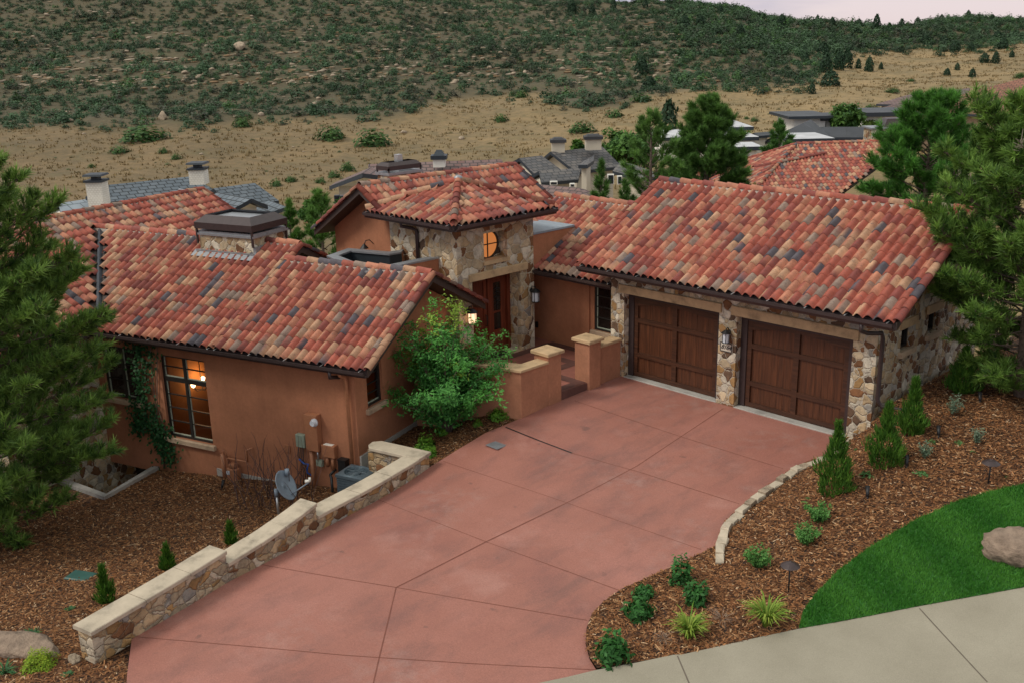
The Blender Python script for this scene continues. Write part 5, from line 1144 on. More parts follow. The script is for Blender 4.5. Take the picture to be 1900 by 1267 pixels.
vis_left = [tuple(LW(-7.2, .3, 0)[:2]), tuple(LW(-.65, .3, 0)[:2])] + [(p[0] - .45, p[1]) for p in dl[3::-1]] + [tuple(EX), tuple(EX2), (-3, -19), (-9, -15)] + [tuple((p + [-.1, -.35, 0])[:2]) for p in (cu[2], cu[1], cu[0])]
chips('wood_chips', vis_left, hL, 62000, 2, 1.05)
chips('wood_chips', bedB, hB, 7000, 3, .95)
# lawn blades
rg = np.random.default_rng(5); LP = np.array([p[:2] for p in lw_] + [(12.3, .0), tuple(swt[-1][:2] + e_[:2] * 2.5)] + [tuple(p[:2]) for p in swt[-1:-4:-1]]); x0_, y0_ = LP.min(0); x1_, y1_ = LP.max(0); pts = []
while len(pts) < 60000:
    x, y = rg.uniform(x0_, x1_), rg.uniform(y0_, y1_)
    if inside(x, y, LP): pts.append((x, y, hR(x, y) + .015))
Q = np.array(pts); n = len(Q); D = nrm_(rg.normal(0, .38, (n, 3)) + np.array([0, 0, 1.0])); band = .5 + .5 * np.sin((Q[:, 0] * .55 + Q[:, 1] * .83) * 5.2 + .6 * np.sin(Q[:, 0]))[:, None]; f = np.clip(.08 + .62 * band + rg.uniform(-.2, .4, (n, 1)), 0, 1)
V, F, C = blades(Q, D, rg.uniform(.04, .085, (n, 1)), .014, rg, np.array([.03, .16, .015]) * (1 - f) + np.array([.10, .30, .04]) * f)
npobj('lawn', npmesh('lawn', V, F, C, M['lawn']), kind='stuff')
# climbing vine between the two front windows of the wing
rg = np.random.default_rng(3); P = []; N = []
def onwall(u, v): return onpl(u, v, LW(0, .34, 0), LV)
for (u0, v0, u1, v1, wd, k) in ((232, 632, 275, 640, 10, 120), (262, 640, 262, 720, 16, 380), (287, 630, 270, 745, 12, 300), (255, 745, 275, 790, 20, 520), (285, 745, 300, 800, 10, 200), (298, 790, 316, 845, 20, 620), (292, 800, 300, 815, 12, 120), (318, 840, 322, 868, 8, 60), (255, 780, 268, 800, 16, 200)):
    for i in range(int(k * .55)):
        t = rg.uniform(); u = u0 + (u1 - u0) * t + rg.normal(0, wd * .5); v = v0 + (v1 - v0) * t + rg.normal(0, wd * .5); P.append(onwall(u, v) - LV * rg.uniform(.02, .16)); N.append(nrm_(-LV + rg.normal(0, .45, 3) + [0, 0, .4]))
P = np.array(P); N = np.array(N); f = rg.uniform(0, 1, (len(P), 1)); V, F, C = leaves(P, N, .1, .08, rg, np.array([.01, .05, .016]) * (1 - f) + np.array([.035, .13, .035]) * f)
vb_ = onwall(300, 868); vr = empty('climbing_vine', tuple(vb_), 'green climbing vine on the stucco between the lit window and the shaded window', 'vine'); npobj('foliage', npmesh('foliage', V - vb_, F, C, M['leaf']), vr)
mb = MB()
for s in ([(306, 868), (295, 800), (287, 720), (280, 640)], [(308, 868), (290, 780), (270, 740), (262, 650)], [(300, 860), (308, 800), (296, 760)], [(306, 868), (293, 790), (293, 640)]): mb.tube([onwall(*p) - LV * .03 for p in s], .012, 5, raw=True)
mb.build('stem', M['bark'], vr, smooth=True)
# bare twiggy shrub by the meters
rg = np.random.default_rng(9); q0 = hit(500, 930, hL); sr = empty('bare_shrub', tuple(q0), 'leafless reddish twiggy shrub between the gas meter and the satellite dish', 'shrub'); mb = MB()
for i in range(46):
    b0 = hit(500 + rg.uniform(-70, 80), 918 + rg.uniform(-14, 30), hL); p = b0.copy(); d = nrm_(np.array([rg.normal(0, .3), rg.normal(0, .3), 1])); pts = [p.copy()]
    for j in range(5): d = nrm_(d + rg.normal(0, .16, 3)); p = p + d * rg.uniform(.14, .42); pts.append(p.copy())
    pts = [p if toL(p[0], p[1])[1] < .28 else p - LV * (toL(p[0], p[1])[1] - .28) for p in pts]
    mb.tube(pts, [.011, .010, .009, .007, .005, .003], 4, raw=True, caps=False)
mb.build('twig', plain('reddish_twig', (.085, .045, .04), .9), sr)
# hillside scrub --------------------------------------------------------------------
def shrubmesh(seed, n, cd, cl, ls=.34, hgt=.8):
    rg = np.random.default_rng(seed); P = nrm_(rg.normal(0, 1, (n, 3))); P[:, 2] = np.abs(P[:, 2]); Q = P * np.array([.5, .5, hgt]) * rg.uniform(.5, 1, (n, 1)) ** .5 * (1 + .3 * np.sin(3 * np.arctan2(P[:, 1:2], P[:, 0:1]) + seed)); N = nrm_(P + rg.normal(0, .32, (n, 3)) + [0, 0, .35])
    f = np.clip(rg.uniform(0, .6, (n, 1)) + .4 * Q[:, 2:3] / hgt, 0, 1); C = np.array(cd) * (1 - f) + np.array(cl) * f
    return leaves(Q, N, ls * rg.uniform(.7, 1.3, (n, 1)), ls * .62, rg, C)
rg = np.random.default_rng(77); base_sh = []
GREY = ((.028, .062, .03), (.08, .145, .068)); GRN = ((.025, .06, .02), (.07, .15, .04)); DRK = ((.015, .038, .018), (.045, .095, .035))
protos = [shrubmesh(s, 80, *c, .23, .72) for s, c in ((1, GREY), (2, GREY), (3, GREY), (4, ((.035, .045, .03), (.11, .12, .08))), (5, DRK), (6, GRN))]
n1 = lambda x, y: math.sin(x * .13 + 1.7 * math.sin(y * .06)) * math.sin(y * .11 + 1.3 * math.sin(x * .045)) + .5 * math.sin(x * .31 + y * .23)
while len(base_sh) < 17000:
    u = rg.uniform(-180, 2080); d = math.sqrt(rg.uniform(118 ** 2, 348 ** 2)); q = hillz(u, d); c = CM @ (q - CAM); v = 633.5 + FPX * c[1] / c[2]; bd = np.interp(u, SB_U, SB_V)
    if v > bd + rg.normal(0, 7): continue
    if v < -70: continue
    dens = .82 + .22 * n1(q[0], q[1])
    if 800 < u < 1100 and 150 < v < 200: dens *= .65
    if u > 1250: dens += .25
    if v < 30 and u < 1000: dens *= .75
    if rg.uniform() > dens: continue
    base_sh.append((d, q, v, u))
base_sh.sort(key=lambda s: s[0])
def place_shrub(i, q, v, u):
    k = rg.choice(6, p=[.3, .27, .18, .12, .08, .05] if u < 1150 else [.2, .15, .1, .05, .35, .15]); s = min(2.6, .72 + rg.gamma(2.2, .28)) * (1 + .35 * (u > 1250 and v < 110)); return k, s
meshes = [npmesh('hillside_shrub', *p, M['leaf']) for p in protos]
for i, (d, q, v, u) in enumerate(base_sh[:270]):
    k, s = place_shrub(i, q, v, u); o = bpy.data.objects.new('hillside_shrub', meshes[k]); o.location = tuple(q - [0, 0, .05]); o.rotation_euler[2] = rg.uniform(0, 6.28); o.scale = (s, s, s * rg.uniform(.7, 1))
    link(o, None, 'grey green shrub along the lower fringe of the hillside scrub', 'shrub', 'shrubs at the lower edge of the hillside scrub')
Vs, Fs, Cs = [], [], []; off = 0
for (d, q, v, u) in base_sh[270:]:
    k, s = place_shrub(0, q, v, u); V, F, C = protos[k]; a = rg.uniform(0, 6.28); ca, sa = math.cos(a), math.sin(a); sz = s * rg.uniform(.65, 1.0)
    W = np.stack([(V[:, 0] * ca - V[:, 1] * sa) * s, (V[:, 0] * sa + V[:, 1] * ca) * s, V[:, 2] * sz], 1) + q - [0, 0, .05]; Vs.append(W); Fs.append(F + off); Cs.append(C * rg.uniform(.7, 1.3) * (1 + .25 * n1(q[0] * .6 + 40, q[1] * .6))); off += len(V)
npobj('hillside_scrub', npmesh('hillside_scrub', np.vstack(Vs), np.vstack(Fs), np.vstack(Cs), M['leaf']), kind='stuff')
# single shrubs in the dry meadow
def hit_hill(u, v):
    lo, hi = 60, 345
    for _ in range(40):
        m_ = (lo + hi) / 2; c = CM @ (hillz(u, m_) - CAM); vv = 633.5 + FPX * c[1] / c[2]
        if vv > v: lo = m_
        else: hi = m_
    return hillz(u, (lo + hi) / 2), (lo + hi) / 2
MEADOW = [(267, 262, 84, 30, 'widest low green shrub in the meadow below the scrub'), (222, 284, 36, 12, 'flat green shrub left below the widest meadow shrub'), (692, 270, 62, 30, 'round green shrub above the white stucco house'), (615, 259, 52, 26, 'green shrub left of the round meadow shrub'), (1080, 245, 48, 18, 'flat bright green shrub above the grey house chimneys'),
          (930, 226, 26, 14, 'small green shrub alone in the middle of the meadow'), (968, 182, 26, 14, 'low bright shrub under the scrub edge'), (1140, 218, 34, 14, 'bright green low shrub at the scrub tongue'), (1190, 188, 38, 14, 'bright low shrub at the right end of the scrub tongue'), (450, 236, 34, 20, 'green shrub at the scrub edge above the slate roof'), (303, 285, 18, 10, 'small shrub below a pale rock'), (327, 296, 18, 10, 'small shrub right above the slate roof ridge'),
          (645, 318, 26, 18, 'dark shrub beside a pale rock left of the stone chimney'), (620, 330, 24, 12, 'dry green shrub left of the white house roof'), (512, 346, 22, 14, 'olive shrub above the slate hip roof'), (540, 338, 22, 12, 'olive shrub beside another above the slate hip'), (595, 340, 20, 10, 'olive shrub near the white house eave'), (170, 312, 14, 8, 'tiny shrub left of the tall white chimney'), (1385, 222, 10, 6, 'tiny shrub right of the round juniper'), (1400, 226, 16, 8, 'low shrub above the dark flat roof'), (1420, 170, 18, 8, 'low green shrub high in the right meadow'), (1690, 152, 16, 6, 'tiny green shrub above the brown tile roof'), (1655, 172, 26, 8, 'flat dark shrub left of the brown tile roof'), (1615, 204, 24, 10, 'dark shrub left of the far flat roofs'), (1893, 145, 22, 10, 'green shrub above the brown roof hip')]
gm = [npmesh('meadow_shrub', *shrubmesh(s, 420, (.02, .06, .015), (.09, .18, .04), .15, .62), M['leaf']) for s in (11, 12, 13)]
for i, (u, v, wpx, hpx, lb) in enumerate(MEADOW):
    q, d = hit_hill(u, v); s = wpx * d / FPX; o = bpy.data.objects.new('meadow_shrub', gm[i % 3]); o.location = tuple(q); o.rotation_euler[2] = i; o.scale = (s, s, max(.45, hpx * d / FPX * 1.45)); link(o, None, lb, 'shrub', 'single shrubs in the dry meadow')
Vs, Fs, Cs = [], [], []; off = 0
for i in range(700):                                                        # dry tussocks and small weeds of the meadow
    u = rg.uniform(-100, 2000); d = math.sqrt(rg.uniform(72 ** 2, 230 ** 2)); q = hillz(u, d); c = CM @ (q - CAM); v = 633.5 + FPX * c[1] / c[2]
    if v < np.interp(u, SB_U, SB_V) - 4: continue
    V, F, C = protos[rg.integers(0, 6)]; s = rg.uniform(.25, .75); f = rg.uniform(0, 1); W = V * [s, s, s * .5] + q; Vs.append(W); Fs.append(F + off); Cs.append(C * (1 - f) * 1.3 + f * np.array([.2, .16, .07])); off += len(V)
n_t = 26000; ut = rg.uniform(-100, 2000, n_t); dt = np.sqrt(rg.uniform(66 ** 2, 330 ** 2, n_t)); Qs = np.array([hillz(a_, b_) for a_, b_ in zip(ut, dt)]); cq = (Qs - CAM) @ CM.T; kp = (633.5 + FPX * cq[:, 1] / cq[:, 2] > np.interp(ut, SB_U, SB_V)) | (rg.uniform(0, 1, n_t) < .25); Qs = Qs[kp]; n_t = len(Qs); kq = 5; Qr = np.repeat(Qs, kq, 0) + rg.normal(0, .22, (n_t * kq, 3)) * [1, 1, .1]; fr_ = np.repeat(rg.uniform(0, 1, (n_t, 1)), kq, 0)
V, F, C = blades(Qr, nrm_(rg.normal(0, .4, (n_t * kq, 3)) + [0, 0, 1]), rg.uniform(.15, .42, (n_t * kq, 1)), .17, rg, np.array([.14, .10, .042]) * (1 - fr_) + np.array([.25, .175, .078]) * fr_)
npobj('dry_grass', npmesh('dry_grass', V, F, C, M['chip']), kind='stuff')
npobj('meadow_tussocks', npmesh('meadow_tussocks', np.vstack(Vs), np.vstack(Fs), np.vstack(Cs), M['leaf']), kind='stuff')
# junipers
def juniper(seed, n=420):
    rg = np.random.default_rng(seed); t = rg.uniform(0, 1, (n, 1)); pr = np.sqrt(np.maximum(.02, 1 - (t * 2 * .8 - .55) ** 2)) * (1 - t * .3); a = rg.uniform(0, 6.283, (n, 1)); r = .5 * pr * rg.uniform(.5, 1, (n, 1)) ** .4 * (1 + .15 * np.sin(3 * a + 6 * t + seed)); P = np.hstack([r * np.cos(a), r * np.sin(a), t]); N = nrm_(np.hstack([np.cos(a), np.sin(a), t - .2]) + rg.normal(0, .4, (n, 3)))
    f = np.clip(rg.uniform(0, .7, (n, 1)) + .3 * t, 0, 1); C = np.array([.010, .028, .014]) * (1 - f) + np.array([.035, .08, .035]) * f; return npmesh('juniper', *leaves(P, N, .2 * rg.uniform(.6, 1.2, (n, 1)), .11, rg, C), M['leaf'])
jm = [juniper(s) for s in range(4)]
S_ = .4947
JUN = [(1145, 210, 50, 45), (1155, 270, 50, 60), (1172, 325, 75, 55), (1205, 262, 45, 65), (1235, 258, 50, 62), (1278, 260, 25, 35), (1318, 270, 37, 50), (1363, 262, 18, 25), (1103, 353, 34, 38), (775, 455, 42, 48), (1750, 235, 40, 32), (1792, 238, 32, 40), (1650, 265, 22, 25), (1612, 285, 28, 26), (1705, 290, 28, 30), (1853, 215, 22, 22), (465, 280, 60, 55), (495, 340, 65, 48), (625, 110, 50, 46), (835, 138, 36, 42), (685, 95, 40, 34), (990, 98, 36, 38), (1075, 205, 24, 30), (1080, 232, 30, 30), (565, 490, 85, 98), (280, 60, 30, 40), (360, 40, 26, 40), (205, 50, 40, 45), (1345, 110, 34, 46), (1440, 105, 26, 30), (1500, 85, 30, 28), (1590, 80, 24, 22), (1690, 70, 26, 26), (1780, 80, 24, 22), (1280, 100, 24, 26), (1180, 95, 26, 26), (1125, 85, 22, 30), (920, 75, 24, 24), (1395, 112, 24, 22), (1640, 195, 44, 34), (1700, 195, 34, 30), (1530, 165, 40, 30), (1820, 185, 40, 40), (1600, 165, 36, 28), (1800, 150, 40, 30), (760, 50, 24, 26), (655, 25, 22, 22), (570, 20, 30, 26), (480, 30, 24, 26)]
for i, (cx_, cy_, w_, h_) in enumerate(JUN):
    u, v = 960 + cx_ * S_, cy_ * S_; q, d = hit_hill(u, v); o = bpy.data.objects.new('juniper', jm[i % 4]); o.location = tuple(q - [0, 0, .1]); o.rotation_euler[2] = i * 1.3; s = w_ * S_ * d / FPX; o.scale = (s, s, h_ * S_ * d / FPX * 1.08)
    far_ = cy_ < 120
    link(o, None, {9: 'lone round juniper in the meadow right of the tall pine', 24: 'large dark juniper rising behind the straggly pine', 8: 'small upright juniper at the lower end of the juniper group'}.get(i, 'dark juniper on the ridge line of the hill' if far_ else 'dark rounded juniper scattered on the right hillside'), 'tree', None if i in (9, 24, 8) else ('junipers along the ridge' if far_ else 'junipers scattered on the hillside'))
# rocks
rk = [boulder('hillside_rock', 'pale sandstone rock among the hillside scrub', (0, 0, -50), .8, .6, .5, 40 + i, M['rock2'], sub=2) for i in range(4)]
import numpy.random as _n
cnt = 0; rows = []
while cnt < 200:
    u = rg.uniform(-50, 1500); v = rg.choice([rg.normal(118, 7), rg.normal(142, 6), rg.normal(155, 4), rg.uniform(20, 240), rg.normal(40, 25), rg.uniform(20, 330)])
    if v < 5 or v > 345 or (u > 1250 and v > 60): continue
    q, d = hit_hill(u, v); rows.append((q, d)); cnt += 1
for i, (q, d) in enumerate(rows):
    o = rk[i] if i < 4 else bpy.data.objects.new('hillside_rock', rk[i % 4].data); s = rg.uniform(.35, 1.0) * (1.0 if d > 130 else .38); o.location = tuple(q); o.rotation_euler = (0, 0, rg.uniform(0, 6)); o.scale = (s, s * rg.uniform(.7, 1.2), s * rg.uniform(.6, 1))
    if i >= 4: link(o, None, 'pale sandstone rock among the hillside scrub', 'rock')
    o['group'] = 'rocks scattered over the hillside'
Vs, Fs, Cs = [], [], []; off = 0; _src = [(np.array([v.co[:] for v in m_.data.vertices]), np.array([p.vertices[:] for p in m_.data.polygons])) for m_ in rk]
for i in range(1500):
    u = rg.uniform(-60, 1330); v = rg.choice([rg.normal(108, 4), rg.normal(126, 3), rg.normal(142, 3), rg.normal(156, 3), rg.normal(35, 22), rg.normal(75, 10)]) + 8 * math.sin(u * .006) - .012 * u
    if v < 3: continue
    q, d = hit_hill(u, v); V, F = _src[i % 4]; s = rg.uniform(.25, .75); a = rg.uniform(0, 6.28); W = V * [s * rg.uniform(1, 2.4), s, s * .7]; W = np.stack([W[:, 0] * CM[0][0] - W[:, 1] * CM[0][1], W[:, 0] * CM[0][1] + W[:, 1] * CM[0][0], W[:, 2]], 1) + q; Vs.append(W); Fs.append(F + off); off += len(V)
    Cs.append(np.tile(np.array([(.27, .21, .14), (.24, .155, .085), (.33, .27, .2)][i % 3]) * rg.uniform(.6, 1.1), (len(V), 1)))
npobj('rock_strata', npmesh('rock_strata', np.vstack(Vs), np.vstack(Fs), np.vstack(Cs), M['chip']), kind='stuff')
q, d = hit_hill(303, 222); boulder('hillside_rock', 'largest pale upright rock at the foot of the hillside scrub', q, .9, .6, .95, 61, M['rock2'], sub=3, cat='rock')
q, d = hit_hill(445, 92); boulder('hillside_rock', 'broad tan rock high in the scrub above the slate roof', q, 1.6, 1.2, 1.3, 62, M['rock2'], sub=3, cat='rock')
# ================================================================== NEIGHBOUR HOUSES
def shingle(name, cols, sc, ln=7.0, rough=.7):
    t = NT(name); uvn = t.n('UVMap'); v = t.n('TexBrick'); v.inputs['Scale'].default_value = 1; v.inputs['Mortar Size'].default_value = .035; v.inputs['Brick Width'].default_value = sc * 1.1; v.inputs['Row Height'].default_value = sc * .75; v.inputs['Bias'].default_value = 0
    t.l(uvn.outputs[0], v.inputs['Vector']); v.inputs['Color1'].default_value = (*cols[0], 1); v.inputs['Color2'].default_value = (*cols[1], 1); v.inputs['Mortar'].default_value = (*cols[2], 1)
    n = t.noise(.7, 4); t.base(t.mix(v.outputs['Color'], t.ramp(n.outputs['Fac'], [(.3, (.8, .8, .8)), (.7, (1.15, 1.15, 1.15))]), 1.0, 'MULTIPLY')); t.rough(rough); t.bump(v.outputs['Fac'], .5, -.05); return t.m
M['slate'] = shingle('blue_grey_slate', ((.10, .125, .15), (.14, .165, .19), (.02, .025, .03)), .5)
M['shingle'] = shingle('grey_brown_shingle', ((.085, .085, .09), (.15, .135, .125), (.04, .04, .045)), .45)
M['purple'] = shingle('mauve_brown_tile', ((.17, .095, .085), (.21, .145, .135), (.06, .045, .045)), .42)
M['browntile'] = shingle('brown_red_tile', ((.23, .095, .06), (.29, .13, .08), (.09, .045, .035)), .42)
M['darkflat'] = shingle('dark_grey_membrane', ((.055, .06, .07), (.07, .075, .085), (.05, .055, .06)), 2.0)
M['lightmetal'] = shingle('light_seam_metal', ((.26, .30, .34), (.28, .32, .36), (.12, .14, .16)), .8)
M['whiteflat'] = shingle('white_membrane', ((.5, .5, .52), (.54, .54, .56), (.45, .45, .46)), 3.0)
M['trim'] = plain('dark_navy_trim', (.022, .03, .04), .5)
M['cream'] = plain('cream_stucco', (.56, .50, .40), .9, 0, .07, 1); M['tanwall'] = plain('tan_stucco', (.38, .27, .18), .9, 0, .1, 1); M['brownwall'] = plain('brown_siding', (.14, .085, .06), .8, 0, .2, 2); M['whitebrick'] = shingle('white_painted_brick', ((.76, .73, .66), (.8, .77, .7), (.66, .63, .56)), .16)
M['farglass'] = plain('dark_far_glass', (.02, .025, .03), .1)
def uvface(me, mat_e):
    uv = me.uv_layers.new(name='UVMap')
    for p in me.polygons:
        n = np.array(p.normal); e = np.cross([0, 0, 1.0], n); e = e / np.linalg.norm(e) if np.linalg.norm(e) > .05 else np.array([1.0, 0, 0]); s = np.cross(n, e)
        for li in p.loop_indices: c = np.array(me.vertices[me.loops[li].vertex_index].co); uv.data[li].uv = (c @ e, c @ s)
def slabpoly(mb, P, th, mi=0):
    n = len(P); Q = [p - np.array([0, 0, th]) for p in P]; mb.add(list(P) + Q, [tuple(range(n))], None, mi, raw=True)
    mb.add(list(P) + Q, [tuple(range(2 * n - 1, n - 1, -1))] + [(i, n + i, n + (i + 1) % n, (i + 1) % n) for i in range(n)], None, 1, raw=True)
def slopehit(A, hz, u, v, k):
    best = None
    for s in (1, -1):
        pr = np.array([-hz[1], hz[0], 0]) * s; n = np.cross(hz, pr + np.array([0, 0, -k])); q = onpl(u, v, A, n); r = (q - A) @ pr
        if r > .2 and (best is None or r < best[0]): best = (r, q)
    if best is None: print('NO SLOPE', u, v); s = 1; best = (1, onpl(u, v, A, -CM[2]))
    return best[1]
def gb(root, wall, roof, A, B, C, D, zb=-6.6, ov=.45, th=.22, trim='trim', k=.48):
    A = at(*A); B = onz(*B, A[2]); hz = unit((B - A) * [1, 1, 0]); pr = np.array([-hz[1], hz[0], 0]); C = slopehit(A, hz, C[0], C[1], k); D = slopehit(A, hz, D[0], D[1], k)
    if ((C - A) @ pr) * ((D - A) @ pr) < 0: D = C + B - A
    # keep the eaves parallel to the ridge and mirror the far slope
    w_ = ((C - A) @ pr + (D - A) @ pr) / 2; C = A + hz * ((C - A) @ hz) + pr * w_ + [0, 0, C[2] - A[2]]; D = A + hz * ((D - A) @ hz) + pr * w_ + [0, 0, -k * abs(w_)]; C[2] = D[2]
    m = lambda P: P - pr * 2 * w_
    C2, D2 = m(C), m(D); mb = MB()
    slabpoly(mb, [C, D, B, A], th); slabpoly(mb, [A, B, D2, C2], th)
    if (C - A) @ hz < -1.2: slabpoly(mb, [C2, C, A], th)
    if (D - B) @ hz > 1.2: slabpoly(mb, [D, D2, B], th)
    o = mb.build('roof', [M[roof], M[trim]], root); uvface(o.data, None)
    s = 1 if w_ > 0 else -1; iw = pr * s * ov; dz = -th - .02
    w0 = [C + hz * ov - iw, D - hz * ov - iw, D2 - hz * ov + iw, C2 + hz * ov + iw]; zt = C[2] + dz + abs(C[2] - A[2]) * ov / max(.5, abs(w_)) * .9
    wb = MB(); wb.prism([tuple(p[:2]) for p in w0], zb, zt); 
    for (E1, E2, R_) in ((w0[0], w0[3], A + hz * ov), (w0[1], w0[2], B - hz * ov)):
        if ((C - A) @ hz < -1.2 and R_ is not None and abs((R_ - A) @ hz) < ov + .01) or ((D - B) @ hz > 1.2 and abs((R_ - B) @ hz) < ov + .01): continue
        k = hz * (.02 if R_ @ hz < (A + B) @ hz / 2 else -.02)
        wb.add([(*E1[:2], zt), (*E2[:2], zt), (R_[0], R_[1], A[2] - th - .06)], [(0, 1, 2)], None, 0, raw=True)
    o2 = wb.build('wall', M[wall], root); uvface(o2.data, None)
    return A, B, C, D, hz, pr, w0
def fb(root, u0, u1, vt, vb, d, dd, wall, roof, ov=.6, th=.3, zb=None):
    P0, P1 = at(u0, vt, d), at(u1, vt, d); P1[2] = P0[2]; e = unit(P1 - P0); f = np.array([-e[1], e[0], 0]); f = f if f @ FH > 0 else -f; z0 = at(u0, vb, d)[2] if zb is None else zb
    q = [P0, P1, P1 + f * dd, P0 + f * dd]; mb = MB(); mb.prism([tuple(p[:2]) for p in q], z0, P0[2]); o = mb.build('wall', M[wall], root)
    r = [P0 - e * ov - f * ov, P1 + e * ov - f * ov, P1 + e * ov + f * (dd + ov), P0 - e * ov + f * (dd + ov)]; mb = MB(); slabpoly(mb, [np.array([p[0], p[1], P0[2] + .005 + th]) for p in r], th); o = mb.build('roof', [M[roof], M['trim']], root); uvface(o.data, None)
    return P0, e, f
def boxat(name, root, u0, u1, vt, vb, d, dep, mat, **k):
    P0, P1 = at(u0, vt, d), at(u1, vt, d); P1[2] = P0[2]; e = unit(P1 - P0); f = np.array([-e[1], e[0], 0]); f = f if f @ FH > 0 else -f; z0 = at(u0, vb, d)[2]
    mb = MB(); mb.prism([tuple(p[:2]) for p in (P0, P1, P1 + f * dep, P0 + f * dep)], z0, P0[2]); o = mb.build(name, M[mat] if isinstance(mat, str) else mat, root, **k)
    if mat == 'whitebrick': uvface(o.data, None)
    return o, (P0, e, f, z0)
def fchim(root, u0, u1, vt, vb, d, mat, capmat='trim', dep=1.0, hat=True):
    o, (P0, e, f, z0) = boxat('chimney', root, u0, u1, vt, vb, d, dep, mat); w_ = (u1 - u0) / FPX * d
    mb = MB(); q = lambda k, z: [tuple((P0 - e * k - f * k)[:2]) + (z,), tuple((P0 + e * (w_ + k) - f * k)[:2]) + (z,), tuple((P0 + e * (w_ + k) + f * (dep + k))[:2]) + (z,), tuple((P0 - e * k + f * (dep + k))[:2]) + (z,)]
    z = P0[2]
    for (k0, z0_, k1, z1_) in (((.08, z + .003, .08, z + .12), (-.25, z + .123, -.25, z + .34), (.1, z + .343, .06, z + .45)) if hat else ((.12, z + .003, .12, z + .22), (.0, z + .223, -.2, z + .36))):
        mb.add(q(k0, z0_) + q(k1, z1_), [(3, 2, 1, 0), (4, 5, 6, 7)] + [(i, (i + 1) % 4, 4 + (i + 1) % 4, 4 + i) for i in range(4)], None, 0, raw=True)
    mb.build('chimney_cap', M[capmat], o)
def fwin(root, u0, u1, vt, vb, d, frame='white'):
    o, (P0, e, f, z0) = boxat('window', root, u0 - 1.5, u1 + 1.5, vt - 1.5, vb + 1.5, d - .06, .3, frame); boxat('pane', o, u0, u1, vt, vb, d - .09, .02, 'farglass')
h = empty('house', tuple(at(270, 430, 59)), 'white brick house with blue grey slate roof and two white chimneys on the far left', 'house')
gb(h, 'white', 'slate', (187, 345, 62), (353, 328), (192, 375, 56.5), (400, 354)); gb(h, 'white', 'slate', (396, 350, 63), (473, 340), (416, 372, 58), (532, 386)); gb(h, 'white', 'slate', (467, 369, 53), (404, 357), (424, 393, 53.4), (366, 376)); gb(h, 'white', 'slate', (532, 384, 55), (500, 372), (490, 399, 55.3), (462, 388))
gb(h, 'white', 'lightmetal', (160, 370, 64), (108, 378), (185, 399, 58), (112, 404)); gb(h, 'white', 'lightmetal', (332, 350, 58), (368, 357), (320, 366, 55), (380, 372))
fchim(h, 158, 187, 340, 400, 56, 'whitebrick'); fchim(h, 349, 377, 317, 345, 61, 'whitebrick')
h = empty('house', tuple(at(700, 430, 53)), 'white stucco house with mauve brown tile roof behind the main gable', 'house')
gb(h, 'white', 'purple', (683, 305, 57), (930, 296), (690, 352, 51), (960, 345)); r_ = gb(h, 'white', 'purple', (672, 322, 49.5), (688, 311), (606, 349, 50), (628, 336)); fwin(h, 621, 627, 365, 386, 49.2, 'trim'); fwin(h, 631, 637, 366, 386, 49.2, 'trim')
gb(h, 'white', 'purple', (985, 341, 55), (1075, 349), (990, 374, 49), (1090, 378)); gb(h, 'white', 'purple', (890, 306, 49), (900, 301), (846, 326, 49), (860, 318))
fchim(h, 803, 825, 297, 312, 56, 'white', 'trim', .8, False); o, (P0, e_2, f_2, z0) = boxat('chimney_hood', h, 802, 826, 295, 297, 56, .8, 'trim')
mb = MB(); w_ = 24 / FPX * 56; q = [P0 - e_2 * .05, P0 + e_2 * (w_ + .05), P0 + e_2 * (w_ + .05) + f_2 * .8, P0 - e_2 * .05 + f_2 * .8]; mb.add(q + [P0 + e_2 * w_ * .3 + f_2 * .4 + [0, 0, .45], P0 + e_2 * w_ * .7 + f_2 * .4 + [0, 0, .45]], [(0, 1, 5, 4), (1, 2, 5), (2, 3, 4, 5), (3, 0, 4)], None, 0, raw=True); mb.build('hood_roof', M['trim'], o)
h = empty('house', tuple(at(1060, 400, 67)), 'cream house with grey shingle gables and two capped cream chimneys in the middle distance', 'house')
gb(h, 'cream', 'shingle', (1021, 282, 73), (1118, 273), (1054, 306, 67), (1168, 322)); gb(h, 'cream', 'shingle', (963, 294, 68), (1005, 289), (990, 323, 67), (1045, 318)); gb(h, 'cream', 'shingle', (1000, 318, 66), (1078, 312), (1000, 333, 61.5), (1078, 340)); gb(h, 'cream', 'shingle', (1094, 294, 64), (1103, 288), (1074, 306, 64.5), (1084, 300)); gb(h, 'cream', 'shingle', (1150, 300, 66), (1175, 306), (1136, 318, 63), (1185, 330))
fchim(h, 1024, 1048, 266, 285, 73, 'cream', 'shingle', 1, False); fchim(h, 1087, 1116, 260, 280, 73, 'cream', 'shingle', 1.1, False)
for (a_, b_, c_, d_) in ((1129, 1138, 326, 342), (1147, 1153, 329, 342), (1022, 1033, 339, 343), (1059, 1065, 343, 347), (976, 979, 328, 332)): fwin(h, a_, b_, c_, d_, 61.2 if a_ < 1120 else 62.0)
h = empty('house', tuple(at(1350, 330, 86)), 'white modern flat roofed house partly hidden by the tall pine', 'house')
fb(h, 1225, 1340, 262, 300, 90, 8, 'white', 'whiteflat', .3); fb(h, 1335, 1385, 243, 300, 84, 9, 'white', 'whiteflat', .5); fb(h, 1352, 1400, 262, 300, 80, 4, 'white', 'whiteflat', .3); fb(h, 1358, 1404, 280, 310, 76, 3, 'white', 'whiteflat', .4); gb(h, 'white', 'darkflat', (1383, 267, 78), (1400, 263), (1358, 275, 78.4), (1380, 270))
h = empty('house', tuple(at(1520, 310, 90)), 'modern house with dark low pitched roofs and a white clerestory block', 'house')
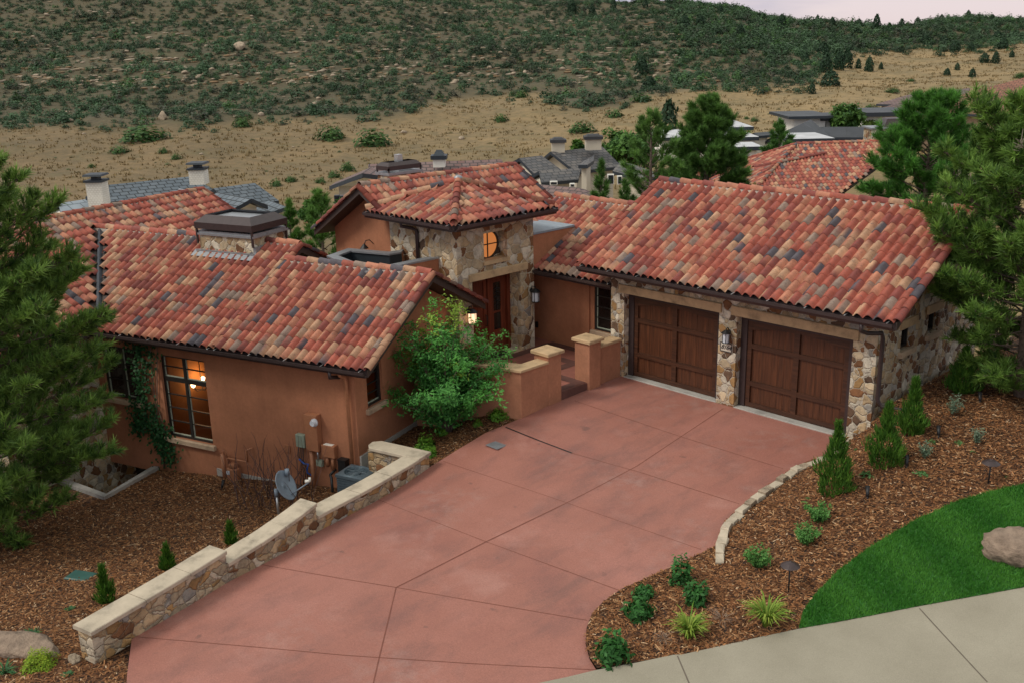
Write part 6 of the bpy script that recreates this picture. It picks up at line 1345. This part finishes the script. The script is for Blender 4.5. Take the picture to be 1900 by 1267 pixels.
fb(h, 1474, 1532, 221, 262, 92, 6, 'white', 'darkflat', .7, .25); fb(h, 1533, 1563, 224, 262, 92.5, 6, 'white', 'darkflat', .7, .25); gb(h, 'white', 'darkflat', (1490, 229, 87), (1505, 222), (1397, 250, 87.6), (1440, 238)); gb(h, 'brownwall', 'darkflat', (1500, 236, 91), (1619, 236), (1466, 255, 84), (1612, 256)); gb(h, 'white', 'darkflat', (1400, 247, 86), (1440, 244), (1398, 252, 83), (1440, 252)); fb(h, 1472, 1540, 265, 300, 80, 5, 'white', 'whiteflat', .3)
h = empty('house', tuple(at(1650, 290, 97)), 'flat roofed grey and white house at the far right with blue glass', 'house')
fb(h, 1611, 1690, 217, 270, 95, 6, 'white', 'darkflat', .6, .4); fwin(h, 1613, 1619, 229, 240, 94.9, 'trim'); fwin(h, 1622, 1637, 229, 232, 94.9, 'trim')
h = empty('house', tuple(at(1850, 300, 85)), 'tan house with wide brown red hip roof at the upper right', 'house')
gb(h, 'tanwall', 'browntile', (1940, 134, 94), (2160, 134), (1664, 207, 82), (2260, 226), ov=.7)
gb(h, 'tanwall', 'purple', (1683, 177, 112), (1800, 164), (1672, 190, 106), (1800, 186)); gb(h, 'tanwall', 'purple', (1655, 195, 104), (1690, 190), (1648, 206, 100), (1700, 204))
# nearer neighbour with real barrel tiles
h = empty('house', tuple(at(1540, 430, 52)), 'neighbouring house with red mixed barrel tile hip roof right behind the garage ridge', 'house')
A = at(1478, 270, 58); B = onz(1690, 263, A[2]); hz_ = unit((B - A) * [1, 1, 0]); C = slopehit(A, hz_, 1385, 372, .45); D = slopehit(A, hz_, 1560, 385, .45); pr_ = np.array([-hz_[1], hz_[0], 0]); w_ = (C - A) @ pr_; print('NB', A, B, C, D, w_)
D = A + hz_ * ((D - A) @ hz_) + pr_ * w_ + [0, 0, C[2] - A[2]]; m_ = lambda P: P - pr_ * 2 * w_; C2, D2 = m_(C), m_(D)
mb = MB(); dn = np.array([0, 0, .03])
for P in ([C - dn, D - dn, B - dn, A - dn], [A - dn, B - dn, D2 - dn, C2 - dn], [C2 - dn, C - dn, A - dn], [D - dn, D2 - dn, B - dn]): slabpoly(mb, P, .2)
ro = mb.build('roof', [M['fascia'], M['fascia']], h)
sA = unit((A - C) - hz_ * ((A - C) @ hz_)); Ls = np.linalg.norm((A - C) - hz_ * ((A - C) @ hz_)); cut0 = onpl(1548, 372, C, np.cross(hz_, sA)); cut1 = onpl(1640, 336, C, np.cross(hz_, sA)); ca = ((cut0 - C) @ hz_, (cut0 - C) @ sA); cb_ = ((cut1 - C) @ hz_, (cut1 - C) @ sA)
offA = (A - C) @ hz_
tb = MB(); tiles(tb, C, hz_, sA, max((D - C) @ hz_, (B - C) @ hz_), Ls - .05, lambda a, s: a > offA * s / Ls - .1 and a < (D - C) @ hz_ + ((B - D) @ hz_) * s / Ls + .1, k=4, expo=.335); tb.build('tile_field', M['tile'], ro, smooth=True)
e3 = unit(C - C2); s3 = unit((A - C2) - e3 * ((A - C2) @ e3)); L3 = np.linalg.norm(C - C2); h3 = np.linalg.norm((A - C2) - e3 * ((A - C2) @ e3)); t3 = (A - C2) @ e3
tb = MB(); tiles(tb, C2, e3, s3, L3, h3, lambda a, s: a > t3 * s / h3 and a < L3 - (L3 - t3) * s / h3, k=4, expo=.335); tb.build('tile_field', M['tile'], ro, smooth=True)
cbm = MB(); caps(cbm, A + [0, 0, .09], B + [0, 0, .09]); cbm.build('ridge_cap', M['tile'], ro, smooth=True)
for P in (C, C2): cbm = MB(); caps(cbm, P + [0, 0, .1], A + [0, 0, .09]); cbm.build('hip_cap', M['tile'], ro, smooth=True)
wb = MB(); iw = pr_ * .6 * np.sign(w_); wb.prism([tuple(p[:2]) for p in (C + hz_ * .6 - iw, D - hz_ * .6 - iw, D2 - hz_ * .6 + iw, C2 + hz_ * .6 + iw)], -6.5, C[2] - .25); wb.build('wall', plain('red_brown_stucco', (.22, .07, .04), .9), h)
# a nearer lower hip of the same house
A = at(1530, 284, 54); Bq = at(1392, 312, 49)
cbm = MB(); caps(cbm, onpl(1398, 311, C + [0, 0, .12], np.cross(hz_, sA)), onpl(1532, 284, C + [0, 0, .12], np.cross(hz_, sA))); cbm.build('hip_cap', M['tile'], ro, smooth=True)
o, _ = boxat('chimney', h, 1620, 1690, 241, 275, 60, 1.6, 'stone_tower'); boxat('chimney_ledge', o, 1617, 1693, 238, 241, 59.9, 1.8, 'flash')
for (a_, b_, c_, d_) in ((1640, 1683, 221, 237),):
    P0, P1 = at(a_, d_, 60.2), at(b_, d_, 60.2); P1[2] = P0[2]; e_3 = unit(P1 - P0); f_3 = np.array([-e_3[1], e_3[0], 0]); f_3 = f_3 if f_3 @ FH > 0 else -f_3; zt = at(a_, c_, 60.2)[2]; w_3 = np.linalg.norm(P1 - P0)
    mb = MB(); mb.add([P0, P1, P1 + f_3 * 1.2, P0 + f_3 * 1.2] + [np.array([*(P0 + e_3 * .25 + f_3 * .2)[:2], zt]), np.array([*(P1 - e_3 * .05 + f_3 * .2)[:2], zt]), np.array([*(P1 - e_3 * .05 + f_3)[:2], zt]), np.array([*(P0 + e_3 * .25 + f_3)[:2], zt])], [(0, 1, 5, 4), (1, 2, 6, 5), (2, 3, 7, 6), (3, 0, 4, 7), (4, 5, 6, 7)], None, 0, raw=True); mb.build('chimney_hood', M['bronze'], o)
# ================================================================== FITTINGS AND GARDEN THINGS
FLW = lambda a, d, z: LW(a, .35 - d, z)
def thing1(name, mb, mats, origin, label, cat, group=None, smooth=False, bevel=0): return mb.build(name, mats, None, smooth, origin, bevel, label, cat, group)
mb = MB(FLW); mb.box(-2.03, -1.66, .003, .2, -.72, .22); o = thing1('electric_meter', mb, M['stuccobox'], LW(-1.85, .25, -.72), 'tall terracotta painted meter cabinet with a round glass dial on the stucco wing', 'meter', None, False, .012)
c_ = onpl(584, 783, LW(0, .15, 0), LV); mb = MB(); mb.tube([c_, c_ - LV * .04], .1, 18, raw=True); mb.tube([c_ - LV * .04, c_ - LV * .11], [.085, .07], 18, raw=True); mb.build('meter_dial', M['frost'], o)
mb = MB(FLW); mb.tube([(-1.96, .1, -.73), (-1.96, .1, -1.95)], .05, 10); mb.tube([(-1.78, .08, -.73), (-1.78, .08, -1.0)], .025, 8, 1); mb.build('conduit', [M['pipe'], M['silver']], o, smooth=True)
mb = MB(FLW); mb.box(-1.84, -1.66, .02, .1, -1.14, -.98); mb.build('junction_box', M['greybox'], o)
mb = MB(FLW); mb.box(-2.4, -2.12, .003, .13, -.72, -.38); o = thing1('utility_box', mb, M['greybox'], LW(-2.26, .28, -.72), 'grey green plastic cable box left of the tall meter cabinet', 'utility box', None, False, .02)
mb = MB(FLW)
for k in range(4): mb.tube([(-2.36 + .05 * k, .06, -.72), (-2.4 + .05 * k, .08, -.98 - .03 * k), (-2.3 + .04 * k, .1, -1.15), (-2.42 + .1 * k, .07, -1.9)], .01, 5)
mb.build('cable', M['cable'], o, smooth=True)
mb = MB(FLW); mb.tube([(-2.36, .1, -1.05), (-2.2, .12, -1.14), (-2.05, .14, -1.12), (-2.1, .14, -1.24), (-2.12, .13, -1.36), (-2.0, .12, -1.42)], .022, 6); o2 = mb.build('cable', M['bluecable'], o, smooth=True)
mb = MB(FLW); mb.box(-1.6, -1.22, .003, .16, -.83, -.52); o = thing1('utility_box', mb, M['stuccobox'], LW(-1.4, .25, -.83), 'squat terracotta painted box with a white label on top right of the meter cabinet', 'utility box', None, False, .01)
mb = MB(FLW); mb.box(-1.55, -1.3, .02, .14, -.519, -.513); mb.build('label', M['white'], o)
mb = MB(FLW); mb.tube([(-1.5, .08, -.83), (-1.5, .08, -1.1)], .045, 8); mb.build('conduit', M['pipe'], o, smooth=True)
mb = MB(FLW); mb.tube([(-1.34, .08, -.83), (-1.34, .08, -1.16)], .045, 8); mb.build('conduit', M['pipe'], o, smooth=True)
mb = MB(FLW); mb.box(-1.12, -.9, .02, .18, -1.3, -.84); mb.box(-1.13, -.89, .01, .19, -.84, -.81); o = thing1('utility_box', mb, M['black'], LW(-1.0, .3, -1.3), 'narrow black disconnect box beside the air conditioner', 'utility box')
mb = MB(FLW); mb.tube([(-1.3, .05, -1.15), (-1.42, .12, -1.3), (-1.25, .3, -1.28), (-1.2, .36, -1.5), (-1.18, .4, -2.0)], .035, 8); mb.build('hose', M['cable'], o, smooth=True)
mb = MB(FLW); mb.box(-2.87, -2.68, .003, .035, -.96, -.78); thing1('wall_plate', mb, M['stuccobox'], LW(-2.78, .33, -.96), 'small square terracotta plate on the stucco wall left of the cable box', 'plate')
mb = MB(FLW); mb.tube([(-4.86, .12, -2.15), (-4.86, .12, -1.34)], .055, 10); o = thing1('vent_pipe', mb, M['pipe'], LW(-4.86, .23, -2.15), 'short terracotta painted standpipe left of the gas meter', 'pipe', None, True)
mb = MB(FLW); mb.box(-4.62, -4.3, .1, .3, -1.95, -1.62); mb.box(-4.56, -4.36, .12, .28, -1.62, -1.5); o = thing1('gas_meter', mb, M['stuccobox'], LW(-4.45, .15, -2.0), 'terracotta painted gas meter with pipes at the foot of the stucco wing', 'meter', None, False, .03)
mb = MB(FLW); mb.tube([(-4.7, .12, -2.1), (-4.7, .12, -1.42), (-4.2, .12, -1.42), (-4.05, .1, -1.42), (-4.05, .1, -1.1), (-3.9, .03, -1.05)], .025, 8); mb.tube([(-4.7, .12, -1.42), (-4.72, .12, -1.25), (-4.82, .1, -1.22), (-4.84, .1, -1.34)], .022, 8); mb.build('gas_pipe', M['pipe'], o, smooth=True)
mb = MB(FLW); mb.box(-4.6, -4.5, .302, .32, -1.78, -1.68); mb.build('dial', M['frost'], o)
# air conditioner
ax0, ax1, ay0, ay1, az0, az1 = -.66, .10, -.56, .10, -1.8, -.82
mb = MB(LW)
for i in range(13): z = az0 + .06 + i * .065; mb.box(ax0 + .02, ax1 - .02, ay0 + .02, ay1 - .02, z, z + .045)
mb.box(ax0 + .035, ax1 - .035, ay0 + .035, ay1 - .035, az0, az1 - .06)
o = thing1('air_conditioner', mb, M['acblue'], LW((ax0 + ax1) / 2, (ay0 + ay1) / 2, az0), 'square blue grey air conditioner with a round fan grille behind the stone wall return', 'air conditioner')
mb = MB(LW); cx2, cy2 = (ax0 + ax1) / 2, (ay0 + ay1) / 2; k = 32; vs = []
for i in range(k):
    t = 2 * math.pi * i / k; c, s = math.cos(t), math.sin(t); m2 = max(abs(c), abs(s)); vs.append((cx2 + c / m2 * (ax1 - ax0) / 2, cy2 + s / m2 * (ay1 - ay0) / 2, az1 - .07))
for (rr_, zz_) in ((None, az1 - .0), (.29, az1 + .025), (.27, az1 - .02), (.25, az1 - .14)):
    for i in range(k):
        t = 2 * math.pi * i / k; c, s = math.cos(t), math.sin(t); m2 = max(abs(c), abs(s))
        vs.append((cx2 + c / m2 * (ax1 - ax0) / 2, cy2 + s / m2 * (ay1 - ay0) / 2, zz_) if rr_ is None else (cx2 + c * rr_, cy2 + s * rr_, zz_))
mb.add(vs, [(q * k + i, q * k + (i + 1) % k, (q + 1) * k + (i + 1) % k, (q + 1) * k + i) for q in range(4) for i in range(k)] + [tuple(range(4 * k, 5 * k))]); mb.build('top_cover', M['acblue'], o)
mb = MB(LW)
for rr_ in (.06, .12, .18, .24): mb.tube([(cx2 + rr_ * math.cos(2 * math.pi * i / 20), cy2 + rr_ * math.sin(2 * math.pi * i / 20), az1 + .012) for i in range(21)], .004, 4)
for i in range(8): t = math.pi * i / 4; mb.tube([(cx2 + .05 * math.cos(t), cy2 + .05 * math.sin(t), az1 + .012), (cx2 + .28 * math.cos(t), cy2 + .28 * math.sin(t), az1 + .012)], .004, 4)
mb.lathe([(.09, -.12), (.09, -.03), (.05, -.02)], (cx2, cy2, az1), 14); mb.build('fan_guard', M['acblue'], o)
mb = MB(LW)
for i in range(3):
    t = 2 * math.pi * i / 3 + .4; c, s = math.cos(t), math.sin(t); mb.add([(cx2 + c * .08 - s * .05, cy2 + s * .08 + c * .05, az1 - .1), (cx2 + c * .08 + s * .05, cy2 + s * .08 - c * .05, az1 - .07), (cx2 + c * .24 + s * .09, cy2 + s * .24 - c * .09, az1 - .06), (cx2 + c * .24 - s * .09, cy2 + s * .24 + c * .09, az1 - .11)], [(0, 1, 2, 3)])
mb.build('fan_blade', M['dish'], o)
# satellite dish behind the wall
db_ = hit(517, 955, hL); dc = at(529, 900, depth(db_) - .1); zt = dc[2] - .1
mb = MB(); mb.tube([db_ - [0, 0, .3], np.array([db_[0], db_[1], zt])], .03, 10, raw=True); o = thing1('satellite_dish', mb, M['silver'], db_, 'grey satellite dish on a short pole behind the stone retaining wall', 'satellite dish', None, True)
dn_ = unit(CM[0] * .86 + np.array([0, 0, .42]) - CM[2] * .28); X_, Y_ = basis(dn_[None]); X_, Y_ = X_[0], Y_[0]; vs = []; fs = []; k = 24
for j, r_ in enumerate((0, .12, .22, .30, .33)):
    for i in range(k): t = 2 * math.pi * i / k; vs.append(dc + X_ * r_ * math.cos(t) + Y_ * r_ * 1.1 * math.sin(t) + dn_ * (r_ * r_ * .75 - .05))
for j in range(4):
    for i in range(k): fs.append((j * k + i, j * k + (i + 1) % k, (j + 1) * k + (i + 1) % k, (j + 1) * k + i))
mb = MB(); mb.add(vs, fs, None, 0, raw=True); b2 = mb.build('reflector', M['dish'], o, smooth=True); sm = b2.modifiers.new('thick', 'SOLIDIFY'); sm.thickness = .012
mb = MB(); mb.tube([dc - dn_ * .05, np.array([db_[0], db_[1], zt - .05])], .035, 8, raw=True); mb.tube([np.array([db_[0], db_[1], zt]) - [0, 0, .12], np.array([db_[0], db_[1], zt]) + [0, 0, .06]], .05, 10, raw=True); mb.build('mount', M['dish'], o, smooth=True)
e1 = at(575, 893, depth(dc) - .05); lowp = dc + np.array([0, 0, -.30]); mb = MB(); mb.tube([lowp, e1], .016, 8, raw=True); ar = mb.build('feed_arm', M['dish'], o, smooth=True)
mb = MB(); mb.tube([e1 + [0, 0, .02], e1 - dn_ * .12 + [0, 0, .05]], [.03, .045], 10, raw=True); mb.tube([e1, e1 + [0, 0, .1]], .03, 8, raw=True); mb.build('receiver', M['white'], o, smooth=True)
mb = MB(); q = at(533, 880, depth(dc) + .15); mb.tube([q, q + [0, 0, .14]], [.07, .05], 10, raw=True); mb.build('cable_clamp', M['dish'], o, smooth=True)
# green irrigation lid, spotlights, path lights
q = hit(150, 1070, hL); mb = MB(); mb.slab(-.26, .26, -.17, .17, -.03, .05, .02); vsr = LA; o = npobj('irrigation_box', mb.build('tmp', plain('dark_green_lid', (.035, .10, .085), .5)).data, None, q, label='dark green irrigation box lid lying in the left mulch', cat='irrigation box'); o.rotation_euler[2] = .5
bpy.data.objects.remove(bpy.data.objects['tmp'])
for (u, v, h_, lb) in ((1741, 812, hR, 'black garden spotlight between the sage clumps and far arborvitae'), (1682, 868, hR, 'black garden spotlight beside the narrow waisted arborvitae'), (1609, 926, hR, 'black garden spotlight right of the tall arborvitae'), (412, 908, hL, 'black garden spotlight in the mulch below the lit window'), (1818, 748, hR, 'black garden spotlight under the right pine')):
    q = hit(u, v, h_); mb = MB(); d_ = unit(np.array([-.3, .5, .75])); mb.tube([q - [0, 0, .05], q + [0, 0, .06]], .014, 6, raw=True); mb.tube([q + [0, 0, .06], q + [0, 0, .06] + d_ * .08, q + [0, 0, .06] + d_ * .2], [.03, .035, .045], 12, raw=True); thing1('spotlight', mb, M['black'], q, lb, 'spotlight', 'garden spotlights', True)
for (u, v, vt, lb) in ((1463, 1096, 1041, 'mushroom path light beside the near daylily and the lawn'), (1834, 895, 851, 'mushroom path light at the far edge of the lawn')):
    q = hit(u, v, hR); hh = topat(u, vt, q) - q[2]; mb = MB(); mb.tube([q - [0, 0, .1], q + [0, 0, hh - .06]], .014, 8, raw=True); o = thing1('path_light', mb, M['black'], q, lb, 'path light', 'mushroom path lights', True)
    mb = MB(); mb.lathe([(.16, -.075), (.155, -.07), (.08, -.02), (.02, .0), (.012, .012)], tuple(q + [0, 0, hh]), 20); mb.build('lamp_shade', M['bronze'], o, smooth=False)
# wall lanterns
def lantern(pos, out, label, sc=1.0, lit=False, arm=.1):
    out = np.array(out, float); c = np.array(pos) + out * (arm + .07) * 1.0; mb = MB()
    mb.tube([np.array(pos) + [0, 0, .12 * sc], np.array(pos) + out * .03 + [0, 0, .12 * sc]], .05 * sc, 10, raw=True)
    mb.tube([np.array(pos) + out * .02 + [0, 0, .14 * sc], np.array(pos) + out * .06 + [0, 0, .24 * sc], c + [0, 0, .24 * sc], c + [0, 0, .18 * sc]], .012, 6, raw=True)
    o = thing1('wall_lantern', mb, M['black'], pos, label, 'lantern', None, True)
    mb = MB(); mb.lathe([(.145 * sc, .10 * sc), (.14 * sc, .115 * sc), (.05 * sc, .185 * sc), (.02 * sc, .2 * sc)], tuple(c), 12); mb.build('lantern_roof', M['black'], o)
    mb = MB(); mb.lathe([(.1 * sc, -.16 * sc), (.1 * sc, .1 * sc)], tuple(c), 12); mb.build('lantern_glass', M['litlantern'] if lit else M['frost'], o)
    mb = MB(); mb.lathe([(.112 * sc, -.185 * sc), (.112 * sc, -.162 * sc)], tuple(c), 12)
    for i in range(6): t = math.pi / 3 * i; p = c + np.array([math.cos(t), math.sin(t), 0]) * .104 * sc; mb.tube([p - [0, 0, .17 * sc], p + [0, 0, .1 * sc]], .009 * sc, 5, raw=True)
    mb.build('lantern_cage', M['black'], o); return c
lq = onpl(1347, 626, (0, -.14, 0), (0, 1, 0)); lantern((lq[0], -.002, lq[2] + .02), (0, -1, 0), 'silver grey barrel lantern on the stone pier between the garage doors', .85, False, .07)
lantern((-3.278, -.08, 1.75), (1, 0, 0), 'unlit glass lantern with dark cap at the corner of the stone tower', 1.05, False, .12)
cl_ = lantern((-3.278, -2.52, 1.62), (1, 0, 0), 'glowing lantern left of the front door under the roof edge', 1.1, True)
pl2 = bpy.data.lights.new('lantern_light', 'POINT'); pl2.energy = 5; pl2.color = (1, .6, .3); pl2.shadow_soft_size = .12; lo2 = bpy.data.objects.new('lantern_light', pl2); COL.objects.link(lo2); lo2.location = tuple(cl_ + [.16, 0, -.05])
# house number
mb = MB(); mb.box(3.17, 3.52, -.022, -.003, 1.375, 1.615); pq = thing1('house_number_plaque', mb, M['plaque'], (3.345, -.02, 1.375), 'stone plaque with the black number 8164 below the garage lantern', 'house number')
mb = MB()
for (a_, b_, c_, d_) in ((3.175, 3.515, 1.38, 1.40), (3.175, 3.515, 1.59, 1.61), (3.175, 3.195, 1.40, 1.59), (3.495, 3.515, 1.40, 1.59)): mb.box(a_, b_, -.026, -.0225, c_, d_)
mb.build('border', M['lettering'], pq)
fc = bpy.data.curves.new('numerals', 'FONT'); fc.body = '8164'; fc.size = .155; fc.shear = .35; fc.align_x = 'CENTER'; fc.align_y = 'CENTER'; fc.extrude = .004; fc.space_character = .92
fo = bpy.data.objects.new('numerals_src', fc); COL.objects.link(fo); bpy.context.view_layer.update(); me = bpy.data.meshes.new_from_object(fo.evaluated_get(bpy.context.evaluated_depsgraph_get())); bpy.data.objects.remove(fo)
me.materials.clear(); me.materials.append(M['lettering']); me.name = 'numerals'; no = bpy.data.objects.new('numerals', me); COL.objects.link(no); no.parent = pq; no.matrix_parent_inverse = Matrix.Identity(4); no.location = (0.0, -.008, .12); no.rotation_euler = (R(90), 0, 0)
mb = MB(); q = onpl(997, 602, (0, .75, 0), (0, 1, 0)); mb.box(q[0] - .05, q[0] + .05, .70, .748, q[2] - .09, q[2] + .09); thing1('outlet_cover', mb, M['black'], q, 'small black outlet cover on the stucco wall right of the tower', 'outlet', None, False, .01)
